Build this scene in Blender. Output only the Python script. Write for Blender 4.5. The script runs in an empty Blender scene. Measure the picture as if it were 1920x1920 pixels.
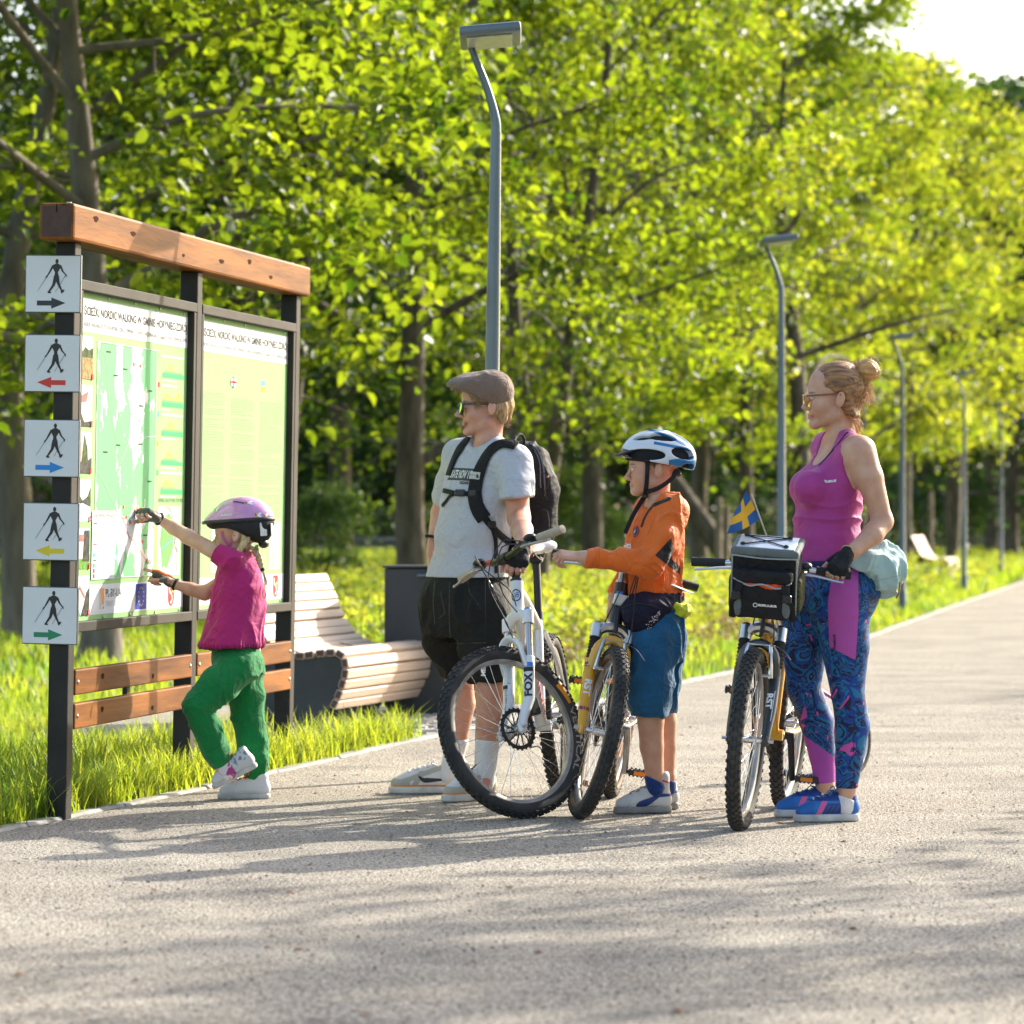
import bpy, bmesh, math, random
import numpy as np
from mathutils import Vector, Matrix
from mathutils.bvhtree import BVHTree
from mathutils.geometry import tessellate_polygon

SC = bpy.context.scene
COL = SC.collection
random.seed(7)
RNG = np.random.default_rng(7)
R_ = math.radians

# ------------------------------------------------------------ camera
F_PX, CAMH, HOR = 7000.0, 1.15, 968.0
cam_d = bpy.data.cameras.new("camera")
cam = bpy.data.objects.new("camera", cam_d)
COL.objects.link(cam)
cam.location = (0, 0, CAMH)
cam.rotation_euler = (R_(90), 0, 0)
cam_d.sensor_width = 36.0
cam_d.lens = F_PX / 1920 * 36.0
cam_d.shift_y = (HOR - 960) / 1920
cam_d.clip_start, cam_d.clip_end = 0.1, 3000
cam_d.dof.use_dof = True
cam_d.dof.focus_distance = 14.4
cam_d.dof.aperture_fstop = 4.5
SC.camera = cam

# ------------------------------------------------------------ sky and sun
SUN_AZ, SUN_EL = 46.0, 27.0          # degrees from +Y towards +X, and above the horizon
w = bpy.data.worlds.new("World")
SC.world = w
w.use_nodes = True
nt = w.node_tree
sky = nt.nodes.new("ShaderNodeTexSky")
sky.sky_type = 'NISHITA'
sky.sun_disc = False
sky.altitude = 100
sky.sun_elevation = R_(SUN_EL)
sky.sun_rotation = R_(SUN_AZ)
sky.air_density, sky.dust_density, sky.ozone_density = 1.0, 3.0, 0.4
bg = nt.nodes["Background"]
nt.links.new(sky.outputs[0], bg.inputs[0])
bg.inputs[1].default_value = 0.15
sl = bpy.data.lights.new("sun", 'SUN')
sun = bpy.data.objects.new("sun", sl)
COL.objects.link(sun)
sl.energy = 4.0
sl.angle = R_(0.55)
sl.color = (1.0, 0.93, 0.80)
SV = Vector((math.sin(R_(SUN_AZ)) * math.cos(R_(SUN_EL)), math.cos(R_(SUN_AZ)) * math.cos(R_(SUN_EL)), math.sin(R_(SUN_EL))))
sun.rotation_euler = SV.to_track_quat('Z', 'Y').to_euler()
vs = SC.view_settings
vs.view_transform = 'Standard'
vs.look = 'None'
vs.gamma = 1.0
vs.use_curve_mapping = False
vs.exposure = 1.36
SC.render.engine = 'CYCLES'
cy = SC.cycles
cy.use_denoising = True
cy.max_bounces = 8
cy.diffuse_bounces = 4
cy.glossy_bounces = 3
cy.transmission_bounces = 5
cy.transparent_max_bounces = 8
cy.sample_clamp_indirect = 8.0
cy.caustics_reflective = False
cy.caustics_refractive = False

# ------------------------------------------------------------ small helpers
def P(px, py, Y):
	"""The point that lies Y metres in front of the camera on the ray through photo pixel (px, py)."""
	return np.array([(px - 960) * Y / F_PX, Y, CAMH - (py - HOR) * Y / F_PX])

def gy(py):
	return F_PX * CAMH / (py - HOR)

def G(px, py):
	return P(px, py, gy(py))

def unit(v):
	v = np.asarray(v, float)
	return v / (np.linalg.norm(v) + 1e-12)

def vnoise(p, seed=0):
	"""Value noise on an (n,3) array, about -1..1."""
	p = np.asarray(p, float)
	i = np.floor(p).astype(np.int64)
	f = p - i
	f = f * f * (3 - 2 * f)
	out = np.zeros(len(p))
	for dx in (0, 1):
		for dy in (0, 1):
			for dz in (0, 1):
				h = ((i[:, 0] + dx) * 374761393 + (i[:, 1] + dy) * 668265263 + (i[:, 2] + dz) * 2147483647 + seed * 974634777) & 0xffffffff
				h = ((h ^ (h >> 13)) * 1274126177) & 0xffffffff
				h = (h ^ (h >> 16)) & 0xffff
				wgt = (f[:, 0] if dx else 1 - f[:, 0]) * (f[:, 1] if dy else 1 - f[:, 1]) * (f[:, 2] if dz else 1 - f[:, 2])
				out += wgt * (h / 32767.5 - 1)
	return out

# ------------------------------------------------------------ materials
def _lk(nt, a, b):
	nt.links.new(a, b)

MATS = {}
def mat(name, col, rough=0.6, metal=0.0, var=0.0, vscale=8.0, bump=0.0, bscale=60.0, spec=0.5, sss=0.0, coat=0.0, sheen=0.0, wrinkle=0.0, stretch=None, col2=None, detail=3.0, ramp=(0.35, 0.65)):
	"""Principled material: colour broken up by noise between col and col2 (or a darker col), fine relief by a second noise."""
	if name in MATS:
		return MATS[name]
	m = bpy.data.materials.new(name)
	MATS[name] = m
	m.use_nodes = True
	nt = m.node_tree
	b = nt.nodes["Principled BSDF"]
	b.inputs["Base Color"].default_value = (*col, 1)
	b.inputs["Roughness"].default_value = rough
	b.inputs["Metallic"].default_value = metal
	b.inputs["Specular IOR Level"].default_value = spec
	if sss:
		b.inputs["Subsurface Weight"].default_value = sss
		b.inputs["Subsurface Radius"].default_value = (0.012, 0.005, 0.003)
		b.inputs["Subsurface Scale"].default_value = 1.0
	if coat:
		b.inputs["Coat Weight"].default_value = coat
		b.inputs["Coat Roughness"].default_value = 0.15
	if sheen:
		b.inputs["Sheen Weight"].default_value = sheen
	tc = nt.nodes.new("ShaderNodeTexCoord")
	mp = nt.nodes.new("ShaderNodeMapping")
	_lk(nt, tc.outputs["Object"], mp.inputs[0])
	if stretch:
		mp.inputs["Scale"].default_value = stretch
	if var or col2:
		n = nt.nodes.new("ShaderNodeTexNoise")
		n.inputs["Scale"].default_value = vscale
		n.inputs["Detail"].default_value = detail
		_lk(nt, mp.outputs[0], n.inputs["Vector"])
		r = nt.nodes.new("ShaderNodeValToRGB")
		r.color_ramp.elements[0].position, r.color_ramp.elements[1].position = ramp
		c2 = col2 if col2 else tuple(c * (1 - var) for c in col)
		r.color_ramp.elements[0].color = (*c2, 1)
		r.color_ramp.elements[1].color = (*col, 1)
		_lk(nt, n.outputs["Fac"], r.inputs[0])
		_lk(nt, r.outputs[0], b.inputs["Base Color"])
	if bump:
		n2 = nt.nodes.new("ShaderNodeTexNoise")
		n2.inputs["Scale"].default_value = bscale
		n2.inputs["Detail"].default_value = 4.0
		_lk(nt, mp.outputs[0], n2.inputs["Vector"])
		bp = nt.nodes.new("ShaderNodeBump")
		bp.inputs["Strength"].default_value = bump
		bp.inputs["Distance"].default_value = 0.01
		if wrinkle:
			n3 = nt.nodes.new("ShaderNodeTexNoise")
			n3.inputs["Scale"].default_value = 13.0
			n3.inputs["Detail"].default_value = 3.0
			n3.inputs["Distortion"].default_value = 1.3
			_lk(nt, mp.outputs[0], n3.inputs["Vector"])
			b3 = nt.nodes.new("ShaderNodeBump")
			b3.inputs["Strength"].default_value = wrinkle
			b3.inputs["Distance"].default_value = 0.05
			_lk(nt, n3.outputs["Fac"], b3.inputs["Height"])
			_lk(nt, b3.outputs[0], bp.inputs["Normal"])
		_lk(nt, n2.outputs["Fac"], bp.inputs["Height"])
		_lk(nt, bp.outputs[0], b.inputs["Normal"])
	return m

def mat_masks(name, base, layers, **kw):
	"""mat() whose colour is overlaid where point attributes exceed 0: layers = [(attribute, colour)]."""
	m = mat(name, base, **kw)
	nt = m.node_tree
	b = nt.nodes["Principled BSDF"]
	cur = None
	if b.inputs["Base Color"].links:
		cur = b.inputs["Base Color"].links[0].from_socket
	for an, c in layers:
		a = nt.nodes.new("ShaderNodeAttribute")
		a.attribute_name = an
		mr = nt.nodes.new("ShaderNodeMapRange")
		mr.inputs["From Min"].default_value = -0.0012
		mr.inputs["From Max"].default_value = 0.0012
		_lk(nt, a.outputs["Fac"], mr.inputs["Value"])
		mx = nt.nodes.new("ShaderNodeMix")
		mx.data_type = 'RGBA'
		_lk(nt, mr.outputs[0], mx.inputs["Factor"])
		if cur:
			_lk(nt, cur, mx.inputs["A"])
		else:
			mx.inputs["A"].default_value = (*base, 1)
		mx.inputs["B"].default_value = (*c, 1)
		cur = mx.outputs["Result"]
	_lk(nt, cur, b.inputs["Base Color"])
	return m

def leaf_mat(name, dark, light, trans_dark, trans_light, tmix=0.5, rough=0.42, gloss=0.5):
	"""Thin leaf: reflects one colour, lets another through; each leaf has its own shade from the attribute rnd."""
	m = bpy.data.materials.new(name)
	m.use_nodes = True
	nt = m.node_tree
	b = nt.nodes["Principled BSDF"]
	out = nt.nodes["Material Output"]
	at = nt.nodes.new("ShaderNodeAttribute")
	at.attribute_name = "rnd"
	def two(c0, c1):
		mx = nt.nodes.new("ShaderNodeMix")
		mx.data_type = 'RGBA'
		mx.inputs["A"].default_value = (*c0, 1)
		mx.inputs["B"].default_value = (*c1, 1)
		_lk(nt, at.outputs["Fac"], mx.inputs["Factor"])
		return mx.outputs["Result"]
	_lk(nt, two(dark, light), b.inputs["Base Color"])
	b.inputs["Roughness"].default_value = rough
	b.inputs["Specular IOR Level"].default_value = gloss
	tr = nt.nodes.new("ShaderNodeBsdfTranslucent")
	_lk(nt, two(trans_dark, trans_light), tr.inputs["Color"])
	ms = nt.nodes.new("ShaderNodeMixShader")
	ms.inputs[0].default_value = tmix
	_lk(nt, b.outputs[0], ms.inputs[1])
	_lk(nt, tr.outputs[0], ms.inputs[2])
	_lk(nt, ms.outputs[0], out.inputs[0])
	return m

# ------------------------------------------------------------ objects
def tag(o, label=None, cat=None, group=None, kind=None):
	if label: o["label"] = label
	if cat: o["category"] = cat
	if group: o["group"] = group
	if kind: o["kind"] = kind
	return o

def thing(name, label, cat, loc=(0, 0, 0), rot=None, group=None):
	o = bpy.data.objects.new(name, None)
	COL.objects.link(o)
	o.empty_display_size = 0.1
	o.location = loc
	if rot is not None:
		o.rotation_euler = rot
	return tag(o, label, cat, group)

def mesh(name, v, f, mats=None, mi=None, smooth=True, sharp=None, attrs=None):
	me = bpy.data.meshes.new(name)
	v = np.asarray(v, np.float32)
	if isinstance(f, np.ndarray):
		k = f.shape[1]
		me.vertices.add(len(v))
		me.vertices.foreach_set("co", v.ravel())
		me.loops.add(f.size)
		me.loops.foreach_set("vertex_index", f.astype(np.int32).ravel())
		me.polygons.add(len(f))
		me.polygons.foreach_set("loop_start", np.arange(0, f.size, k, dtype=np.int32))
		me.update(calc_edges=True)
	else:
		me.from_pydata([tuple(x) for x in v.tolist()], [], f)
		me.update()
	if mats is not None:
		for m in (mats if isinstance(mats, (list, tuple)) else [mats]):
			me.materials.append(m)
	if mi is not None:
		me.polygons.foreach_set("material_index", np.asarray(mi, np.int32))
	if smooth:
		me.polygons.foreach_set("use_smooth", np.ones(len(me.polygons), bool))
		if sharp:
			me.set_sharp_from_angle(angle=R_(sharp))
	for an, av in (attrs or {}).items():
		a = me.attributes.new(an, 'FLOAT', 'POINT')
		a.data.foreach_set("value", np.asarray(av, np.float32))
	return me

def put(name, me, parent=None, loc=None):
	o = bpy.data.objects.new(name, me)
	COL.objects.link(o)
	if parent is not None:
		o.parent = parent
	if loc is not None:
		o.location = loc
	return o

def copy_tree(o, parent=None):
	c = o.copy()
	COL.objects.link(c)
	if parent is not None:
		c.parent = parent
	for ch in list(o.children):
		copy_tree(ch, c)
	return c

class MB:
	"""Collects shapes into one mesh."""
	def __init__(s):
		s.v, s.f, s.mi, s.n, s.cur = [], [], [], 0, 0
	def add(s, v, f, M=None):
		v = np.asarray(v, float)
		if M is not None:
			M = np.array(M)
			v = v @ M[:3, :3].T + M[:3, 3]
		s.v.append(v)
		s.f += [[i + s.n for i in q] for q in f]
		s.mi += [s.cur] * len(f)
		s.n += len(v)
		return s
	def tube(s, pts, r, seg=8, cap=True, closed=False, flat=None, up=None):
		"""Tube along pts; r a number or one per point; flat=(a,b) squashes the section."""
		pts = np.asarray(pts, float)
		n = len(pts)
		r = np.full(n, r, float) if np.isscalar(r) else np.asarray(r, float)
		if closed:
			t = np.roll(pts, -1, 0) - np.roll(pts, 1, 0)
		else:
			t = np.gradient(pts, axis=0)
		t /= np.linalg.norm(t, axis=1)[:, None] + 1e-12
		a = np.array(up if up is not None else ((0, 0, 1) if abs(t[0][2]) < 0.9 else (1, 0, 0)), float)
		U = []
		for i in range(n):
			if up is not None:
				a = np.array(up, float)
			a = a - t[i] * (a @ t[i])
			if np.linalg.norm(a) < 1e-6:
				a = np.cross(t[i], (0.3, 0.5, 0.8))
			a = unit(a)
			U.append(a)
		U = np.array(U)
		W = np.cross(t, U)
		ang = np.arange(seg) / seg * 2 * math.pi
		fa, fb = flat if flat else (1, 1)
		v = pts[:, None, :] + (U[:, None, :] * (np.cos(ang) * fa)[None, :, None] + W[:, None, :] * (np.sin(ang) * fb)[None, :, None]) * r[:, None, None]
		f = []
		m = n if closed else n - 1
		for i in range(m):
			j = (i + 1) % n
			for k in range(seg):
				l = (k + 1) % seg
				f.append([i * seg + k, j * seg + k, j * seg + l, i * seg + l][::-1])
		if cap and not closed:
			f.append(list(range(seg)))
			f.append([(n - 1) * seg + k for k in range(seg)][::-1])
		return s.add(v.reshape(-1, 3), f)
	def cyl(s, a, b, ra, rb=None, seg=12):
		return s.tube([a, b], [ra, ra if rb is None else rb], seg)
	def box(s, c, size, M=None, bev=0.0, segs=1):
		bm = bmesh.new()
		bmesh.ops.create_cube(bm, size=1)
		for v in bm.verts:
			v.co = Vector((v.co.x * size[0], v.co.y * size[1], v.co.z * size[2]))
		if bev:
			bmesh.ops.bevel(bm, geom=list(bm.edges), offset=bev, segments=segs, affect='EDGES', profile=0.5)
		v = np.array([q.co[:] for q in bm.verts])
		f = [[q.index for q in p.verts] for p in bm.faces] if bm.verts.index_update() is None else []
		bm.free()
		v = v + np.asarray(c, float) if M is None else v @ np.array(M)[:3, :3].T + np.asarray(c, float)
		return s.add(v, f)
	def torus(s, c, ax, R, r, seg=48, rs=10, arc=None, flat=None):
		ax = unit(ax)
		u = unit(np.cross(ax, (0, 0, 1) if abs(ax[2]) < 0.9 else (1, 0, 0)))
		w_ = np.cross(ax, u)
		th = np.arange(seg) / seg * 2 * math.pi if arc is None else np.linspace(arc[0], arc[1], seg)
		pts = np.asarray(c, float) + R * (np.cos(th)[:, None] * u + np.sin(th)[:, None] * w_)
		return s.tube(pts, r, rs, closed=arc is None, up=ax, flat=flat)
	def lathe(s, prof, seg=24, M=None):
		prof = np.asarray(prof, float)
		a = np.arange(seg) / seg * 2 * math.pi
		v = np.stack([prof[:, 0][:, None] * np.cos(a), prof[:, 0][:, None] * np.sin(a), np.repeat(prof[:, 1][:, None], seg, 1)], -1).reshape(-1, 3)
		f = []
		for i in range(len(prof) - 1):
			for k in range(seg):
				l = (k + 1) % seg
				f.append([i * seg + k, i * seg + l, (i + 1) * seg + l, (i + 1) * seg + k])
		return s.add(v, f, M)
	def ball(s, c, r, seg=16, rings=10, M=None):
		r = np.array([r, r, r]) if np.isscalar(r) else np.array(r)
		th = np.linspace(0, math.pi, rings + 1)
		pr = np.stack([np.sin(th), -np.cos(th)], 1)
		q = MB().lathe(pr, seg)
		v = np.concatenate(q.v) * r
		if M is not None:
			v = v @ np.array(M)[:3, :3].T
		return s.add(v + np.asarray(c, float), q.f)
	def prism(s, pts2, z0, z1, M=None):
		"""Extrudes a 2-D outline from z0 to z1."""
		p = np.asarray(pts2, float)
		n = len(p)
		ar = np.sum(p[:, 0] * np.roll(p[:, 1], -1) - np.roll(p[:, 0], -1) * p[:, 1])
		if ar < 0:
			p = p[::-1]
		v = np.concatenate([np.c_[p, np.full(n, z0)], np.c_[p, np.full(n, z1)]])
		tri = tessellate_polygon([[Vector((x, y, 0)) for x, y in p]])
		f = []
		for t in tri:
			a, b, c = t
			if np.cross(p[b] - p[a], p[c] - p[a]) < 0:
				b, c = c, b
			f.append([a + n, b + n, c + n])
			f.append([a, c, b])
		f += [[i, (i + 1) % n, (i + 1) % n + n, i + n] for i in range(n)]
		return s.add(v, f, M)
	def arr(s):
		return np.concatenate(s.v) if s.v else np.zeros((0, 3))
	def obj(s, name, mats, parent=None, smooth=True, sharp=35, world=False, loc=None):
		v = s.arr()
		if world and parent is not None:
			q = parent
			off = np.zeros(3)
			while q is not None:
				off += np.array(q.location)
				q = q.parent
			v = v - off
		mi = s.mi if isinstance(mats, (list, tuple)) and len(mats) > 1 else None
		return put(name, mesh(name, v, s.f, mats, mi, smooth, sharp), parent, loc)

def catmull(pts, n):
	"""Smooth curve through pts (k,d) sampled at n points."""
	p = np.asarray(pts, float)
	q = np.concatenate([[2 * p[0] - p[1]], p, [2 * p[-1] - p[-2]]])
	t = np.linspace(0, len(p) - 1 - 1e-9, n)
	i = t.astype(int)
	f = (t - i)[:, None]
	a, b, c, d = q[i], q[i + 1], q[i + 2], q[i + 3]
	return 0.5 * ((2 * b) + (c - a) * f + (2 * a - 5 * b + 4 * c - d) * f ** 2 + (3 * b - a - 3 * c + d) * f ** 3)

def frame(x, y, z, o=(0, 0, 0)):
	M = np.eye(4)
	M[:3, 0], M[:3, 1], M[:3, 2], M[:3, 3] = x, y, z, o
	return M

TXT = {}
def text_mesh(body, size=1.0, align='LEFT', bold=0.0, sx=1.0):
	"""Outline of a line of writing as flat vertices and faces (built-in font)."""
	key = (body, size, align, bold, sx)
	if key not in TXT:
		c = bpy.data.curves.new("writing", 'FONT')
		c.body = body
		c.size = size
		c.align_x = align
		c.offset = bold
		c.resolution_u = 3
		o = bpy.data.objects.new("writing", c)
		COL.objects.link(o)
		dg = bpy.context.evaluated_depsgraph_get()
		me = bpy.data.meshes.new_from_object(o.evaluated_get(dg))
		v = np.array([x.co[:] for x in me.vertices]).reshape(-1, 3)
		v[:, 0] *= sx
		f = [list(p.vertices) for p in me.polygons]
		bpy.data.objects.remove(o)
		bpy.data.curves.remove(c)
		bpy.data.meshes.remove(me)
		TXT[key] = (v, f)
	return TXT[key]

def fill(poly):
	"""Flat filled outline -> vertices, triangles."""
	p = np.asarray(poly, float)
	tri = tessellate_polygon([[Vector((x, y, 0)) for x, y in p]])
	return np.c_[p, np.zeros(len(p))], [list(t) for t in tri]

def subdivide(v, f, L):
	bm = bmesh.new()
	vs_ = [bm.verts.new(x) for x in v]
	for q in f:
		try:
			bm.faces.new([vs_[i] for i in q])
		except ValueError:
			pass
	bmesh.ops.triangulate(bm, faces=list(bm.faces))
	for _ in range(6):
		e = [x for x in bm.edges if x.calc_length() > L]
		if not e:
			break
		bmesh.ops.subdivide_edges(bm, edges=e, cuts=1)
		bmesh.ops.triangulate(bm, faces=[x for x in bm.faces if len(x.verts) > 3])
	bm.verts.index_update()
	v = np.array([x.co[:] for x in bm.verts])
	f = [[y.index for y in x.verts] for x in bm.faces]
	bm.free()
	return v, f

def decal(name, v, f, M, tgt, matl, parent, lift=0.0018, L=0.012, depth=0.25):
	"""Lays a flat print (local x right, y up, z out of the surface) on to target mesh objects' surface."""
	v, f = subdivide(v, f, L)
	M = np.array(M)
	wv = v @ M[:3, :3].T + M[:3, 3]
	nrm = unit(M[:3, 2])
	out = []
	for p in wv:
		h = tgt.ray_cast(Vector(p + nrm * depth), Vector(-nrm))
		q = np.array(h[0]) + nrm * lift if h[0] is not None else p
		out.append(q)
	return put(name, mesh(name, np.array(out), f, matl, smooth=False), parent)

def bvh_of(me):
	return BVHTree.FromPolygons([v.co for v in me.vertices], [tuple(p.vertices) for p in me.polygons])
# ------------------------------------------------------------ smooth solids (bodies, clothes, shoes)
class Sdf:
	"""A list of blended solids; a grid is sampled over them and skinned with a surface net."""
	def __init__(s):
		s.p = []
		s.M = None
	def _t(s, x):
		x = np.asarray(x, float)
		return x if s.M is None else s.M[:3, :3] @ x + s.M[:3, 3]
	def cap(s, a, b, ra, rb=None, k=0.02, sq=None, op='add'):
		a, b = s._t(a), s._t(b)
		rb = ra if rb is None else rb
		if sq is not None and s.M is not None:
			sq = (unit(s.M[:3, :3] @ np.asarray(sq[0], float)), sq[1])
		m = max(ra, rb) * (max(1, sq[1]) if sq is not None else 1)
		s.p.append(('cap', np.minimum(a, b) - m, np.maximum(a, b) + m, k, op, (a, b, ra, rb, sq)))
		return s
	def chain(s, pts, rs, k=0.02, sq=None, ki=0.010):
		"""Limb through pts with a radius at each; its own joints hardly swell, k blends it with the rest."""
		pts = [s._t(p) for p in pts]
		if sq is not None and s.M is not None:
			sq = (unit(s.M[:3, :3] @ np.asarray(sq[0], float)), sq[1])
		m = max(rs) * (max(1, sq[1]) if sq is not None else 1)
		s.p.append(('chain', np.min(pts, 0) - m, np.max(pts, 0) + m, k, 'add', (pts, rs, sq, min(ki, 0.6 * min(rs)))))
		return s
	def ell(s, c, r, R=None, k=0.02, op='add'):
		c = s._t(c)
		R = np.eye(3) if R is None else np.asarray(R, float)
		if s.M is not None:
			R = s.M[:3, :3] @ R
		r = np.array([r] * 3 if np.isscalar(r) else r, float)
		m = np.sqrt(((R * r) ** 2).sum(1))
		s.p.append(('ell', c - m, c + m, k, op, (c, R, r)))
		return s
	def loft(s, rows, u, k=0.02, op='add', pw=2.0):
		"""rows: (z, cx, cy, a along u, b across), bottom to top or top to bottom."""
		rows = sorted([tuple(r) for r in rows])
		t = catmull(np.array(rows), max(24, 10 * len(rows)))
		t = t[np.argsort(t[:, 0])]
		u = unit([u[0], u[1]])
		m = max(t[:, 3].max(), t[:, 4].max())
		lo = np.array([t[:, 1].min() - m, t[:, 2].min() - m, t[0, 0] - 0.03])
		hi = np.array([t[:, 1].max() + m, t[:, 2].max() + m, t[-1, 0] + 0.03])
		s.p.append(('loft', lo, hi, k, op, (t, u, pw)))
		return s
	def slab(s, pts2, rs, z0, z1, k=0.006, rnd=0.006):
		"""Flat plate whose outline is a chain of discs (local x,y), between z0 and z1 (local)."""
		M = np.eye(4) if s.M is None else s.M
		pts2 = np.asarray(pts2, float)
		m = max(rs)
		lo = np.r_[pts2.min(0) - m, z0]
		hi = np.r_[pts2.max(0) + m, z1]
		cs = np.array([[x, y, z] for x in (lo[0], hi[0]) for y in (lo[1], hi[1]) for z in (lo[2], hi[2])]) @ M[:3, :3].T + M[:3, 3]
		s.p.append(('slab', cs.min(0), cs.max(0), k, 'add', (pts2, rs, z0, z1, rnd, np.linalg.inv(M))))
		return s
	def cut(s, o, n, k=0.004):
		"""Removes everything on the side of o that n points to."""
		o = s._t(o)
		n = np.asarray(n, float) if s.M is None else s.M[:3, :3] @ np.asarray(n, float)
		s.p.append(('half', np.full(3, -1e3), np.full(3, 1e3), k, 'sub', (o, unit(n))))
		return s
	def bounds(s, pad=0.02):
		a = [q for q in s.p if q[4] == 'add']
		return np.min([q[1] for q in a], 0) - pad, np.max([q[2] for q in a], 0) + pad
	@staticmethod
	def dist(q, X):
		kind, dat = q[0], q[5]
		if kind == 'chain':
			pts, rs, sq, ki = dat
			D = None
			for i in range(len(pts) - 1):
				d = Sdf.dist(('cap', 0, 0, 0, 0, (pts[i], pts[i + 1], rs[i], rs[i + 1], sq)), X)
				if D is None:
					D = d
				else:
					hh = np.clip(0.5 + 0.5 * (D - d) / ki, 0, 1)
					D = D + (d - D) * hh - ki * hh * (1 - hh)
			return D
		if kind == 'cap':
			a, b, ra, rb, sq = dat
			p = X - a
			ba = b - a
			sc = 1.0
			if sq is not None:
				n, fct = unit(sq[0]), sq[1]
				p = p + (p @ n)[..., None] * n * (1 / fct - 1)
				ba = ba + (ba @ n) * n * (1 / fct - 1)
				sc = min(1.0, fct)
			t = np.clip((p @ ba) / (ba @ ba + 1e-12), 0, 1)
			return (np.linalg.norm(p - t[..., None] * ba, axis=-1) - (ra + (rb - ra) * t)) * sc
		if kind == 'ell':
			c, R, r = dat
			p = (X - c) @ R
			k0 = np.linalg.norm(p / r, axis=-1)
			k1 = np.linalg.norm(p / (r * r), axis=-1)
			return k0 * (k0 - 1) / (k1 + 1e-9)
		if kind == 'rbox':
			q = np.abs(X - dat[0]) - dat[1] + 0.012
			return np.linalg.norm(np.maximum(q, 0), axis=-1) + np.minimum(q.max(-1), 0) - 0.012
		if kind == 'half':
			return -((X - dat[0]) @ dat[1])
		if kind == 'loft':
			t, u, pw = dat
			z = X[..., 2]
			zc = np.clip(z, t[0, 0], t[-1, 0])
			g = [np.interp(zc, t[:, 0], t[:, i]) for i in (1, 2, 3, 4)]
			dx, dy = X[..., 0] - g[0], X[..., 1] - g[1]
			pu = dx * u[0] + dy * u[1]
			pv = -dx * u[1] + dy * u[0]
			kk = ((np.abs(pu) / g[2]) ** pw + (np.abs(pv) / g[3]) ** pw) ** (1 / pw)
			dr = (kk - 1) * np.minimum(g[2], g[3])
			dz = np.maximum(t[0, 0] - z, z - t[-1, 0])
			return np.where(dz > 0, np.maximum(dr, dz), np.maximum(dr, dz * 1.0))
		if kind == 'slab':
			pts, rs, z0, z1, rnd, Mi = dat
			L = X @ Mi[:3, :3].T + Mi[:3, 3]
			d2 = None
			for i in range(len(pts) - 1):
				p = L[..., :2] - pts[i]
				ba = pts[i + 1] - pts[i]
				t = np.clip((p @ ba) / (ba @ ba + 1e-12), 0, 1)
				d = np.linalg.norm(p - t[..., None] * ba, axis=-1) - (rs[i] + (rs[i + 1] - rs[i]) * t)
				d2 = d if d2 is None else np.minimum(d2, d)
			dz = np.abs(L[..., 2] - (z0 + z1) / 2) - (z1 - z0) / 2
			a, b = d2 + rnd, dz + rnd
			return np.minimum(np.maximum(a, b), 0) + np.sqrt(np.maximum(a, 0) ** 2 + np.maximum(b, 0) ** 2) - rnd
	def net(s, h, lo=None, hi=None):
		l0, h0 = s.bounds(3 * h + 0.004)
		lo = l0 if lo is None else np.maximum(lo, l0)
		hi = h0 if hi is None else np.minimum(hi, h0)
		lo = np.floor(lo / h) * h
		n = np.maximum(np.ceil((hi - lo) / h).astype(int) + 1, 2)
		ax = [lo[i] + h * np.arange(n[i]) for i in range(3)]
		D = np.full(n, 0.5, np.float32)
		for q in s.p:
			k = q[3]
			pad = k + 4 * h
			i0 = [max(0, int((q[1][i] - pad - lo[i]) / h)) for i in range(3)]
			i1 = [min(n[i], int((q[2][i] + pad - lo[i]) / h) + 2) for i in range(3)]
			if any(i1[i] <= i0[i] for i in range(3)):
				continue
			sl_ = tuple(slice(i0[i], i1[i]) for i in range(3))
			X = np.stack(np.meshgrid(*[ax[i][sl_[i]] for i in range(3)], indexing='ij'), -1)
			b = s.dist(q, X)
			a = D[sl_]
			if q[4] == 'add':
				hh = np.clip(0.5 + 0.5 * (a - b) / k, 0, 1)
				D[sl_] = a + (b - a) * hh - k * hh * (1 - hh)
			else:
				b = -b
				hh = np.clip(0.5 + 0.5 * (b - a) / k, 0, 1)
				D[sl_] = a + (b - a) * hh + k * hh * (1 - hh)
		ins = D < 0
		nc = n - 1
		acc = np.zeros((*nc, 3))
		cnt = np.zeros(nc, np.int32)
		quads = []
		edges = []
		for d in range(3):
			e1, e2 = [x for x in range(3) if x != d]
			A = [slice(None)] * 3
			B = [slice(None)] * 3
			A[d], B[d] = slice(0, -1), slice(1, None)
			cr = ins[tuple(A)] != ins[tuple(B)]
			idx = np.argwhere(cr)
			if not len(idx):
				continue
			va = D[tuple(A)][cr]
			vb = D[tuple(B)][cr]
			t = va / (va - vb)
			pos = idx.astype(float)
			pos[:, d] += t
			flip = ins[tuple(A)][cr]
			ok = np.ones(len(idx), bool)
			cells = []
			for o1, o2 in ((0, 0), (-1, 0), (-1, -1), (0, -1)):
				c = idx.copy()
				c[:, e1] += o1
				c[:, e2] += o2
				good = ((c >= 0) & (c < nc)).all(1)
				cg = c[good]
				np.add.at(acc, tuple(cg.T), pos[good])
				np.add.at(cnt, tuple(cg.T), 1)
				ok &= good
				cells.append(c)
			edges.append((cells, ok, flip, d))
		vid = np.full(nc, -1, np.int64)
		m = cnt > 0
		vid[m] = np.arange(m.sum())
		V = acc[m] / cnt[m][:, None] * h + lo
		for cells, ok, flip, d in edges:
			q = np.stack([vid[tuple(c[ok].T)] for c in cells], 1)
			fl = flip[ok]
			if d == 1:
				fl = ~fl
			q[~fl] = q[~fl][:, ::-1]
			quads.append(q)
		return V, np.concatenate(quads) if quads else np.zeros((0, 4), int)

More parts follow.
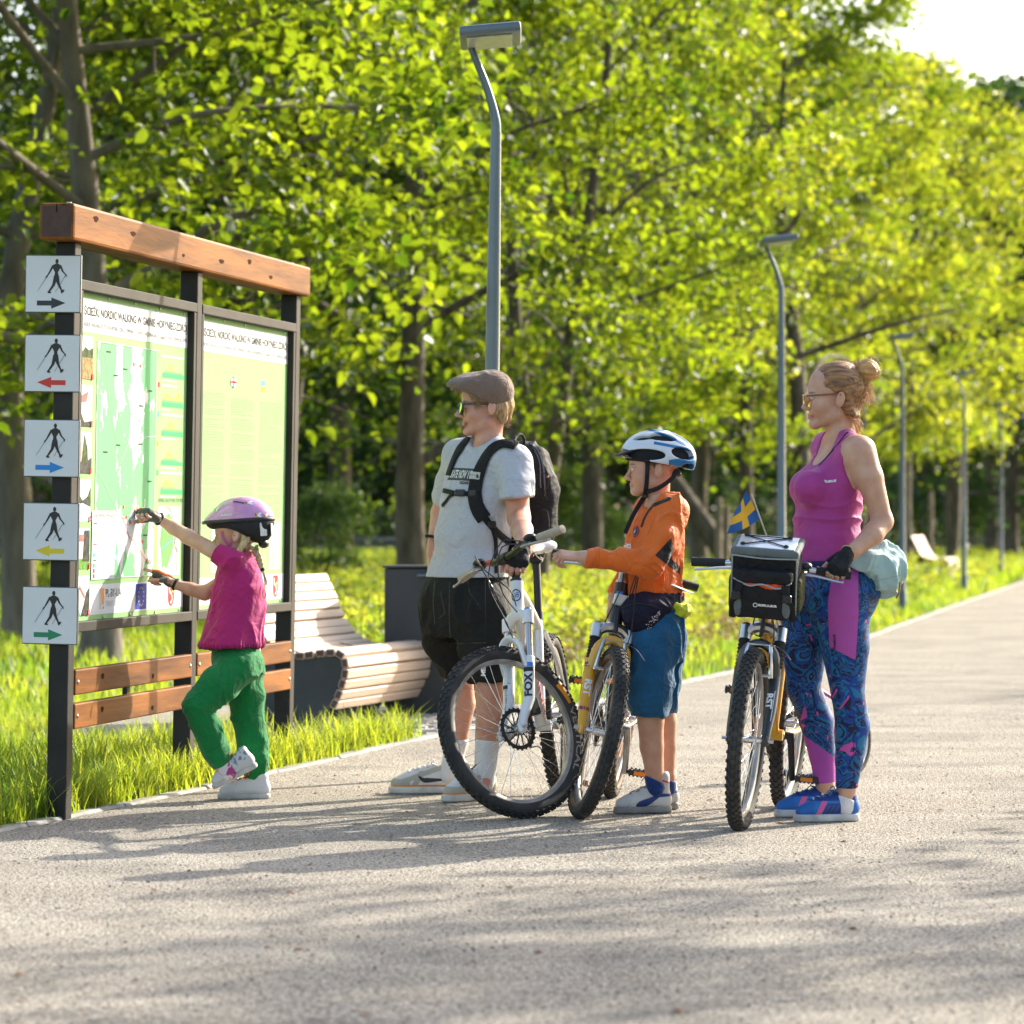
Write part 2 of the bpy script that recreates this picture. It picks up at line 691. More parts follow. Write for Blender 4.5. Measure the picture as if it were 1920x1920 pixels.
def nrm_of(V, Q):
	n = np.cross(V[Q[:, 2]] - V[Q[:, 0]], V[Q[:, 3]] - V[Q[:, 1]])
	N = np.zeros_like(V)
	for i in range(4):
		np.add.at(N, Q[:, i], n)
	return N / (np.linalg.norm(N, axis=1)[:, None] + 1e-12)

def relax(V, Q, it=1, w_=0.5):
	for _ in range(it):
		s_ = np.zeros_like(V)
		c = np.zeros(len(V))
		for i in range(4):
			for j in (1, 3):
				np.add.at(s_, Q[:, i], V[Q[:, (i + j) % 4]])
				np.add.at(c, Q[:, i], 1)
		V = V + w_ * (s_ / np.maximum(c, 1)[:, None] - V)
	return V

def solid(S, h, details=(), disp=None, smooth=1):
	"""Skin of S at voxel h; details = [(lo, hi, finer h)] replace the coarse skin inside their boxes."""
	V, Q = S.net(h)
	V = relax(V, Q, smooth)
	parts = []
	if details:
		cen = V[Q].mean(1)
		keep = np.ones(len(Q), bool)
		for lo, hi, hh in details:
			keep &= ~((cen > np.asarray(lo) + h * 0.6) & (cen < np.asarray(hi) - h * 0.6)).all(1)
		Q = Q[keep]
	parts.append((V, Q))
	for lo, hi, hh in details:
		v, q = S.net(hh, np.asarray(lo, float), np.asarray(hi, float))
		parts.append((relax(v, q, smooth), q))
	o = 0
	VV, QQ = [], []
	for v, q in parts:
		used = np.unique(q)
		re = np.full(len(v), -1)
		re[used] = np.arange(len(used))
		VV.append(v[used])
		QQ.append(re[q] + o)
		o += len(used)
	V, Q = np.concatenate(VV), np.concatenate(QQ)
	if disp is not None:
		N = nrm_of(V, Q)
		V = V + N * disp(V, N)[:, None]
	return V, Q

def skin_obj(name, VQ, matl, parent, attrs=None, base=None):
	V, Q = VQ
	b = np.zeros(3) if base is None else np.asarray(base, float)
	return put(name, mesh(name, V - b, Q, matl, attrs=attrs), parent)
# ------------------------------------------------------------ ground, path, kerb
KERB = np.array([[-4.3, 4.0], [-3.05, 9.0], [-2.2, 12.4], [-1.874, 13.67], [-1.70, 14.27], [-1.50, 15.05], [-1.29, 15.88], [-0.92, 17.4], [-0.62, 18.7], [-0.2, 20.4], [1.09, 25.4], [1.68, 27.8], [3.52, 36.3], [4.75, 43.0], [9.05, 66.0], [13.2, 90.0], [17.4, 118.0]])
def kerb_x(Y):
	return np.interp(Y, KERB[:, 1], KERB[:, 0])

def ground_mat(name, cols, scale, bump, bscale, fleck=None, rough=0.95, aniso=(1, 1, 1)):
	m = bpy.data.materials.new(name)
	m.use_nodes = True
	nt = m.node_tree
	b = nt.nodes["Principled BSDF"]
	b.inputs["Roughness"].default_value = rough
	b.inputs["Specular IOR Level"].default_value = 0.25
	tc = nt.nodes.new("ShaderNodeTexCoord")
	mp = nt.nodes.new("ShaderNodeMapping")
	mp.inputs["Scale"].default_value = aniso
	_lk(nt, tc.outputs["Object"], mp.inputs[0])
	n = nt.nodes.new("ShaderNodeTexNoise")
	n.inputs["Scale"].default_value = scale
	n.inputs["Detail"].default_value = 8
	n.inputs["Roughness"].default_value = 0.65
	_lk(nt, mp.outputs[0], n.inputs["Vector"])
	r = nt.nodes.new("ShaderNodeValToRGB")
	el = r.color_ramp.elements
	el[0].position, el[1].position = 0.33, 0.67
	el[0].color, el[1].color = (*cols[0], 1), (*cols[-1], 1)
	for i, c in enumerate(cols[1:-1]):
		e = el.new(0.33 + 0.34 * (i + 1) / (len(cols) - 1))
		e.color = (*c, 1)
	_lk(nt, n.outputs["Fac"], r.inputs[0])
	cur = r.outputs[0]
	if fleck:
		for fs, lo, hi, fc, fa in fleck:
			v = nt.nodes.new("ShaderNodeTexNoise")
			v.inputs["Scale"].default_value = fs
			v.inputs["Detail"].default_value = 2
			_lk(nt, tc.outputs["Object"], v.inputs["Vector"])
			mr = nt.nodes.new("ShaderNodeMapRange")
			mr.inputs["From Min"].default_value, mr.inputs["From Max"].default_value = lo, hi
			mr.inputs["To Max"].default_value = fa
			_lk(nt, v.outputs["Fac"], mr.inputs["Value"])
			mx = nt.nodes.new("ShaderNodeMix")
			mx.data_type = 'RGBA'
			_lk(nt, mr.outputs[0], mx.inputs["Factor"])
			_lk(nt, cur, mx.inputs["A"])
			mx.inputs["B"].default_value = (*fc, 1)
			cur = mx.outputs["Result"]
	_lk(nt, cur, b.inputs["Base Color"])
	n2 = nt.nodes.new("ShaderNodeTexNoise")
	n2.inputs["Scale"].default_value = bscale
	n2.inputs["Detail"].default_value = 5
	_lk(nt, tc.outputs["Object"], n2.inputs["Vector"])
	bp = nt.nodes.new("ShaderNodeBump")
	bp.inputs["Strength"].default_value = bump
	bp.inputs["Distance"].default_value = 0.02
	_lk(nt, n2.outputs["Fac"], bp.inputs["Height"])
	_lk(nt, bp.outputs[0], b.inputs["Normal"])
	return m

soil = ground_mat("lawn_soil", [(0.05, 0.07, 0.018), (0.075, 0.10, 0.025), (0.10, 0.13, 0.03)], 1.2, 0.4, 30, [(9, 0.58, 0.72, (0.12, 0.09, 0.05), 0.7)])
gravel = ground_mat("gravel", [(0.36, 0.315, 0.25), (0.46, 0.41, 0.335), (0.56, 0.505, 0.415)], 0.9, 1.0, 95,
					[(1.6, 0.50, 0.74, (0.20, 0.185, 0.16), 0.7), (70, 0.53, 0.60, (0.10, 0.085, 0.065), 0.9), (170, 0.54, 0.60, (0.10, 0.085, 0.07), 0.9), (110, 0.58, 0.64, (0.66, 0.60, 0.5), 0.9), (24, 0.62, 0.70, (0.16, 0.13, 0.10), 0.55)], aniso=(0.5, 1.4, 1))

v = [[-400, -60, -0.02], [400, -60, -0.02], [400, 1500, -0.02], [-400, 1500, -0.02]]
tag(put("ground", mesh("ground", v, [[0, 1, 2, 3]], soil, smooth=False)), kind="structure")

yy = np.linspace(1.0, 117, 150)
PW = 5.2
pv, pf = [], []
for i, y in enumerate(yy):
	x = kerb_x(y) + 0.05
	for j in range(9):
		pv.append([x + PW * j / 8 , y, 0.0])
for i in range(len(yy) - 1):
	for j in range(8):
		a = i * 9 + j
		pf.append([a, a + 1, a + 10, a + 9])
pv = np.array(pv)
pv[:, 2] += 0.006 * vnoise(np.c_[pv[:, :2] * 0.9, np.zeros(len(pv))], 3)
tag(put("gravel_path", mesh("gravel_path", pv, pf, gravel)), kind="structure")

kerb_m = mat("kerb_concrete", (0.36, 0.345, 0.31), 0.9, var=0.45, vscale=7, bump=0.35, bscale=90)
kerb = tag(bpy.data.objects.new("kerb", None), kind="structure")
COL.objects.link(kerb)
def kerb_run(line, n0=0):
	"""Concrete kerb stones about a metre long laid along a line, each a piece of its own."""
	d = np.r_[0, np.cumsum(np.linalg.norm(np.diff(line, axis=0), axis=1))]
	s_ = 0.0
	k = 0
	while s_ + 1.0 < d[-1]:
		a = np.array([np.interp(s_, d, line[:, i]) for i in (0, 1)])
		b = np.array([np.interp(s_ + 0.992, d, line[:, i]) for i in (0, 1)])
		t = unit(np.r_[b - a, 0])
		nrm = np.array([-t[1], t[0], 0])
		M = np.array([t, nrm, (0, 0, 1)]).T
		c = np.r_[(a + b) / 2, -0.047 + random.uniform(-0.005, 0.004)]
		q = MB().box((0, 0, 0), (np.linalg.norm(b - a), 0.07, 0.12), M, 0.010)
		o = q.obj("kerb_stone", kerb_m, kerb, smooth=False)
		o.location = c
		s_ += 1.0
		k += 1
kerb_run(KERB[1:])

# paved bay of granite setts under the lounger and the bin
bay = ground_mat("sett_joint_sand", [(0.24, 0.22, 0.18), (0.32, 0.29, 0.25)], 3, 0.6, 60, [(40, 0.6, 0.7, (0.12, 0.11, 0.09), 0.6)])
bx0, bx1, by0, by1 = -2.35, -0.36, 19.2, 22.6
def bay_x(y): return min(kerb_x(y) - 0.05, 0.35)
v = [[bx0, by0, 0.004], [bay_x(by0), by0, 0.004], [bay_x(by1), by1, 0.004], [bx0, by1, 0.004]]
pav = tag(put("paving", mesh("paving", v, [[0, 1, 2, 3]], bay, smooth=False)), kind="structure")
sett_m = mat("granite_sett", (0.42, 0.38, 0.33), 0.85, var=0.4, vscale=5, bump=0.4, bscale=50)
protos = []
for i in range(5):
	q = MB().box((0, 0, 0), (0.097 + 0.006 * math.sin(i), 0.094, 0.05), None, 0.012)
	vv = q.arr()
	vv += 0.004 * RNG.normal(size=vv.shape) * np.array([1, 1, 0.5])
	protos.append(mesh("sett", vv, q.f, sett_m, smooth=False))
n = 0
for r in range(33):
	y = by0 + 0.06 + r * 0.102
	for c in range(9):
		x = bay_x(y) - 0.06 - c * 0.106 - (0.05 if r % 2 else 0)
		o = put("sett", protos[(r * 3 + c * 7) % 5], pav, (x + random.uniform(-.006, .006), y, -0.007 + random.uniform(-.006, .006)))
		o.rotation_euler = (random.uniform(-.05, .05), random.uniform(-.05, .05), random.uniform(-.06, .06))
		n += 1
kerb_run(np.array([[-2.4, 19.13], [-0.62, 19.13]]))

# pebbles, twigs and dry leaf scraps on the gravel
def scatter_bits(name, n, ylo, yhi, smin, smax, matl, flat=0.6, seed=1, xw=3.0):
	r = np.random.default_rng(seed)
	y = ylo + (yhi - ylo) * r.random(n) ** 1.4
	x = np.maximum(kerb_x(y) + 0.08, -0.15 * y) + r.random(n) * (0.3 * y * 0.5 + np.minimum(xw, 0.15 * y) - 0)
	s_ = smin + (smax - smin) * r.random(n) ** 3
	base = np.array([[1, 0, 0], [0.3, 0.9, 0], [-0.8, 0.5, 0], [-0.7, -0.6, 0], [0.4, -0.9, 0], [0, 0, 1], [0.1, 0.1, -0.5]])
	fc = np.array([[i, (i + 1) % 5, 5] for i in range(5)])
	th = r.random(n) * 6.283
	jit = 1 + 0.35 * r.normal(size=(n, 7, 3))
	V = base[None] * jit
	V = np.stack([V[..., 0] * np.cos(th)[:, None] - V[..., 1] * np.sin(th)[:, None], V[..., 0] * np.sin(th)[:, None] + V[..., 1] * np.cos(th)[:, None], V[..., 2] * flat], -1) * s_[:, None, None]
	V[..., 0] += x[:, None]
	V[..., 1] += y[:, None]
	V[..., 2] += 0.002
	F = (fc[None] + (np.arange(n) * 7)[:, None, None]).reshape(-1, 3)
	return put(name, mesh(name, V.reshape(-1, 3), F, matl, smooth=False))
tag(scatter_bits("pale_pebbles", 9000, 8.2, 22, 0.0015, 0.007, mat("pale_stone", (0.50, 0.46, 0.40), 0.8, var=0.4, vscale=30), seed=1), kind="stuff")
tag(scatter_bits("dark_pebbles", 12000, 8.2, 22, 0.0015, 0.007, mat("dark_stone", (0.12, 0.105, 0.085), 0.85, var=0.4, vscale=30), seed=2), kind="stuff")
tag(scatter_bits("leaf_litter", 380, 8.2, 40, 0.006, 0.017, mat("dry_litter", (0.20, 0.10, 0.045), 0.8, var=0.5, vscale=12), 0.35, 3), kind="stuff")

# ------------------------------------------------------------ grass and wild plants
def blades(name, xy, h, wd, matl, lean=0.35, seed=0, seg=2, sunny=0.0):
	"""One mesh of bent blades: xy (n,2) roots, h and wd per blade."""
	r = np.random.default_rng(seed)
	n = len(xy)
	th = r.random(n) * 6.283
	d = np.stack([np.cos(th), np.sin(th)], 1)
	s_ = np.stack([-d[:, 1], d[:, 0]], 1)
	ln = (lean * (0.3 + r.random(n)) * h)
	V = np.zeros((n, 2 * seg + 1, 3))
	for i in range(seg):
		t = i / seg
		c = xy + d * (ln * t * t)[:, None]
		hw = (wd * (1 - 0.45 * t) / 2)[:, None]
		V[:, 2 * i, :2] = c - s_ * hw
		V[:, 2 * i + 1, :2] = c + s_ * hw
		V[:, 2 * i, 2] = V[:, 2 * i + 1, 2] = h * (t * (1.15 - 0.15 * t)) - 0.01
	V[:, -1, :2] = xy + d * ln[:, None]
	V[:, -1, 2] = h * (1 - 0.12 * r.random(n))
	fs = []
	for i in range(seg - 1):
		fs += [[2 * i, 2 * i + 1, 2 * i + 3], [2 * i, 2 * i + 3, 2 * i + 2]]
	fs.append([2 * seg - 2, 2 * seg - 1, 2 * seg])
	k = 2 * seg + 1
	F = (np.array(fs)[None] + (np.arange(n) * k)[:, None, None]).reshape(-1, 3)
	rnd = np.repeat(np.clip(0.5 + 0.5 * vnoise(np.c_[xy * 0.8, np.zeros(n)], 5) * 0.8 + 0.28 * r.normal(size=n), 0, 1), k)
	return put(name, mesh(name, V.reshape(-1, 3), F, matl, smooth=True, attrs={"rnd": rnd}))

grass_m = leaf_mat("grass_blade", (0.05, 0.10, 0.012), (0.14, 0.18, 0.022), (0.22, 0.40, 0.02), (0.56, 0.60, 0.04), 0.54, 0.5, 0.35)
weed_m = leaf_mat("wild_plant_leaf", (0.07, 0.12, 0.02), (0.16, 0.18, 0.03), (0.24, 0.38, 0.03), (0.58, 0.56, 0.05), 0.55, 0.5, 0.3)
dry_m = leaf_mat("dry_stalk", (0.20, 0.13, 0.07), (0.32, 0.22, 0.10), (0.25, 0.15, 0.06), (0.4, 0.28, 0.12), 0.3, 0.6, 0.2)

def lawn_pts(n, y0, y1, margin, seed, xl=-0.155, clump=0.0, band=None):
	r = np.random.default_rng(seed)
	pts = []
	tot = 0
	while tot < n:
		y = y0 + (y1 - y0) * r.random(n * 2)
		lo = xl * y
		hi = np.minimum(kerb_x(y) - margin, 0.155 * y)
		if band is not None:
			lo = np.maximum(lo, kerb_x(y) - band)
		wmax = (hi - lo).max()
		x = hi - r.random(len(y)) * wmax
		ok = x > lo
		ok &= ~((x > bx0) & (y > by0 - 0.1) & (y < by1 + 0.05) & (x < 0.4))
		if clump:
			ok &= r.random(len(y)) < np.clip(0.55 + clump * vnoise(np.c_[x * 1.3, y * 1.3, np.zeros(len(x))], seed), 0.02, 1)
		p = np.c_[x[ok], y[ok]]
		pts.append(p)
		tot += len(p)
	return np.concatenate(pts)[:n]

rg = np.random.default_rng(11)
def U(n, a, b, pw=1.0): return a + (b - a) * rg.random(n) ** pw
# unmown fringe round the board and along the kerb
p = lawn_pts(9000, 13.0, 19.4, 0.03, 21, clump=0.9, band=1.1)
tag(blades("tall_grass", p, U(len(p), 0.05, 0.24, 1.8), U(len(p), 0.004, 0.010), grass_m, 0.55, 1, 3), kind="stuff")
p = lawn_pts(26000, 13.0, 24.0, 0.04, 22)
tag(blades("lawn_grass", p, U(len(p), 0.03, 0.10), U(len(p), 0.004, 0.009), grass_m, 0.5, 2), kind="stuff")
p = lawn_pts(60000, 22.0, 62.0, 0.05, 23)
tag(blades("lawn_grass", p, U(len(p), 0.05, 0.16), U(len(p), 0.010, 0.024), grass_m, 0.5, 3), kind="stuff")
p = lawn_pts(50000, 55.0, 128.0, 0.1, 24)
tag(blades("lawn_grass", p, U(len(p), 0.08, 0.24), U(len(p), 0.03, 0.07), grass_m, 0.5, 4), kind="stuff")
# tufts hanging over the kerb
r = np.random.default_rng(5)
yk = 13.2 + 6.2 * r.random(240)
xy = np.repeat(np.c_[kerb_x(yk) - 0.05 - 0.10 * r.random(240), yk], 22, 0) + r.normal(size=(240 * 22, 2)) * 0.04
xy[:, 0] = np.minimum(xy[:, 0], kerb_x(xy[:, 1]) + 0.01)
tag(blades("kerb_grass", xy, U(len(xy), 0.05, 0.21, 1.3), U(len(xy), 0.004, 0.008), grass_m, 0.9, 6, 3), kind="stuff")

def wild(name, n, y0, y1, m0, band, hh, seed, per=9, lf=0.05, matl=None):
	"""Tall flowering weeds: stalks carrying small leaves, one mass."""
	r = np.random.default_rng(seed)
	root = lawn_pts(int(n * 1.5), y0, y1, m0, seed, clump=0.9, band=band)
	root = root[root[:, 0] > -0.066 * root[:, 1]][:n]
	n = len(root)
	h = hh[0] + (hh[1] - hh[0]) * r.random(n)
	k = per
	t = r.random((n, k)) ** 0.8
	ang = r.random((n, k)) * 6.283
	pos = np.zeros((n, k, 3))
	spread = 0.03 + 0.10 * (1 - t)
	pos[..., 0] = root[:, None, 0] + np.cos(ang) * spread
	pos[..., 1] = root[:, None, 1] + np.sin(ang) * spread
	pos[..., 2] = h[:, None] * (0.12 + 0.88 * t)
	c = pos.reshape(-1, 3)
	m = len(c)
	s_ = lf * (0.5 + r.random(m)) * (1.2 - 0.5 * t.reshape(-1))
	a = unitrows(r.normal(size=(m, 3)))
	b = unitrows(np.cross(a, r.normal(size=(m, 3))))
	V = np.stack([c - a * s_[:, None], c - b * s_[:, None] * 0.45, c + a * s_[:, None], c + b * s_[:, None] * 0.45], 1)
	F = np.arange(m * 4).reshape(-1, 4)
	rnd = np.repeat(np.clip(0.36 + 0.5 * vnoise(np.c_[c[:, :2] * 0.7, np.zeros(m)], seed + 1) + 0.25 * r.normal(size=m) + 0.25 * (t.reshape(-1) - 0.5), 0, 1), 4)
	return tag(put(name, mesh(name, V.reshape(-1, 3), F, matl or weed_m, smooth=False, attrs={"rnd": rnd})), kind="stuff")
def unitrows(a):
	return a / (np.linalg.norm(a, axis=1)[:, None] + 1e-9)
wild("flowering_weeds", 3300, 27.0, 54.0, 1.1, 9.0, (0.22, 0.55), 31, 12, 0.045)
wild("flowering_weeds", 900, 44.0, 75.0, 0.5, 4.5, (0.2, 0.5), 33, 10, 0.05)
wild("dry_weeds", 420, 27.0, 40.0, 0.7, 2.6, (0.1, 0.35), 35, 10, 0.03, dry_m)
p = lawn_pts(4200, 26.0, 56.0, 1.0, 37, clump=0.9, band=9.0)
p = p[p[:, 0] > -0.066 * p[:, 1]]
tag(blades("weed_stalks", p, U(len(p), 0.25, 0.65), U(len(p), 0.006, 0.012), weed_m, 0.25, 8), kind="stuff")
# ------------------------------------------------------------ trees
bark = mat("bark", (0.16, 0.125, 0.085), 0.92, var=0.55, vscale=9, bump=0.9, bscale=26, stretch=(1, 1, 0.28))
bark_pale = mat("bark_pale", (0.20, 0.165, 0.12), 0.92, var=0.45, vscale=8, bump=0.9, bscale=22, stretch=(1, 1, 0.3))
leaf_m = leaf_mat("tree_leaf", (0.035, 0.085, 0.012), (0.085, 0.14, 0.022), (0.05, 0.135, 0.005), (0.47, 0.57, 0.018), 0.52, 0.46, 0.35)
leaf_y = leaf_mat("tree_leaf_yellow", (0.06, 0.11, 0.014), (0.13, 0.17, 0.03), (0.16, 0.29, 0.010), (0.66, 0.66, 0.035), 0.55, 0.4, 0.45)
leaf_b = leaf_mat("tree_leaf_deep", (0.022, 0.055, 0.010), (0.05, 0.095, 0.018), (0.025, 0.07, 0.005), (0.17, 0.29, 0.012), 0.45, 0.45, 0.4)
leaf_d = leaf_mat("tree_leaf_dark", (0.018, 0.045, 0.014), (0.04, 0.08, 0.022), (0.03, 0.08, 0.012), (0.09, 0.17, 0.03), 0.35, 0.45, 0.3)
leaf_g = leaf_mat("tree_leaf_glossy", (0.03, 0.075, 0.02), (0.07, 0.13, 0.035), (0.08, 0.20, 0.02), (0.25, 0.36, 0.04), 0.42, 0.36, 0.6)

def leaves(c, nrm, size, r):
	"""Folded six-cornered leaves at points c (n,3) with face normals nrm."""
	n = len(c)
	a = unitrows(np.cross(nrm, r.normal(size=(n, 3))))
	b = np.cross(nrm, a)
	s_ = size[:, None]
	fold = nrm * s_ * (0.10 + 0.12 * r.random(n))[:, None]
	droop = -np.array([0, 0, 1.0]) * s_ * 0.16
	V = np.stack([c - a * s_ * 0.55, c - a * s_ * 0.18 + b * s_ * 0.42 + fold, c + a * s_ * 0.28 + b * s_ * 0.34 + fold, c + a * s_ * 0.62 + droop,
				  c + a * s_ * 0.28 - b * s_ * 0.34 + fold, c - a * s_ * 0.18 - b * s_ * 0.42 + fold], 1)
	f = np.array([[0, 3, 2, 1], [0, 5, 4, 3]])
	F = (f[None] + (np.arange(n) * 6)[:, None, None]).reshape(-1, 4)
	return V.reshape(-1, 3), F

def tree_data(seed, H, crown0, R, r0, n_leaf, leaf, n_limb=16, stems=1, spray=0.36, lean=(0, 0), low=0.0, keep=1.0, bare=0.0):
	"""Trunk with limbs and twigs, and leaves in flattened sprays along the twigs."""
	r = np.random.default_rng(seed)
	wood, twigs = MB(), MB()
	sprays = []
	for st in range(stems):
		a0 = r.random() * 6.283
		off = 0 if stems == 1 else 0.7 + 0.3 * r.random()
		tp = np.array([[0, 0, -0.1], [0.04 * r.normal() + 0.06 * off * math.cos(a0), 0.04 * r.normal() + 0.06 * off * math.sin(a0), H * 0.12],
					   [0.10 * r.normal() + 0.25 * off * math.cos(a0), 0.1 * r.normal() + 0.25 * off * math.sin(a0), H * 0.35],
					   [0.16 * r.normal() + 0.6 * off * math.cos(a0), 0.16 * r.normal() + 0.6 * off * math.sin(a0), H * 0.65],
					   [0.2 * r.normal() + off * math.cos(a0), 0.2 * r.normal() + off * math.sin(a0), H]])
		tp[:, 0] += lean[0] * np.clip(tp[:, 2] / H, 0, 1) ** 1.3
		tp[:, 1] += lean[1] * np.clip(tp[:, 2] / H, 0, 1) ** 1.3
		tr = catmull(tp, 26)
		rad = r0 * (0.75 if stems > 1 else 1) * np.clip(1 - tr[:, 2] / H, 0.05, 1) ** 0.8
		rad[0] *= 1.5
		rad[1] *= 1.12
		wood.tube(tr, rad, 9)
		nl = max(5, n_limb // stems)
		for i in range(nl):
			z = crown0 + (H * 0.94 - crown0) * ((i + 0.6 * r.random()) / nl) ** (1.0 - low)
			k = int(np.searchsorted(tr[:, 2], z))
			k = min(max(k, 1), 25)
			st_ = tr[k]
			az = i * 2.4 + a0 + 0.5 * r.normal()
			env = math.sin(math.pi * min(1, max(0.0, (z - crown0) / (H - crown0) * 0.72 + 0.30))) ** 0.6
			L = R * env * (0.75 + 0.45 * r.random())
			up = 0.18 + 0.5 * (z / H) + 0.12 * r.normal()
			d = np.array([math.cos(az), math.sin(az), up])
			e = st_ + unit(d) * L
			mid = (st_ + e) / 2 + r.normal(size=3) * 0.12 * L * np.array([1, 1, 0.6]) + np.array([0, 0, 0.06 * L])
			e[2] -= 0.10 * L * r.random()
			lp = catmull([st_, mid, e], 9)
			lr = rad[k] * 0.45 * np.linspace(1, 0.18, 9)
			lr = np.clip(lr, 0.008, 0.11)
			twigs.tube(lp, lr, 6)
			nt_ = 5
			for j in range(nt_):
				t = 0.22 + 0.78 * (j + r.random() * 0.8) / nt_
				q = lp[min(8, int(t * 8))]
				az2 = az + (1 if j % 2 else -1) * (0.5 + 0.6 * r.random())
				l2 = L * (0.22 + 0.3 * r.random()) * (1.15 - 0.5 * t) + 0.25
				d2 = unit(np.array([math.cos(az2), math.sin(az2), 0.05 + 0.35 * r.normal()]))
				e2 = q + d2 * l2
				m2 = (q + e2) / 2 + r.normal(size=3) * 0.06 * l2
				tw = catmull([q, m2, e2], 5)
				twigs.tube(tw, np.linspace(max(0.006, lr[min(8, int(t * 8))] * 0.5), 0.004, 5), 4, cap=False)
				for u in (0.35, 0.68, 1.0):
					sprays.append(q + (e2 - q) * u + r.normal(size=3) * 0.07)
			sprays.append(e)
		sprays.append(tr[-1])
		sprays.append(tr[-3])
	sp = np.array(sprays)
	sp = sp[r.random(len(sp)) < keep]
	per = np.maximum(4, (n_leaf / len(sp) * (0.4 + 1.2 * r.random(len(sp)))).astype(int))
	idx = np.repeat(np.arange(len(sp)), per)
	m = len(idx)
	tilt = unitrows(np.array([0, 0, 1.0]) + 0.38 * r.normal(size=(len(sp), 3)))
	o = r.normal(size=(m, 3)) * spray * (0.7 + 0.6 * r.random(len(sp)))[idx][:, None]
	hn = (o * tilt[idx]).sum(1)[:, None] * tilt[idx]
	o = o - hn * 0.72
	c = sp[idx] + o
	# inner crown stays bare round the trunk
	rr_ = np.hypot(c[:, 0] - np.interp(c[:, 2], tr[:, 2], tr[:, 0]), c[:, 1] - np.interp(c[:, 2], tr[:, 2], tr[:, 1]))
	ok = (rr_ > bare * np.clip(1.2 - c[:, 2] / H, 0.1, 1)) | (c[:, 2] > H * 0.8)
	c, o, idx = c[ok], o[ok], idx[ok]
	m = len(c)
	c[:, 2] -= 0.10 * spray * (np.linalg.norm(o, axis=1) / spray) ** 2
	nr = unitrows(tilt[idx] + 0.55 * r.normal(size=(m, 3)))
	sz = leaf * (0.55 + 0.75 * r.random(m))
	V, F = leaves(c, nr, sz, r)
	rs = r.random(len(sp))
	rnd = np.clip(0.55 * rs[idx] + 0.45 * r.random(m), 0, 1)
	return wood, twigs, (V, F, np.repeat(rnd, 6))

def tree_proto(name, matl, barkm, **kw):
	wood, twigs, (V, F, rnd) = tree_data(**kw)
	tm = mesh("trunk", wood.arr(), wood.f, barkm)
	cm = mesh("crown", V, F, matl, smooth=False, attrs={"rnd": rnd})
	bm_ = mesh("branches", twigs.arr(), twigs.f, barkm)
	return tm, bm_, cm

TP = {
	'main': tree_proto('main', leaf_m, bark, seed=3, H=9.6, crown0=1.5, R=3.3, r0=0.18, n_leaf=14500, leaf=0.088, n_limb=22, low=0.3, keep=0.42, spray=0.30, bare=0.9),
	'side': tree_proto('side', leaf_m, bark, seed=8, H=9.4, crown0=1.4, R=3.2, r0=0.15, n_leaf=14000, leaf=0.09, n_limb=20, stems=2, low=0.22, keep=0.42, spray=0.31, bare=0.8),
	'left': tree_proto('left', leaf_m, bark_pale, seed=12, H=8.6, crown0=1.5, R=3.0, r0=0.17, n_leaf=19000, leaf=0.105, n_limb=24, low=0.3, lean=(-0.3, 0)),
	'tall': tree_proto('tall', leaf_y, bark, seed=19, H=10.5, crown0=1.9, R=2.9, r0=0.15, n_leaf=13000, leaf=0.115, n_limb=24, low=0.2, keep=0.5, bare=0.7),
	'multi': tree_proto('multi', leaf_y, bark, seed=27, H=11.0, crown0=1.9, R=2.6, r0=0.19, n_leaf=13000, leaf=0.115, n_limb=26, stems=3, low=0.2, keep=0.5, bare=0.6),
	'far': tree_proto('far', leaf_y, bark, seed=33, H=11.0, crown0=2.6, R=3.6, r0=0.2, n_leaf=11000, leaf=0.17, n_limb=24, spray=0.5),
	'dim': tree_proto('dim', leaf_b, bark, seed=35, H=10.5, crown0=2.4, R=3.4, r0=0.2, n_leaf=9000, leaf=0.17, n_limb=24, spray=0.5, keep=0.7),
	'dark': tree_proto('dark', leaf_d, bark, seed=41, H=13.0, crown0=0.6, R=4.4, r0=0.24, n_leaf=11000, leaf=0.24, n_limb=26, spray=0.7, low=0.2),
	'bush': tree_proto('bush', leaf_g, bark, seed=52, H=2.6, crown0=0.25, R=1.6, r0=0.05, n_leaf=7000, leaf=0.10, n_limb=14, spray=0.28),
	'shade': tree_proto('shade', leaf_m, bark, seed=61, H=8.5, crown0=2.3, R=2.9, r0=0.16, n_leaf=3600, leaf=0.14, n_limb=16, spray=0.33),
}
def plant(kind, name, x, y, rot, sc, label, cat="tree", group=None, z=0.0):
	t = thing(name, label, cat, (x, y, z), (0, 0, rot), group)
	t.scale = (sc, sc, sc)
	tm, bm_, cm = TP[kind]
	put("branches", bm_, t)["kind"] = "stuff"
	put("trunk" if name != "shrub" else "stem", tm, t)
	put("crown" if name != "shrub" else "foliage", cm, t)
	return t
def plant_px(kind, name, px, Y, rot, sc, label, cat="tree", group=None):
	return plant(kind, name, (px - 960) * Y / F_PX, Y, rot, sc, label, cat, group)

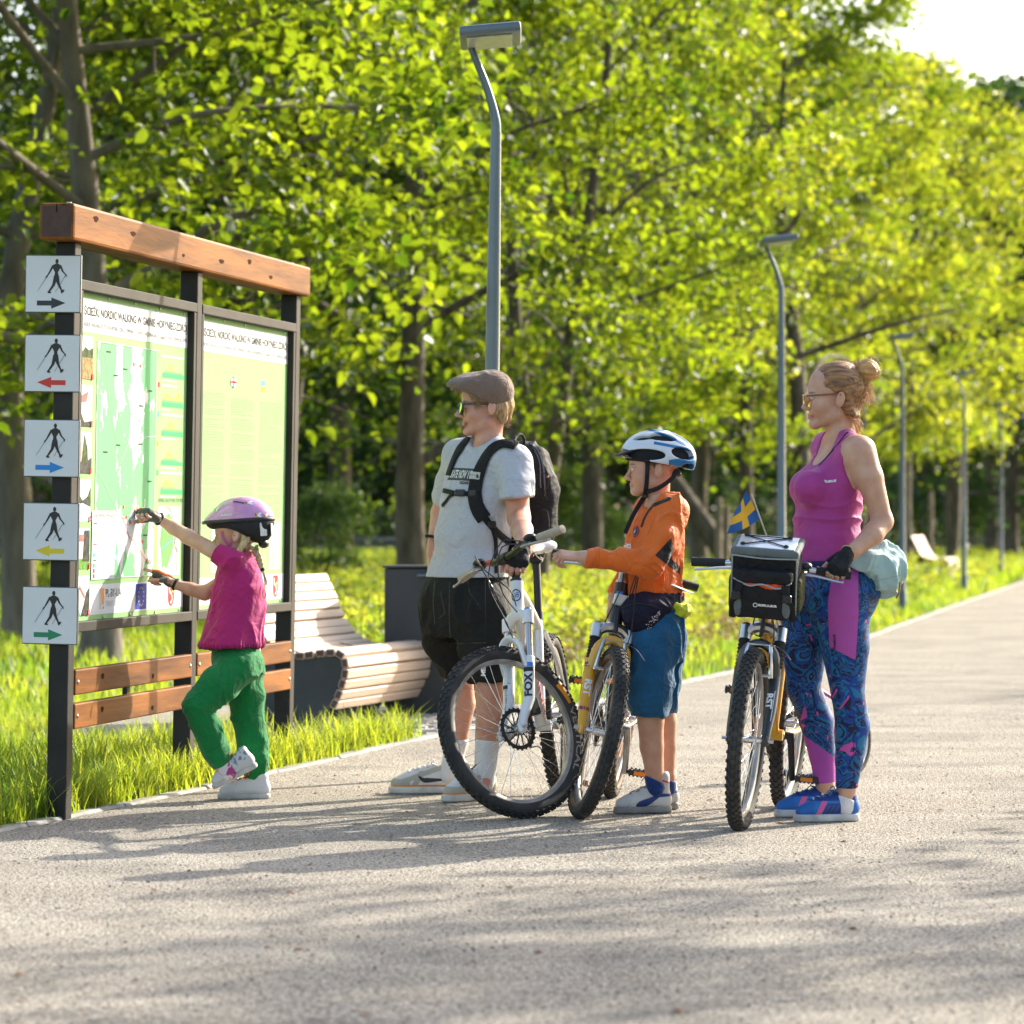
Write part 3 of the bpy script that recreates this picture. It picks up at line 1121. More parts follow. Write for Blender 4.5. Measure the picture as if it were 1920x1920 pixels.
GR = "trees in the row along the path"
plant_px('left', 'tree', 190, 29.6, 0.5, 1.0, "pale barked tree standing on the lawn straight behind the map board", group=GR)
plant_px('left', 'tree', 40, 35.0, 2.6, 1.05, "pale barked tree behind the walking signs, nearest the left end of the lawn", group=GR)
plant_px('side', 'tree', 530, 37.5, 1.1, 0.97, "two stemmed tree rising behind the far end of the board's wooden beam", group=GR)
plant_px('main', 'tree', 785, 40.0, 0.0, 1.0, "thick trunked leafy tree behind the dark litter bin", group=GR)
plant_px('side', 'tree', 1008, 43.0, 3.9, 1.0, "two stemmed tree right behind the man's backpack", group=GR)
plant_px('main', 'tree', 960, 49.0, 2.0, 0.98, "dark trunk half hidden by the lamp post behind the man's cap", group=GR)
plant_px('tall', 'tree', 1216, 56.0, 0.4, 1.0, "slim yellow green tree above the boy's blue and white helmet", group=GR)
plant_px('main', 'tree', 1495, 60.0, 4.1, 1.04, "dark trunked tree directly behind the nearer lamp post and the woman", group=GR)
plant_px('tall', 'tree', 1402, 71.0, 1.9, 1.05, "slender tree between the flag and the nearer lamp post", group=GR)
plant_px('tall', 'tree', 1700, 84.0, 2.8, 1.08, "tree whose trunk stands beside the second lamp post from the woman", group=GR)
plant_px('multi', 'tree', 1785, 92.0, 0.6, 1.05, "many stemmed yellow tree behind the distant lounger", group=GR)
plant_px('tall', 'tree', 1610, 76.0, 5.0, 1.0, "leafy tree behind the woman's head and hair bun", group=GR)
GB = "trees filling the background behind the lawn"
back = [('dim', 120, 58, "loose yellow green tree behind the topmost walking sign"), ('dim', 330, 64, "yellow green tree seen through the gap under the board's beam"),
		('dim', 640, 62, "yellow green tree filling the gap between the board and the thick trunk"), ('dim', 880, 70, "yellow green tree behind the man's face"),
		('dim', 1110, 68, "yellow green tree between the backpack and the boy's helmet"), ('far', 1310, 84, "yellow green tree behind the flag"),
		('multi', 1560, 96, "yellow tree between the woman's face and the second lamp post"), ('far', 1860, 112, "pale yellow tree at the end of the row near the last lamp post"),
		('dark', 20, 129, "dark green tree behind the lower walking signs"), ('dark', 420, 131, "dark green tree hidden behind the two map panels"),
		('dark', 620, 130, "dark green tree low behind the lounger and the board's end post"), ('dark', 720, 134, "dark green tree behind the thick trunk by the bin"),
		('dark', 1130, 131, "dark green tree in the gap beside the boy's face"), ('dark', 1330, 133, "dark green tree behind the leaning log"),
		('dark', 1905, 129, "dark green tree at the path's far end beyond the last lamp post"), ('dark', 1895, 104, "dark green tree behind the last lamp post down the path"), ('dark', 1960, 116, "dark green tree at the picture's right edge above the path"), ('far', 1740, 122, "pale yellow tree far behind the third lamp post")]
for i, (k, px, Y, lb) in enumerate(back):
	plant_px(k, 'tree', px, Y, i * 1.7, 1.0 + 0.05 * (i % 3), lb, group=GB)
for px, Y, sc, lb in ((592, 56, 0.55, "glossy leaved shrub low behind the right end of the board"), (10, 62, 1.0, "round green shrub at the lawn's left edge by the brick shed"), (1048, 72, 0.75, "dark leafy shrub low between the backpack and the boy's hands")):
	plant_px('bush', 'shrub', px, Y, px, sc, lb, "shrub", "shrubs on the lawn")

# far-off wood: one mass of dark and pale crowns
def far_wood():
	r = np.random.default_rng(77)
	Vs, Fs, Rs, o = [], [], [], 0
	for i in range(34):
		Y = 140 + 45 * r.random()
		x = -0.17 * Y + 0.36 * Y * (i + r.random()) / 34
		H = (11 + 5 * r.random()) * (0.62 if x / Y > 0.112 else 1)
		m = 2600
		c = r.normal(size=(m, 3))
		c = unitrows(c) * (0.55 + 0.45 * r.random(m) ** 0.5)[:, None] * np.array([4.2, 4.2, H * 0.5]) * (1 + 0.22 * vnoise(unitrows(c) * 2.4, i))[:, None]
		c += np.array([x, Y, H * 0.52])
		V, F = leaves(c, unitrows(np.array([0, 0, 0.7]) + r.normal(size=(m, 3))), 0.34 * (0.5 + r.random(m)), r)
		Vs.append(V); Fs.append(F + o); o += len(V)
		Rs.append(np.repeat(np.clip(r.random(m) * 0.6 + 0.4 * r.random(), 0, 1), 6))
	tag(put("far_wood", mesh("far_wood", np.concatenate(Vs), np.concatenate(Fs), leaf_d, smooth=False, attrs={"rnd": np.concatenate(Rs)})), kind="stuff")
far_wood()

# trees across the path, outside the picture, whose crowns dapple the gravel
for i, (x, y, sc) in enumerate(((10.3, 19.2, 0.9), (14.6, 22.6, 1.0), (18.5, 37.5, 1.15), (20.5, 50.0, 1.15))):
	plant('shade', 'tree', x, y, 1.3 * i + 0.4, sc, "leafy tree across the gravel path shading it from the sunny side", group="trees across the path")
# ------------------------------------------------------------ lamp posts, fences, benches, bin, shed
lamp_m = mat("lamp_paint", (0.13, 0.165, 0.18), 0.35, metal=0.3, var=0.15, vscale=3, bump=0.03)
lamp_glass = mat("lamp_lens", (0.5, 0.52, 0.52), 0.25, var=0.1, vscale=20)
def lamp_post(px, Y, label, H=3.28, k=1.0, tilt=0.0):
	t = thing("lamp_post", label, "lamp post", ((px - 960) * Y / F_PX, Y, 0), (0, R_(tilt), 0), "grey lamp posts along the path")
	b = MB()
	b.tube([[0, 0, 0], [0, 0, 0.01], [0, 0, 0.25], [0, 0, 0.27], [0, 0, 2.0], [0, 0, H - 0.42]], [0.052, 0.052, 0.050, 0.038 * k, 0.030 * k, 0.022 * k], 16)
	b.obj("pole", lamp_m, t)
	MB().tube(catmull([[0, 0, H - 0.43], [-0.004, 0, H - 0.36], [-0.045, 0.0, H - 0.22], [-0.115, 0.0, H - 0.05], [-0.118, 0, H - 0.02]], 14), np.linspace(0.023, 0.013, 14), 12).obj("arm", lamp_m, t)
	M = np.array(Matrix.Rotation(R_(-6), 3, 'Y'))
	h = MB().box((-0.03, -0.12, H - 0.01), (0.27, 0.52, 0.045), M, 0.012, 2).obj("lamp_head", lamp_m, t)
	MB().box((-0.034, -0.12, H - 0.037), (0.2, 0.42, 0.008), M, 0.002).obj("lens", lamp_glass, h)
	return t
lamp_post(911, 16.6, "tall grey lamp post standing behind the man in the flat cap", k=1.05, tilt=0.9)
lamp_post(1465, 28.8, "grey lamp post rising between the small flag and the woman")
lamp_post(1692, 44.2, "grey lamp post behind the woman's shoulder and mint bag")
lamp_post(1808, 55.5, "grey lamp post beside the distant lounger's right side")
lamp_post(1877, 70.6, "grey lamp post farthest down the path before the dark trees")

stake_m = mat("weathered_stake", (0.36, 0.27, 0.19), 0.9, var=0.4, vscale=6, bump=0.4, bscale=40, stretch=(1, 1, 0.2))
rail_m = mat("weathered_rail", (0.38, 0.30, 0.25), 0.9, var=0.4, vscale=3, bump=0.4, bscale=30, stretch=(0.2, 1, 1))
# far plant nursery fence: stakes, two low rails and climbing plants
fence = thing("nursery_fence", "long low fence of wooden stakes and rails across the far lawn", "fence", (0, 125, 0))
r = np.random.default_rng(4)
sm = mesh("stake", MB().tube([[0, 0, 0], [0, 0, 0.8], [0.01, 0, 1.62], [0.01, 0, 1.66]], [0.06, 0.055, 0.05, 0.03], 7).arr(), MB().tube([[0, 0, 0], [0, 0, 0.8], [0.01, 0, 1.62], [0.01, 0, 1.66]], [0.06, 0.055, 0.05, 0.03], 7).f, stake_m)
for i in range(44):
	o = put("stake", sm, fence, (-17.5 + i * 0.82 + r.uniform(-.2, .2), r.uniform(-.3, .3), 0))
	o.scale = (r.uniform(.8, 1.2), 1, r.uniform(0.75, 1.05))
for z in (0.14, 0.38):
	for k in range(9):
		MB().box((0, 0, 0), (3.98, 0.09, 0.13), None, 0.012).obj("rail", rail_m, fence, loc=(-16 + 4 * k, -0.45, z))
def climbers():
	r = np.random.default_rng(14)
	c = np.c_[r.uniform(-18, 18, 15000), 125 + r.normal(size=15000) * 0.35 + 0.4, np.zeros(15000)]
	c[:, 2] = 0.1 + (0.7 + 1.2 * np.clip(0.5 + 0.6 * vnoise(np.c_[c[:, 0] * 1.6, c[:, 1] * 0, c[:, 2]], 3), 0.1, 1)) * r.random(15000)
	V, F = leaves(c, unitrows(r.normal(size=(15000, 3)) + np.array([0.4, -0.2, 0.3])), 0.12 * (0.6 + r.random(15000)), r)
	tag(put("climbing_plants", mesh("climbing_plants", V, F, weed_g, smooth=False, attrs={"rnd": np.repeat(r.random(15000), 6)})), kind="stuff")
weed_g = leaf_mat("climber_leaf", (0.06, 0.10, 0.03), (0.14, 0.19, 0.06), (0.16, 0.28, 0.05), (0.38, 0.46, 0.12), 0.5, 0.5, 0.4)
climbers()

def log_between(name, label, cat, a, b, ra, rb, m, group=None):
	a, b = np.array(a, float), np.array(b, float)
	t = thing(name, label, cat, tuple(a), None, group)
	mid = (b - a) * 0.5 + np.array([0.02, 0, -0.03])
	MB().tube(catmull([np.zeros(3), mid, b - a], 10), np.linspace(ra, rb, 10), 10).obj("trunk" if cat == "log" else "shaft", m, t)
	return t
log_between("fallen_log", "thick bare log leaning down behind the boy's back", "log", P(1385, 1075, 66), P(1238, 868, 66.6), 0.21, 0.17, bark)
for px, Y, h, lb in ((1347, 58, 1.42, "straight wooden stake standing behind the flag"), (1362, 61, 1.3, "thin wooden stake just right of the straight one behind the flag"), (648, 70, 1.2, "thin stake on the lawn between board and bin"), (1128, 90, 1.6, "thin stake behind the boy's collar"), (1745, 88, 1.7, "wooden stake by the distant lounger")):
	t = thing("tree_stake", lb, "stake", ((px - 960) * Y / F_PX, Y, 0), None, "tree stakes on the lawn")
	MB().tube([[0, 0, -0.1], [0, 0, h * 0.5], [0.01, 0, h], [0.01, 0, h + 0.02]], [0.055, 0.055, 0.05, 0.03], 8).obj("shaft", stake_m, t)

# brick shed far left
shed = thing("shed", "small brown brick shed with a dark roof behind the lower walking signs", "shed", tuple(np.array([(40 - 960) * 118 / F_PX, 118, 0])))
brick_m = mat("shed_wall", (0.17, 0.085, 0.055), 0.9, var=0.4, vscale=9, bump=0.3, bscale=20)
MB().box((0, 0, 1.05), (2.4, 2.4, 2.1)).obj("wall", brick_m, shed)
MB().prism([[-1.4, 0], [1.4, 0], [0, 0.7]], -1.4, 1.4, frame((1, 0, 0), (0, 0, 1), (0, -1, 0), (0, 0, 2.1))).obj("roof", mat("shed_roof", (0.07, 0.06, 0.055), 0.8, var=0.3), shed, smooth=False)
MB().box((0.2, -1.21, 0.95), (0.8, 0.05, 1.9), None, 0.01).obj("door", mat("shed_door", (0.09, 0.06, 0.04), 0.7, var=0.3, stretch=(6, 1, 1)), shed)

# lounger benches of curved slats on steel end plates
slat_m = mat("pale_larch", (0.58, 0.44, 0.33), 0.62, var=0.3, vscale=5, bump=0.25, bscale=30, stretch=(0.12, 3, 3))
slat_end = mat("larch_end", (0.10, 0.055, 0.035), 0.8, var=0.4, vscale=30)
steel_m = mat("dark_steel", (0.045, 0.048, 0.048), 0.5, metal=0.2, var=0.3, vscale=6, bump=0.08, bscale=80)
def bench_build(loc, rot, label, W=1.5, sc=1.0):
	"""Wide lounger: its profile lies in y (foot towards -y) and z; slats run along x, near plate at x = 0."""
	t = thing("lounger_bench", label, "bench", loc, (0, 0, rot), "slatted lounger benches beside the path")
	t.scale = (sc, sc, sc)
	pr = catmull([[0.64, 0.82], [0.565, 0.67], [0.49, 0.52], [0.41, 0.435], [0.28, 0.395], [0.14, 0.41], [0.05, 0.412], [0.005, 0.375], [0.0, 0.31], [0.02, 0.235], [0.05, 0.165], [0.075, 0.115]], 200)
	d = np.r_[0, np.cumsum(np.linalg.norm(np.diff(pr, axis=0), axis=1))]
	q = MB().box((0, 0, 0), (W, 0.052, 0.040), None, 0.006)
	mi = []
	V = q.arr()
	for f in q.f:
		c = V[f].mean(0)
		mi.append(1 if abs(c[0]) > W / 2 - 1e-4 else 0)
	sm_ = mesh("slat", V, q.f, [slat_m, slat_end], mi, smooth=False)
	n = 20
	for i in range(n):
		s_ = d[-1] * (i + 0.5) / n
		k = min(np.searchsorted(d, s_), 198)
		tg = pr[k + 1] - pr[k - 1]
		o = put("slat", sm_, t, (W / 2 + random.uniform(-.006, .006), pr[k][0], pr[k][1]))
		o.rotation_euler = (math.atan2(tg[1], tg[0]), 0, random.uniform(-.004, .004))
	poly = []
	for i in range(92, 196, 6):
		tg = unit(pr[i + 1] - pr[i - 1])
		poly.append(list(pr[i] + 0.026 * np.array([-tg[1], tg[0]]) * (1 if np.array([-tg[1], tg[0]]) @ (np.array([0.3, 0.15]) - pr[i]) > 0 else -1)))
	poly += [[0.16, 0.0], [0.50, 0.0], [0.58, 0.30], [0.52, 0.47]]
	for x in (0.03, 0.98 * W / 1.5):
		M = frame((0, 1, 0), (0, 0, 1), (1, 0, 0), (x, 0, 0))
		MB().prism(poly, -0.006, 0.006, M).obj("end_plate", steel_m, t, smooth=False)
		MB().prism([[0.50, 0.42], [0.53, 0.42], [0.67, 0.78], [0.645, 0.79]], -0.006, 0.006, M).obj("back_bracket", steel_m, t, smooth=False)
	MB().box((W / 2, 0.34, 0.2), (W - 0.5, 0.04, 0.04)).obj("crossbar", steel_m, t, smooth=False)
	return t

bench_build((-0.895, 20.0, 0.004), R_(74), "pale slatted wooden lounger bench on dark steel plates beside the litter bin", W=1.5)
bench_build(((1776 - 960) * 64 / F_PX, 64, 0), R_(76), "distant slatted lounger bench among yellow weeds far down the path", W=1.5)

bin_ = thing("litter_bin", "tall dark grey steel litter bin behind the man", "litter bin", (-0.36, 21.65, 0), (0, 0, R_(-4)))
bin_m = mat("bin_steel", (0.035, 0.04, 0.043), 0.45, metal=0.2, var=0.2, vscale=4, bump=0.05, bscale=60)
MB().box((0, 0, 0.425), (0.72, 0.42, 0.85), None, 0.006).obj("body", bin_m, bin_, smooth=False)
MB().box((0, 0, 0.859), (0.74, 0.44, 0.014), None, 0.004).obj("lid", bin_m, bin_, smooth=False)
MB().box((-0.02, -0.228, 0.81), (0.30, 0.030, 0.018), None, 0.006).obj("handle", lamp_m, bin_, smooth=False)
# ------------------------------------------------------------ map board and walking signs
BD_O = np.array([-1.724, 14.2, 0.0])
BD_ANG = math.atan2(0.9824, 0.1867)
board = thing("map_board", "wooden beamed map board on three dark steel posts with green map panels", "notice board", tuple(BD_O), None)
LEAN = R_(1.03)
BD_R = Matrix.Rotation(LEAN, 4, (0.1867, 0.9824, 0)) @ Matrix.Rotation(BD_ANG, 4, 'Z')
board.rotation_euler = BD_R.to_euler()
BD_M = np.array(Matrix.Translation(BD_O) @ BD_R)

post_m = mat("post_paint", (0.042, 0.039, 0.033), 0.6, spec=0.15, var=0.3, vscale=5, bump=0.05, bscale=120)
wood_m = mat("oiled_pine", (0.26, 0.092, 0.015), 0.55, spec=0.12, col2=(0.085, 0.028, 0.006), ramp=(0.30, 0.62), vscale=6.5, bump=0.12, bscale=40, stretch=(0.22, 2.2, 2.2), detail=6, coat=0.0)
knot_m = mat("pine_knot", (0.05, 0.018, 0.006), 0.9, spec=0.05, var=0.3, vscale=40)
wend_m = mat("pine_end", (0.075, 0.033, 0.018), 0.6, var=0.4, vscale=18, bump=0.2)
bolt_m = mat("zinc_bolt", (0.45, 0.44, 0.42), 0.35, metal=0.9, var=0.2, vscale=60)

def wood_box(name, c, size, bev, parent):
	q = MB().box(c, size, None, bev, 2)
	V = q.arr()
	mi = [1 if abs(V[f].mean(0)[0] - c[0]) > size[0] / 2 - 1e-4 else 0 for f in q.f]
	return put(name, mesh(name, V, q.f, [wood_m, wend_m], mi, smooth=False), parent)

XS = (0.0, 1.726, 3.45)
for x in XS:
	po = MB().box((x, 0, 1.07), (0.078, 0.078, 2.24), None, 0.006, 2).obj("post", post_m, board, smooth=False)
beam = wood_box("beam", (1.70, 0.0, 2.26), (3.71, 0.138, 0.14), 0.012, board)
def knots(parent, spots, y):
	for (x, z, w_, h) in spots:
		a = np.arange(9) / 9 * 6.283
		MB().prism(np.c_[x + w_ * np.cos(a) * (1 + 0.3 * np.sin(3 * a)), z + h * np.sin(a)], 0, 0.0012, frame((1, 0, 0), (0, 0, 1), (0, -1, 0), (0, y, 0))).obj("knot", knot_m, parent, smooth=False)
knots(beam, ((0.12, 2.29, 0.03, 0.012), (0.62, 2.27, 0.035, 0.010), (1.35, 2.235, 0.02, 0.007), (1.95, 2.25, 0.04, 0.010), (2.42, 2.28, 0.03, 0.012), (2.80, 2.235, 0.03, 0.009)), -0.0692)
MB().box((-0.1568, 0.0, 2.31), (0.002, 0.004, 0.03)).obj("crack", knot_m, beam)
for x in XS:
	MB().cyl((x, 0, 2.328), (x, 0, 2.345), 0.012, 0.010, 8).obj("bolt", bolt_m, beam)
for i, (x0, x1) in enumerate(((0.043, 1.683), (1.769, 3.407))):
	for z in (0.517, 0.387):
		pl = wood_box("plank", ((x0 + x1) / 2, -0.028, z), (x1 - x0, 0.032, 0.098), 0.006, board)
		for x in (x0 + 0.03, x1 - 0.03):
			MB().ball((x, -0.045, z), (0.009, 0.004, 0.009), 8, 6).obj("bolt", bolt_m, pl)
		knots(pl, (((x0 + 0.35 * (1 + i)) % x1 if (x0 + 0.35 * (1 + i)) > x0 else x0 + 0.4, z + 0.01, 0.018, 0.012), (x0 + 1.05, z - 0.02, 0.015, 0.01)), -0.0442)
	MB().box(((x0 + x1) / 2, 0.0, 0.45), (0.04, 0.02, 0.2)).obj("batten", post_m, board, smooth=False)

# ---- prints
def flatm(name, col, rough=0.35, var=0.05, vs_=4):
	return mat(name, col, 0.7, var=var, vscale=vs_, spec=0.06)
pr_green = flatm("print_green", (0.28, 0.48, 0.20))
pr_band = flatm("print_lime", (0.3, 0.55, 0.16))
pr_white = flatm("print_white", (0.62, 0.64, 0.64))
pr_text = flatm("print_ink", (0.06, 0.06, 0.055))
pr_grey = flatm("print_grey", (0.30, 0.36, 0.22))
pr_grey2 = flatm("print_pale_grey", (0.50, 0.52, 0.50))
pr_red = flatm("print_red", (0.72, 0.06, 0.05))
pr_blue = flatm("print_blue", (0.10, 0.36, 0.75))
pr_navy = flatm("print_navy", (0.045, 0.07, 0.33))
pr_yellow = flatm("print_yellow", (0.85, 0.68, 0.05))
pr_orange = flatm("print_orange", (0.80, 0.30, 0.08))
pr_hill = flatm("print_hill", (0.08, 0.46, 0.16))
pr_dgreen = flatm("print_dark_green", (0.16, 0.50, 0.12))
pr_road = flatm("print_road", (0.33, 0.31, 0.30))

def map_mat():
	m = bpy.data.materials.new("trail_map")
	m.use_nodes = True
	nt = m.node_tree
	b = nt.nodes["Principled BSDF"]
	b.inputs["Roughness"].default_value = 0.7
	b.inputs["Specular IOR Level"].default_value = 0.06
	tc = nt.nodes.new("ShaderNodeTexCoord")
	mp = nt.nodes.new("ShaderNodeMapping")
	mp.inputs["Scale"].default_value = (1.6, 1, 1.0)
	mp.inputs["Location"].default_value = (0.31, 0.0, 0.12)
	_lk(nt, tc.outputs["Object"], mp.inputs[0])
	n = nt.nodes.new("ShaderNodeTexNoise")
	n.inputs["Scale"].default_value = 3.1
	n.inputs["Detail"].default_value = 5
	n.inputs["Roughness"].default_value = 0.62
	_lk(nt, mp.outputs[0], n.inputs["Vector"])
	r = nt.nodes.new("ShaderNodeValToRGB")
	r.color_ramp.interpolation = 'CONSTANT'
	e = r.color_ramp.elements
	e[0].color = (0.17, 0.46, 0.21, 1)
	e[1].position = 0.535
	e[1].color = (0.60, 0.62, 0.60, 1)
	_lk(nt, n.outputs["Fac"], r.inputs[0])
	_lk(nt, r.outputs[0], b.inputs["Base Color"])
	return m
map_m = map_mat()
def hill_mat():
	m = bpy.data.materials.new("height_profile")
	m.use_nodes = True
	nt = m.node_tree
	b = nt.nodes["Principled BSDF"]
	b.inputs["Roughness"].default_value = 0.7
	b.inputs["Specular IOR Level"].default_value = 0.06
	at = nt.nodes.new("ShaderNodeAttribute")
	at.attribute_name = "hgt"
	r = nt.nodes.new("ShaderNodeValToRGB")
	e = r.color_ramp.elements
	e[0].color, e[1].color = (0.07, 0.46, 0.16, 1), (0.75, 0.72, 0.06, 1)
	e[0].position, e[1].position = 0.25, 1.0
	_lk(nt, at.outputs["Fac"], r.inputs[0])
	_lk(nt, r.outputs[0], b.inputs["Base Color"])
	return m
hill_m = hill_mat()

class Sheet:
	"""Flat prints on a panel: u to the right and z up, both in board metres, layer by layer towards the reader."""
	def __init__(s, parent, x0, y):
		s.p, s.x0, s.y, s.k = parent, x0, y, 0
	def M(s, lay):
		return frame((1, 0, 0), (0, 0, 1), (0, -1, 0), (s.x0, s.y - 0.0007 * lay, 0))
	def poly(s, name, pts, m, lay):
		v, f = fill(pts)
		return MB().add(v, f, s.M(lay)).obj(name, m, s.p, smooth=False)
	def rect(s, name, u0, z0, u1, z1, m, lay):
		return s.poly(name, [[u0, z0], [u1, z0], [u1, z1], [u0, z1]], m, lay)
	def many(s, name, polys, m, lay):
		b = MB()
		for q in polys:
			v, f = fill(q)
			b.add(v, f, s.M(lay))
		return b.obj(name, m, s.p, smooth=False)
	def strip(s, pts, w_):
		out = []
		p = np.asarray(pts, float)
		for i in range(len(p) - 1):
			t = unit(p[i + 1] - p[i])
			n = np.array([-t[1], t[0]]) * w_ / 2
			out.append([p[i] - n, p[i + 1] - n, p[i + 1] + n, p[i] + n])
		return out
	def text(s, name, body, u0, z, size, m, lay, u1=None, align='LEFT', bold=0.0):
		v, f = text_mesh(body, size, align, bold)
		v = v.copy()
		if u1 is not None:
			v[:, 0] *= (u1 - u0) / max(1e-6, v[:, 0].max())
		v = v + np.array([u0, z, 0])
		return MB().add(v, f, s.M(lay)).obj(name, m, s.p, smooth=False)
	def lines(s, name, u0, z1, u1, n, dz, th, m, lay, seed, fill_=0.93):
		"""Rows of small print, each row broken into words too small to read."""
		r = np.random.default_rng(seed)
		polys = []
		for i in range(n):
			z = z1 - i * dz
			u = u0
			end = u0 + (u1 - u0) * (fill_ if r.random() < 0.85 else 0.3 + 0.5 * r.random())
			if r.random() < 0.07:
				continue
			while u < end:
				l = min(r.uniform(0.01, 0.05), end - u)
				polys.append([[u, z - th], [u + l, z - th], [u + l, z], [u, z]])
				u += l + 0.006
		return s.many(name, polys, m, lay)

TITLE = "ŚCIEŻKI NORDIC WALKING W GMINIE HORYNIEC-ZDRÓJ"
SUB = "NORDIC WALKING ROUTES IN HORYNIEC-ZDRÓJ COMMUNE | СТЕЖКИ СКАНДИНАВСЬКОЇ ХОДЬБИ В ГМІНІ ГОРИНЕЦЬ-ЗДРУЙ"
def panel(x0, x1, label):
	p = MB().box(((x0 + x1) / 2, -0.004, 1.38), (x1 - x0 - 0.07, 0.008, 1.275)).obj("map_panel", pr_green, board, smooth=False)
	p["label"] = label
	fr = MB()
	for z, h in ((2.035, 0.04), (0.727, 0.04)):
		fr.box(((x0 + x1) / 2, -0.010, z), (x1 - x0, 0.062, h), None, 0.003)
	for x in (x0 + 0.019, x1 - 0.019):
		fr.box((x, -0.010, 1.381), (0.036, 0.056, 1.268), None, 0.003)
	fr.obj("panel_frame", post_m, board, smooth=False)
	sh = Sheet(p, x0 + 0.037, -0.0083)
	W = x1 - x0 - 0.074
	sh.rect("header_band", 0, 1.862, W, 1.993, pr_white, 1)
	sh.text("title_text", TITLE, 0.10, 1.928, 0.045, pr_text, 2, W - 0.01, bold=0.0012)
	sh.text("subtitle_text", SUB, 0.10, 1.884, 0.0235, pr_text, 2, W - 0.012)
	sh.rect("logo_band", 0.235 if x0 < 1 else 0.0, 0.766, W - 0.004, 0.884, pr_white, 1)
	for u in (0.06, 0.42, 0.78, 1.14, 1.5):
		for z in (2.006, 0.755):
			MB().ball((x0 + 0.037 + u, -0.0105, z), (0.006, 0.003, 0.006), 8, 5).obj("screw", bolt_m, p)
	return p, sh, W
p1, s1, W1 = panel(0.043, 1.683, "map panel with trail map, photos and height profiles")
p2, s2, W2 = panel(1.769, 3.407, "text panel with three columns of small print")

# --- panel one: photos down the side
ph_sky = flatm("photo_sky", (0.62, 0.70, 0.76), var=0.1)
ph_tree = mat("photo_tree", (0.10, 0.13, 0.05), 0.7, spec=0.06, var=0.7, vscale=60)
ph_field = mat("photo_field", (0.36, 0.27, 0.12), 0.7, spec=0.06, var=0.5, vscale=70)
ph_wall = flatm("photo_wall", (0.62, 0.55, 0.44), var=0.15, vs_=30)
ph_roof = flatm("photo_roof", (0.35, 0.17, 0.15), var=0.2, vs_=30)
ph_dark = mat("photo_dark", (0.09, 0.09, 0.075), 0.7, spec=0.06, var=0.6, vscale=50)
ph_lawn = mat("photo_lawn", (0.16, 0.34, 0.06), 0.7, spec=0.06, var=0.4, vscale=50)
def photo(z0, z1, shapes, num):
	o = s1.rect("photo", 0.02, z0, 0.225, z1, ph_sky, 1)
	h = z1 - z0
	keep = s1.p
	s1.p = o
	for j, (m, pts) in enumerate(shapes):
		s1.poly("photo_print", [[0.02 + 0.205 * a, z0 + h * b] for a, b in pts], m, 2 + j)
	s1.rect("photo_tab", 0.205, z0, 0.225, z0 + 0.022, pr_red, 8)
	s1.text("photo_number", num, 0.209, z0 + 0.004, 0.02, pr_white, 9)
	s1.p = keep
Q = lambda a, b, c, d: [[a, b], [c, b], [c, d], [a, d]]
photo(1.680, 1.846, [(ph_tree, [[0, .45], [1, .45], [1, .75], [.75, .68], [.5, .75], [.3, .6], [0, .62]]), (ph_field, Q(0, 0, 1, .5))], "1")
photo(1.497, 1.657, [(ph_wall, [[.1, .1], [.9, .1], [.9, .6], [.75, .85], [.6, .6], [.1, .55]]), (ph_roof, [[.1, .55], [.62, .6], [.75, .86], [.25, .72]]), (ph_dark, [[0, 0], [1, 0], [1, .15], [.5, .1], [.12, .5], [0, .6]])], "2")
photo(1.316, 1.476, [(ph_wall, Q(.05, .3, .5, .7)), (ph_tree, [[.35, .2], [.8, .2], [.75, .6], [.55, .95], [.45, .6]]), (ph_dark, [[0, 0], [1, 0], [1, .4], [.6, .25], [0, .3]])], "3")
photo(1.131, 1.291, [(ph_tree, [[0, .45], [1, .5], [1, .85], [.8, .6], [.5, .5], [.2, .7], [0, .75]]), (ph_dark, [[0, .35], [.5, .45], [1, .35], [1, .55], [.5, .5], [0, .5]])], "4")
photo(0.946, 1.104, [(ph_lawn, Q(0, 0, 1, .35)), (ph_wall, Q(.25, .25, .75, .7)), (ph_roof, [[.2, .68], [.8, .68], [.6, .85], [.35, .85]]), (ph_dark, [[.55, .2], [.95, .2], [.95, .95], [.65, .95]])], "5")
photo(0.766, 0.920, [(ph_wall, [[.1, .2], [.7, .2], [.7, .55], [.4, .75], [.1, .55]]), (ph_roof, [[.38, .78], [.75, .5], [.72, .42], [.38, .68]]), (ph_dark, [[.5, 0], [1, 0], [1, .7], [.85, .6], [.7, .3]]), (ph_lawn, [[0, 0], [.45, 0], [.3, .25], [0, .25]])], "6")
# --- trail map
mp_ = s1.rect("trail_map", 0.285, 0.907, 1.105, 1.832, map_m, 1)
s1.p = mp_
def road(pts, w_, m, lay):
	return s1.many("map_road", s1.strip(catmull(np.array(pts), 20), w_), m, lay)
road([[0.29, 1.82], [0.40, 1.77], [0.44, 1.62], [0.55, 1.45], [0.60, 1.33], [0.62, 1.20], [0.72, 1.10], [0.80, 1.02], [0.86, 0.92]], 0.004, pr_road, 2)
road([[0.29, 1.33], [0.42, 1.27], [0.52, 1.21], [0.66, 1.14], [0.84, 1.20], [1.00, 1.32], [1.10, 1.44]], 0.004, pr_road, 2)
road([[0.62, 1.36], [0.74, 1.46], [0.86, 1.56], [0.84, 1.70], [0.80, 1.76]], 0.003, pr_grey2, 2)
road([[1.10, 1.48], [0.92, 1.46], [0.80, 1.34], [0.78, 1.25]], 0.003, pr_grey2, 2)
road([[0.56, 0.96], [0.64, 1.06], [0.74, 1.13], [0.86, 1.16]], 0.004, pr_blue, 2)
road([[0.70, 1.09], [0.84, 1.04], [0.98, 0.98], [1.09, 0.94]], 0.003, pr_red, 2)
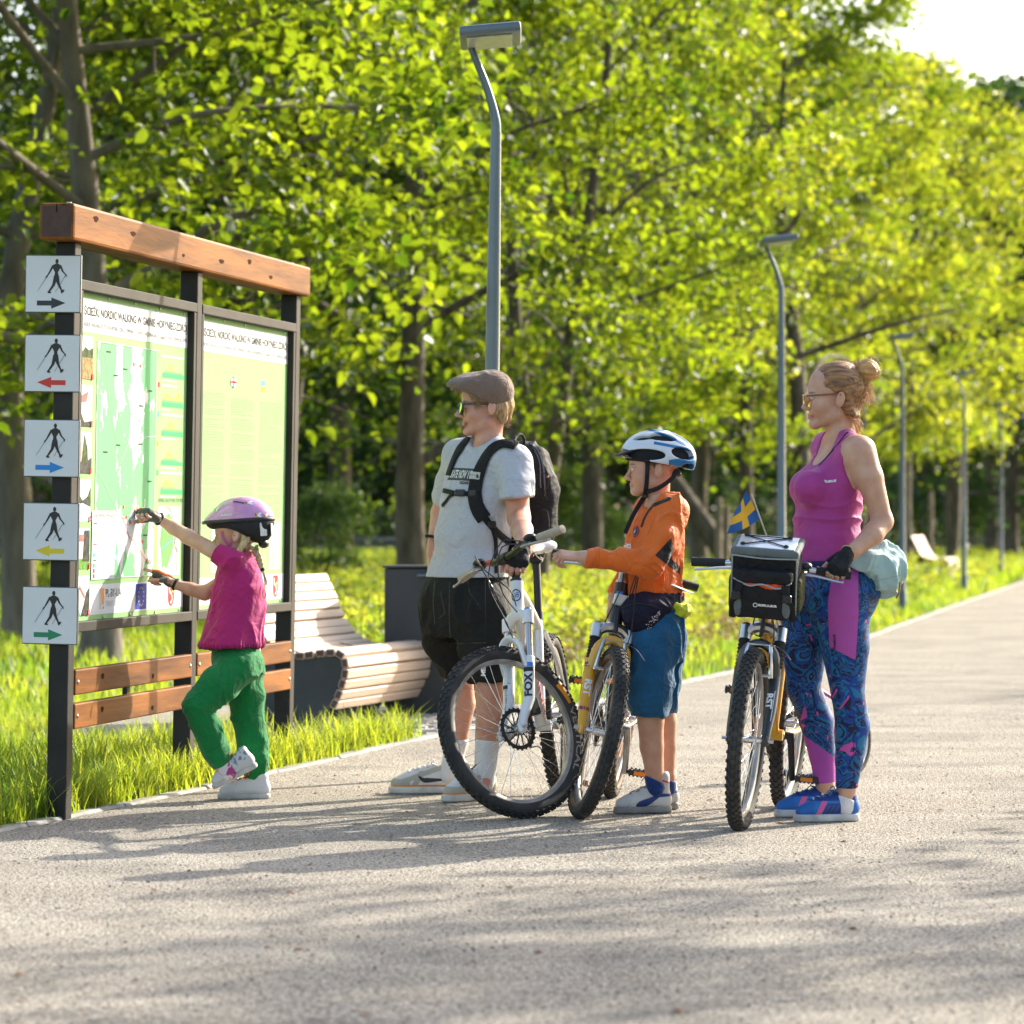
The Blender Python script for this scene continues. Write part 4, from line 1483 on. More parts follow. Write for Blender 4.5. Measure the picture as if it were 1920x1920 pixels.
road([[0.60, 1.18], [0.70, 1.12], [0.80, 1.13], [0.78, 1.20]], 0.003, pr_orange, 2)
dash = []
for i in range(26):
	a = np.array([0.92, 0.912]) + (np.array([1.10, 1.13]) - np.array([0.92, 0.912])) * i / 26
	b = a + (np.array([0.18, 0.218]) / 26) * 0.6
	dash += s1.strip([a, b], 0.003)
s1.many("map_border", dash, flatm("print_purple", (0.45, 0.12, 0.40)), 2)
s1.text("town_name", "Horyniec-Zdrój", 0.83, 1.125, 0.034, pr_text, 3, 1.03)
s1.text("country_name", "UKRAINA", 0.985, 0.955, 0.03, pr_text, 3, 1.08)
for u, z in ((0.40, 1.795), (0.50, 1.705), (0.63, 1.735), (0.86, 1.595), (0.86, 1.44), (0.99, 1.66), (0.38, 1.40), (0.55, 1.43), (0.95, 1.07), (1.0, 1.29)):
	s1.rect("map_label", u, z, u + 0.06, z + 0.006, pr_text, 3)
for u, z in ((0.77, 1.755), (0.86, 1.752), (0.66, 1.18), (0.70, 1.14), (0.76, 1.12), (0.94, 1.04)):
	s1.rect("map_marker", u, z, u + 0.018, z + 0.014, pr_red, 3)
for (u0, z0, u1, z1) in ((0.285, 0.905, 1.105, 0.909), (0.285, 1.830, 1.105, 1.834), (0.283, 0.905, 0.287, 1.834), (1.103, 0.905, 1.107, 1.834)):
	s1.rect("map_edge", u0, z0, u1, z1, pr_grey2, 4)
lg = s1.rect("legend_box", 0.245, 0.903, 0.55, 1.172, pr_white, 5)
s1.p = lg
s1.text("legend_title", "LEGENDA | MAP LEGEND | ЛЕГЕНДА КАРТИ", 0.262, 1.146, 0.02, pr_text, 6, 0.535)
for i, m in enumerate((pr_text, pr_road, pr_orange, pr_grey2, pr_red, pr_grey2, pr_blue, pr_text, pr_hill, pr_red, pr_red)):
	z = 1.122 - i * 0.0205
	big = i in (6, 8, 9, 10)
	s1.rect("legend_mark", 0.262, z - (0.008 if big else 0.002), 0.262 + (0.024 if big else 0.045), z + (0.008 if big else 0.002), m, 6)
s1.lines("legend_text", 0.325, 1.126, 0.54, 11, 0.0205, 0.006, pr_grey2, 6, 5)
s1.p = p1
# --- height profiles
prof = [[.25, .4, .5, .95, .55, .4, .35, .45, .3, .28], [.3, .6, .95, .7, .6, .62, .9, .95, .6, .3], [.3, .45, .5, .95, .85, .6, .5, .45, .35, .3], [.25, .4, .6, .95, .7, .55, .3, .25, .2, .28], [.35, .6, .95, .7, .85, .6, .3, .35, .3, .3]]
sqc = (pr_road, pr_red, pr_blue, pr_orange, pr_hill)
for i in range(5):
	zt = 1.815 - i * 0.121
	hp = np.array(prof[i])
	u = np.linspace(1.20, 1.54, 40)
	hh = np.interp(np.linspace(0, 9, 40), np.arange(10), hp) * (1 + 0.04 * np.sin(np.arange(40) * 2.1))
	zb = zt - 0.089
	v = np.concatenate([np.c_[u, np.full(40, zb), np.zeros(40)], np.c_[u, zb + 0.064 * hh, np.zeros(40)]])
	M = s1.M(1)
	me = mesh("height_profile", v @ M[:3, :3].T + M[:3, 3], [[k, k + 1, k + 41, k + 40] for k in range(39)], hill_m, smooth=False, attrs={"hgt": np.r_[np.zeros(40), hh]})
	o = put("height_profile", me, p1)
	s1.p = o
	s1.rect("trail_marker", 1.135, zt - 0.012, 1.16, zt + 0.010, sqc[i], 1)
	s1.lines("profile_text", 1.185, zt + 0.004, 1.54, 1, 0.02, 0.010, pr_grey2, 1, 40 + i)
	s1.lines("profile_text", 1.195, zb - 0.008, 1.44, 1, 0.02, 0.007, pr_grey2, 1, 50 + i)
	s1.p = p1
s1.text("plan_title", "PLAN PARKU | PLAN OF THE PARK | ПЛАН ПАРКУ", 1.165, 1.208, 0.024, pr_text, 1, 1.535)
pk = s1.rect("park_plan", 1.165, 0.905, 1.50, 1.19, pr_white, 1)
s1.p = pk
s1.poly("park_area", [[1.21, 1.09], [1.25, 1.14], [1.33, 1.165], [1.385, 1.13], [1.40, 1.06], [1.39, 1.0], [1.345, 0.97], [1.30, 0.93], [1.27, 0.945], [1.24, 0.93], [1.22, 1.0], [1.20, 1.04]], pr_dgreen, 2)
for pts, w_, m in (([[1.17, 1.13], [1.28, 1.185], [1.36, 1.17], [1.41, 1.10], [1.43, 1.02], [1.49, 1.0]], .009, pr_road), ([[1.27, 0.91], [1.36, 0.98], [1.44, 1.06], [1.46, 0.92]], .007, pr_road), ([[1.21, 1.01], [1.30, 1.035], [1.40, 1.05]], .004, pr_blue), ([[1.23, 0.95], [1.30, 1.02], [1.36, 1.06]], .003, pr_road)):
	s1.many("park_road", s1.strip(catmull(np.array(pts), 14), w_), m, 3)
s1.p = p1
s1.many("dotted_line", [q for k in range(22) for q in s1.strip([[1.148, 0.93 + k * 0.012], [1.148, 0.936 + k * 0.012]], 0.004)], pr_orange, 1)

def eu_flag(sh, u0, z0, u1, z1):
	o = sh.rect("flag_print", u0, z0, u1, z1, pr_navy, 2)
	keep = sh.p
	sh.p = o
	st = []
	c = np.array([(u0 + u1) / 2, (z0 + z1) / 2])
	for k in range(12):
		a = k / 12 * 6.283
		cc = c + (z1 - z0) * 0.36 * np.array([math.cos(a), math.sin(a)])
		st.append([cc + (z1 - z0) * 0.055 * (1 if j % 2 == 0 else 0.42) * np.array([math.sin(j * math.pi / 5), math.cos(j * math.pi / 5)]) for j in range(10)])
	sh.many("star", st, pr_yellow, 3)
	sh.p = keep
def logos(sh, du):
	keep = sh.p
	o = sh.rect("programme_logo", 0.36 + du, 0.785, 0.395 + du, 0.868, pr_grey2, 2)
	sh.p = o
	sh.poly("logo_half", [[0.38 + du, 0.868], [0.425 + du, 0.868], [0.425 + du, 0.80], [0.40 + du, 0.812], [0.38 + du, 0.84]], pr_orange, 3)
	sh.rect("logo_foot", 0.41 + du, 0.785, 0.425 + du, 0.797, pr_orange, 3)
	sh.text("logo_text", "PL-BY-UA", 0.445 + du, 0.832, 0.046, pr_text, 3, 0.655 + du)
	sh.text("logo_years", "2007-2013", 0.445 + du, 0.795, 0.034, pr_grey2, 3, 0.655 + du)
	sh.p = keep
	eu_flag(sh, 0.86 + du, 0.772, 1.015 + du, 0.876)
	a = np.linspace(0, math.pi, 9)
	c = 1.38 + du
	shp = [[c - 0.045, 0.876]] + [[c - 0.045 * math.cos(x), 0.81 - 0.036 * math.sin(x)] for x in a] + [[c + 0.045, 0.876]]
	o = sh.poly("coat_of_arms", shp, pr_red, 2)
	sh.p = o
	sh.many("arms_charge", sh.strip(catmull(np.array([[c - 0.02, 0.865], [c - 0.028, 0.84], [c + 0.005, 0.825], [c + 0.015, 0.80], [c - 0.01, 0.788]]), 10), 0.012), pr_white, 3)
	sh.rect("arms_star", c + 0.012, 0.832, c + 0.028, 0.846, pr_yellow, 3)
	sh.p = keep
logos(s1, 0.0)
logos(s2, 0.03)
# --- panel two
cols = ((0.07, 0.48), (0.58, 1.00), (1.08, 1.50))
for j, (u0, u1) in enumerate(cols):
	s2.lines("column_text", u0, 1.675 if j else 1.70, u1, 50 if j else 52, 0.0112, 0.0048, pr_grey, 1, 60 + j)
	bx = s2.rect("table_box", u0 + 0.20, 0.905, u0 + 0.40, 1.125, pr_white, 2)
	s2.p = bx
	s2.lines("table_title", u0 + 0.21, 1.105, u0 + 0.39, 1, 0.02, 0.01, pr_grey2, 3, 70 + j, 1.0)
	s2.many("table_triangle", [[[u0 + 0.26, 1.005 - k * 0.0135], [u0 + 0.31, 1.005 - k * 0.0135], [u0 + 0.26, 1.016 - k * 0.0135]] for k in range(8)], pr_yellow, 3)
	s2.many("table_tick", [[[u0 + 0.33, 1.005 - k * 0.0135], [u0 + 0.34, 1.005 - k * 0.0135], [u0 + 0.34, 1.010 - k * 0.0135], [u0 + 0.33, 1.010 - k * 0.0135]] for k in range(8)], pr_red, 3)
	s2.rect("needle", u0 + 0.215, 1.03, u0 + 0.222, 1.085, pr_text, 3)
	s2.p = p2
a = np.arange(20) / 20 * 6.283
uk = s2.poly("flag_print", np.c_[0.60 + 0.05 * np.cos(a), 1.745 + 0.027 * np.sin(a)], pr_navy, 1)
s2.p = uk
s2.many("flag_stripe", s2.strip([[0.565, 1.728], [0.635, 1.762]], 0.012) + s2.strip([[0.565, 1.762], [0.635, 1.728]], 0.012), pr_white, 2)
s2.many("flag_stripe", s2.strip([[0.55, 1.745], [0.65, 1.745]], 0.018) + s2.strip([[0.60, 1.72], [0.60, 1.77]], 0.03), pr_white, 3)
s2.many("flag_stripe", s2.strip([[0.552, 1.745], [0.648, 1.745]], 0.009) + s2.strip([[0.60, 1.72], [0.60, 1.77]], 0.015), pr_red, 4)
s2.p = p2
s2.rect("flag_print", 1.09, 1.745, 1.16, 1.77, flatm("print_mid_blue", (0.15, 0.28, 0.75)), 1)
s2.rect("flag_print", 1.09, 1.72, 1.16, 1.745, pr_yellow, 1)

# ---- five square walking signs on the near post
plate_m = mat("sign_plate", (0.72, 0.71, 0.685), 0.4, var=0.06, vscale=3)
rim_m = mat("sign_rim", (0.13, 0.14, 0.15), 0.4, metal=0.4)
fig_m = mat("sign_black", (0.018, 0.014, 0.012), 0.45)
ARW = [("black", (0.018, 0.025, 0.03), 1), ("red", (0.62, 0.035, 0.02), -1), ("blue", (0.015, 0.22, 0.58), 1), ("yellow", (0.72, 0.55, 0.015), -1), ("green", (0.01, 0.22, 0.09), 1)]
ZS = (2.03, 1.729, 1.407, 1.091, 0.773)
def seg(a, b, wa, wb):
	a, b = np.array(a), np.array(b)
	t = unit(b - a)
	n = np.array([-t[1], t[0]])
	return [a - n * wa - t * wa * .4, a + n * wa - t * wa * .4, b + n * wb + t * wb * .4, b - n * wb + t * wb * .4]
def walker():
	"""Walking figure with poles in a unit square, y up."""
	A = lambda x, y: (x, 1 - y)
	a = np.arange(14) / 14 * 6.283
	polys = [[(0.57 + 0.029 * math.cos(t), 1 - 0.11 + 0.042 * math.sin(t)) for t in a],
			 [A(.545, .15), A(.50, .175), A(.485, .20), A(.535, .30), A(.525, .39), A(.61, .39), A(.59, .30), A(.65, .20), A(.635, .175), A(.595, .15)],
			 seg(A(.50, .19), A(.44, .30), .020, .014), seg(A(.44, .30), A(.395, .37), .014, .009), seg(A(.635, .19), A(.675, .28), .020, .014), seg(A(.675, .28), A(.735, .345), .013, .009),
			 seg(A(.555, .38), A(.515, .52), .040, .023), seg(A(.515, .52), A(.435, .635), .023, .013), [A(.415, .63), A(.445, .615), A(.48, .66), A(.43, .665), A(.41, .65)],
			 seg(A(.575, .38), A(.605, .50), .040, .023), seg(A(.605, .50), A(.665, .62), .022, .013), [A(.645, .625), A(.68, .60), A(.715, .60), A(.70, .64), A(.66, .668)],
			 seg(A(.395, .365), A(.375, .395), .014, .008), seg(A(.735, .34), A(.745, .375), .012, .007),
			 seg(A(.395, .37), A(.235, .62), .0035, .0025), seg(A(.735, .345), A(.55, .64), .0035, .0025)]
	return polys
for (cn, cc, dr), z in zip(ARW, ZS):
	S_ = 0.219
	o = BD_M @ np.array([-0.052, 0.031 + 0.008 * (z - 0.773), z, 1])
	t = thing("walking_sign", f"square white walking sign with a {cn} arrow pointing {'right' if dr > 0 else 'left'}", "sign", tuple(o[:3]), None, "walking trail signs on the board's near post")
	t.rotation_euler = (Matrix(BD_M).to_3x3() @ Matrix.Rotation(R_(-90), 3, 'Z')).to_euler()
	# own axes now: x to the reader's right, -y towards the reader
	MB().box((0, 0.004, 0), (S_, 0.016, S_), None, 0.002).obj("rim", rim_m, t, smooth=False)
	pl = MB().box((0, -0.0055, 0), (S_ - 0.007, 0.004, S_ - 0.007), None, 0.001).obj("plate", plate_m, t, smooth=False)
	b = MB()
	for k, q in enumerate(walker()):
		v, f = fill((np.array(q) - 0.5) * S_)
		b.add(v, f, frame((1, 0, 0), (0, 0, 1), (0, -1, 0), (0, -0.0080 - 0.00012 * k, 0)))
	b.obj("walking_figure", fig_m, pl, smooth=False)
	ar = np.array([[.22, .125], [.48, .125], [.48, .07], [.735, .17], [.48, .265], [.48, .21], [.22, .21]])
	if dr < 0:
		ar[:, 0] = 0.97 - ar[:, 0]
	v, f = fill((ar - 0.5) * S_)
	MB().add(v, f, frame((1, 0, 0), (0, 0, 1), (0, -1, 0), (0, -0.0081, 0))).obj("arrow", mat("arrow_" + cn, cc, 0.45), pl, smooth=False)
	MB().box((0.02, 0.025, 0), (0.03, 0.03, 0.15)).obj("bracket", rim_m, t, smooth=False)
# ------------------------------------------------------------ bicycles
rubber = mat("tyre_rubber", (0.022, 0.021, 0.02), 0.8, var=0.4, vscale=14, bump=0.2, bscale=200, col2=(0.05, 0.045, 0.038))
side_tan = mat("tan_sidewall", (0.20, 0.12, 0.065), 0.75, var=0.4, vscale=12)
alu = mat("bare_aluminium", (0.62, 0.62, 0.61), 0.28, metal=0.95, var=0.12, vscale=30)
alu_dull = mat("dull_rim", (0.46, 0.45, 0.43), 0.42, metal=0.8, var=0.35, vscale=16)
black_pl = mat("black_plastic", (0.018, 0.018, 0.018), 0.45, var=0.2, vscale=30, bump=0.05)
black_rb = mat("black_grip", (0.016, 0.016, 0.016), 0.75, bump=0.25, bscale=160)
steel_d = mat("dark_chain_steel", (0.06, 0.055, 0.05), 0.4, metal=0.8, var=0.4, vscale=50)
spoke_m = mat("spoke_steel", (0.68, 0.68, 0.67), 0.25, metal=0.9)
amber = mat("amber_reflector", (0.80, 0.22, 0.01), 0.25, var=0.2, vscale=200, coat=0.5)
clear_rf = mat("clear_reflector", (0.72, 0.72, 0.68), 0.2, var=0.2, vscale=150, coat=0.6)
cable_m = mat("cable_sheath", (0.015, 0.015, 0.015), 0.4)
white_pt = mat("white_gloss_paint", (0.74, 0.74, 0.73), 0.3, var=0.06, vscale=6, coat=0.6)
yellow_pt = mat("yellow_gloss_paint", (0.72, 0.36, 0.012), 0.32, var=0.12, vscale=8, coat=0.5)
black_pt = mat("black_gloss_paint", (0.02, 0.021, 0.023), 0.3, coat=0.5)
purple_pt = mat("purple_gloss_paint", (0.22, 0.03, 0.22), 0.35, coat=0.4)
red_pt = mat("red_paint", (0.62, 0.03, 0.025), 0.35, coat=0.4)
beige_gr = mat("beige_grip", (0.50, 0.43, 0.32), 0.75, bump=0.5, bscale=220, var=0.2, vscale=60)
stanch = mat("fork_stanchion", (0.52, 0.49, 0.43), 0.18, metal=0.95)
ink_blk = mat("decal_black", (0.015, 0.015, 0.017), 0.4)
ink_wht = mat("decal_white", (0.78, 0.78, 0.76), 0.4)
ink_blu = mat("decal_blue", (0.04, 0.20, 0.60), 0.4)
ink_red = mat("decal_red", (0.62, 0.04, 0.04), 0.4)
ink_org = mat("decal_orange", (0.80, 0.30, 0.02), 0.4)
ink_mar = mat("decal_maroon", (0.22, 0.03, 0.05), 0.4)
olive_an = mat("olive_anodised", (0.055, 0.06, 0.025), 0.3, metal=0.6)

def rot_about(p, ax, ang):
	return Matrix.Translation(p) @ Matrix.Rotation(ang, 4, Vector(ax)) @ Matrix.Translation(-Vector(p))

def tyre_mesh(R, r, knob, tan):
	b = MB()
	b.torus((0, 0, 0), (0, 1, 0), R, r, 72, 12)
	n = 62
	for i in range(n):
		a = i / n * 2 * math.pi
		for lat, da, (lx, ly, lz) in ((0.0, 0.0, (0.019, 0.013, knob)), (0.52, 0.5, (0.014, 0.011, knob)), (-0.52, 0.5, (0.014, 0.011, knob)), (0.98, 0.0, (0.012, 0.010, knob)), (-0.98, 0.0, (0.012, 0.010, knob))):
			t = a + da / n * 2 * math.pi
			rad = np.array([math.cos(t), 0, math.sin(t)])
			tan_ = np.array([-math.sin(t), 0, math.cos(t)])
			out = rad * math.cos(lat) + np.array([0, 1, 0]) * math.sin(lat)
			side = np.cross(out, tan_)
			c = rad * R + out * (r + knob * 0.3)
			M = np.array([tan_, side, out]).T
			b.box(c, (lx, ly, lz), M)
	me = mesh("tyre", b.arr(), b.f, rubber, sharp=40)
	s = None
	if tan:
		q = MB()
		for y in (-1, 1):
			q.torus((0, y * r * 0.66, 0), (0, 1, 0), R - r * 0.62, r * 0.42, 72, 6)
		s = mesh("sidewall", q.arr(), q.f, side_tan)
	return me, s

TY = {}
def wheel(name, parent, M, sp, front, disc=False):
	"""Spokes and hub, with tyre, rim and fittings below them; axle along local y."""
	key = (sp.get("tan", False), sp["knob"])
	Ro = 0.335
	r = 0.027
	if key not in TY:
		TY[key] = tyre_mesh(Ro - r, r, sp["knob"], key[0])
	b = MB()
	n = 32
	for i in range(n):
		a = i / n * 2 * math.pi
		s_ = 1 if i % 2 else -1
		off = (0.42 if (i // 2) % 2 else -0.42)
		p0 = np.array([0.021 * math.cos(a + off * 2.2), s_ * 0.029, 0.021 * math.sin(a + off * 2.2)])
		p1 = np.array([0.272 * math.cos(a), s_ * 0.004, 0.272 * math.sin(a)])
		b.tube([p0, p1], 0.00125, 4, cap=False)
	b.lathe([[0.004, -0.052], [0.010, -0.05], [0.012, -0.034], [0.026, -0.031], [0.026, -0.026], [0.014, -0.022], [0.013, 0.022], [0.026, 0.026], [0.026, 0.031], [0.012, 0.034], [0.010, 0.05], [0.004, 0.052]], 16, frame((1, 0, 0), (0, 0, -1), (0, 1, 0)))
	w_ = b.obj(name, spoke_m, parent)
	w_.matrix_local = M
	put("tyre", TY[key][0], w_)
	if TY[key][1]:
		put("sidewall", TY[key][1], w_)
	q = MB()
	q.lathe([[0.287, -0.012], [0.289, -0.0135], [0.283, -0.0135], [0.272, -0.010], [0.268, -0.004], [0.268, 0.004], [0.272, 0.010], [0.283, 0.0135], [0.289, 0.0135], [0.287, 0.012], [0.280, 0.0], [0.287, -0.012]], 72, frame((1, 0, 0), (0, 0, -1), (0, 1, 0)))
	q.obj("rim", sp["rim"], w_)
	q = MB().tube([[0.268, 0, 0], [0.232, 0.002, 0]], [0.003, 0.0025], 6)
	q.obj("valve", black_pl, w_)
	if disc:
		d = MB()
		d.torus((0, 0.040, 0), (0, 1, 0), 0.073, 0.009, 60, 6, flat=(0.14, 1))
		for k in range(12):
			a = k / 12 * 6.283
			d.tube([[0.02 * math.cos(a), 0.04, 0.02 * math.sin(a)], [0.067 * math.cos(a + 0.35), 0.04, 0.067 * math.sin(a + 0.35)]], 0.0035, 4)
		for k in range(24):
			a = k / 24 * 6.283
			d.box((0.081 * math.cos(a), 0.040, 0.081 * math.sin(a)), (0.008, 0.003, 0.008), np.array(Matrix.Rotation(-a, 3, 'Y')))
		d.obj("brake_disc", steel_d, w_)
	if sp.get("reflect"):
		for a in (-2.0, 1.1):
			MB().box((0, 0, 0), (0.022, 0.012, 0.095), np.array(Matrix.Rotation(-a, 3, 'Y')), 0.004).obj("spoke_reflector", amber, w_, loc=(0.20 * math.cos(a), 0.0, 0.20 * math.sin(a)))
	return w_

def bike(name, label, rear, front, lean, steer, sp):
	rear, front = np.array(rear), np.array(front)
	h = front - rear
	ang = math.atan2(h[1], h[0])
	sc = sp.get("scale", 1.0)
	t = thing(name, label, "bicycle", (rear[0], rear[1], 0.0), None, "bicycles standing on the path")
	Mw = Matrix.Translation((rear[0], rear[1], 0.0)) @ Matrix.Rotation(ang, 4, 'Z') @ Matrix.Rotation(R_(lean), 4, 'X') @ Matrix.Scale(sc, 4)
	t.matrix_world = Mw
	wb = 1.06
	ra, fa = np.array([0, 0, 0.333]), np.array([wb, 0, 0.333])
	sd = np.array([-0.342, 0, 0.940])
	pd = np.array([0.940, 0, 0.342])
	A = fa - pd * 0.042
	S = lambda k, f=0.0, y=0.0: A + sd * k + pd * f + np.array([0, y, 0])
	MS = np.array(rot_about(A, sd, R_(steer)))
	X = lambda p: MS[:3, :3] @ np.asarray(p) + MS[:3, 3]
	T_ = lambda pts: [X(p) for p in pts]
	# frame
	bb = np.array([0.425, 0, 0.315])
	st = np.array([0.29, 0, 0.735])
	dk = sp.get('dk', 0.0)
	hb, ht = S(0.485 + dk), S(0.610)
	fr = MB()
	fr.tube([hb - sd * 0.004, ht + sd * 0.004], 0.026, 14)
	fr.tube(catmull([S(0.515 + dk), (S(0.515 + dk) + bb) / 2 + np.array([0, 0, 0.012]), bb], 10), np.linspace(0.027, 0.024, 10), 12)
	fr.tube(catmull([S(0.592), (S(0.592) + st) / 2 + np.array([0, 0, -0.006]), st - np.array([0, 0, 0.03])], 8), np.linspace(0.021, 0.017, 8), 12)
	fr.tube([bb, st + np.array([-0.006, 0, 0.02])], 0.0172, 12)
	fr.tube([bb + np.array([0, -0.037, 0]), bb + np.array([0, 0.037, 0])], 0.022, 14)
	for s_ in (-1, 1):
		fr.tube(catmull([bb + np.array([-0.02, s_ * 0.03, 0]), [0.2, s_ * 0.052, 0.318], ra + np.array([0.01, s_ * 0.064, 0])], 8), 0.0105, 8)
		fr.tube(catmull([st + np.array([-0.01, s_ * 0.02, -0.05]), [0.16, s_ * 0.045, 0.56], ra + np.array([0.0, s_ * 0.064, 0.01])], 8), np.linspace(0.010, 0.0075, 8), 8)
		fr.box(ra + np.array([0.005, s_ * 0.064, 0]), (0.05, 0.006, 0.045), None, 0.004)
	fo = fr.obj("frame", sp["frame"], t)
	if sp.get("badge"):
		for k in sp["badge"](S, pd):
			k(fo)
	cl = MB().tube([st + np.array([0.006, 0, 0.0]) * 0, st + np.array([-0.008, 0, 0.028])], 0.021, 12).obj("seat_clamp", black_pl, fo)
	# seat post and saddle
	sh = sp.get("saddle_z", 0.95)
	top = st + (np.array([-0.135, 0, 0.42]) / 0.441) * ((sh - 0.735) / 0.952)
	sp_ = MB().tube([st - np.array([0, 0, 0.05]), top], 0.0155, 12).obj("seat_post", sp.get("post", black_pl), t)
	sa = Sdf()
	c = top + np.array([0.0, 0, 0.045])
	sa.chain([c + np.array([0.155, 0, 0.0]), c + np.array([0.02, 0, 0.004]), c + np.array([-0.07, 0, 0.012])], [0.017, 0.026, 0.040], 0.02, ((0, 0, 1), 0.55))
	sa.ell(c + np.array([-0.095, 0.035, 0.014]), (0.055, 0.042, 0.024), None, 0.03)
	sa.ell(c + np.array([-0.095, -0.035, 0.014]), (0.055, 0.042, 0.024), None, 0.03)
	so = skin_obj("saddle", solid(sa, 0.006), sp.get("saddle", black_pl), t)
	rl = MB()
	for s_ in (-1, 1):
		rl.tube(catmull([c + np.array([0.11, s_ * 0.008, -0.012]), c + np.array([0.05, s_ * 0.02, -0.036]), c + np.array([-0.04, s_ * 0.022, -0.036]), c + np.array([-0.09, s_ * 0.025, -0.005])], 10), 0.0035, 6)
	rl.box(c + np.array([0.0, 0, -0.04]), (0.045, 0.05, 0.025), None, 0.006)
	rl.obj("saddle_rail", black_pl, so)
	# wheels
	wheel("wheel", t, Matrix.Translation(ra) @ Matrix.Rotation(0.3, 4, 'Y'), sp, False, sp.get("disc"))
	fw = wheel("wheel", t, Matrix(MS.tolist()) @ Matrix.Translation(fa) @ Matrix.Rotation(sp.get("spin", 0.0), 4, 'Y'), sp, True, sp.get("disc"))
	if sp.get("tyre_text"):
		sp["tyre_text"](fw)
	# fork
	f = MB()
	lower = MB()
	stn = MB()
	lw = 0.066
	for s_ in (-1, 1):
		stn.tube(T_([S(0.20, 0, s_ * lw), S(0.462 + dk, 0, s_ * lw)]), 0.0160, 12)
		lower.tube(T_([fa + np.array([0, s_ * lw, -0.012]), S(0.04, 0.034, s_ * lw), S(0.12, 0.004, s_ * lw), S(0.285, 0.0, s_ * lw), S(0.292, 0, s_ * lw)]), [0.015, 0.018, 0.0225, 0.0235, 0.020], 14)
		lower.box(X(fa + np.array([0, s_ * lw, 0])), (0.034, 0.020, 0.04), MS[:3, :3], 0.006)
	lower.tube(T_(catmull([S(0.25, 0.012, -lw), S(0.335, 0.040, -lw * 0.86), S(0.372, 0.046, 0), S(0.335, 0.040, lw * 0.86), S(0.25, 0.012, lw)], 17)), 0.0145, 8, flat=(0.8, 1.2))
	lo = lower.obj("fork", sp["lower"], t)
	stn.obj("stanchion", stanch, lo)
	cr = MB()
	cr.tube(T_(catmull([S(0.445 + dk, 0.0, -lw), S(0.470 + dk, 0.004, -lw * 0.55), S(0.478 + dk, 0.006, 0), S(0.470 + dk, 0.004, lw * 0.55), S(0.445 + dk, 0.0, lw)], 13)), [0.020, 0.020, 0.020, 0.021, 0.022, 0.023, 0.024, 0.023, 0.022, 0.021, 0.020, 0.020, 0.020], 10)
	for s_ in (-1, 1):
		cr.tube(T_([S(0.425 + dk, 0, s_ * lw), S(0.478 + dk, 0, s_ * lw)]), 0.0235, 14)
	cr.obj("fork_crown", sp["crown"], lo)
	for s_ in (-1, 1):
		MB().tube(T_([S(0.476 + dk, 0, s_ * lw), S(0.488 + dk, 0, s_ * lw)]), [0.017, 0.014], 12).obj("fork_cap", sp["cap"], lo)
	if sp.get("boots"):
		for s_ in (-1, 1):
			k = 15
			rr = [0.0235 if i % 2 else 0.0185 for i in range(k)]
			MB().tube(T_([S(0.292 + (0.425 + dk - 0.292) * i / (k - 1), 0, s_ * lw) for i in range(k)]), rr, 12).obj("boot", black_rb, lo)
	for fn in sp.get("fork_print", []):
		fn(lo, S, X, MS, lw)
	MB().tube(T_([fa + np.array([0, -0.095, 0]), fa + np.array([0, 0.095, 0])]), 0.007, 8).obj("axle", alu, lo)
	if not sp.get("disc"):
		vb = MB()
		for s_ in (-1, 1):
			vb.tube(T_([S(0.245, 0.030, s_ * 0.052), S(0.29, 0.046, s_ * 0.050), S(0.345, 0.055, s_ * 0.044), S(0.365, 0.056, s_ * 0.040)]), [0.010, 0.008, 0.0075, 0.006], 8)
			vb.tube(T_([S(0.252, 0.036, s_ * 0.058), S(0.252, 0.036, s_ * 0.020)]), 0.007, 8)
		vb.tube(T_([S(0.362, 0.056, -0.044), S(0.362, 0.058, 0.06)]), 0.003, 6)
		vb.obj("brake_arm", alu, lo)
		MB().tube(T_(catmull([S(0.362, 0.058, 0.055), S(0.345, 0.07, 0.09), S(0.31, 0.075, 0.125)], 8)), 0.0015, 5).obj("cable_end", spoke_m, lo)
	else:
		MB().box(X(S(0.10, -0.03, 0.050)), (0.04, 0.035, 0.07), MS[:3, :3], 0.008).obj("brake_caliper", black_pl, lo)
	# stem, bar, grips, levers
	hs = MB()
	hs.tube(T_([S(0.612), S(0.625)]), 0.0255, 14)
	hs.tube(T_([S(0.625), S(0.70 if sp.get("tall_stem") else 0.665)]), 0.0185, 14)
	k0 = sp.get("bar_k", 0.645)
	fwd = sp.get("bar_f", 0.075)
	hs.tube(T_([S(k0 - (0.02 if fwd > 0.06 else 0), 0.0), S(k0, fwd)]), [0.019, 0.0185], 12)
	hs.tube(T_([S(k0, fwd, -0.024), S(k0, fwd, 0.024)]), 0.0215, 14)
	stem = hs.obj("stem", sp.get("stem", black_pl), t)
	W = sp.get("bar_w", 0.33)
	rise = sp.get("rise", 0.0)
	barp = catmull([S(k0 + rise, fwd - 0.035, -W), S(k0 + rise, fwd - 0.012, -0.15), S(k0, fwd, -0.05), S(k0, fwd, 0.05), S(k0 + rise, fwd - 0.012, 0.15), S(k0 + rise, fwd - 0.035, W)], 30)
	ho = MB().tube(T_(barp), np.interp(np.abs(np.linspace(-1, 1, 30)), [0, 0.25, 0.5, 1], [0.0155, 0.0135, 0.011, 0.011]), 12).obj("handlebar", sp.get("bar", alu), t)
	if sp.get("bar_band"):
		MB().tube(T_(barp[8:11]), 0.0136, 12, cap=False).obj("bar_band", ink_red, ho)
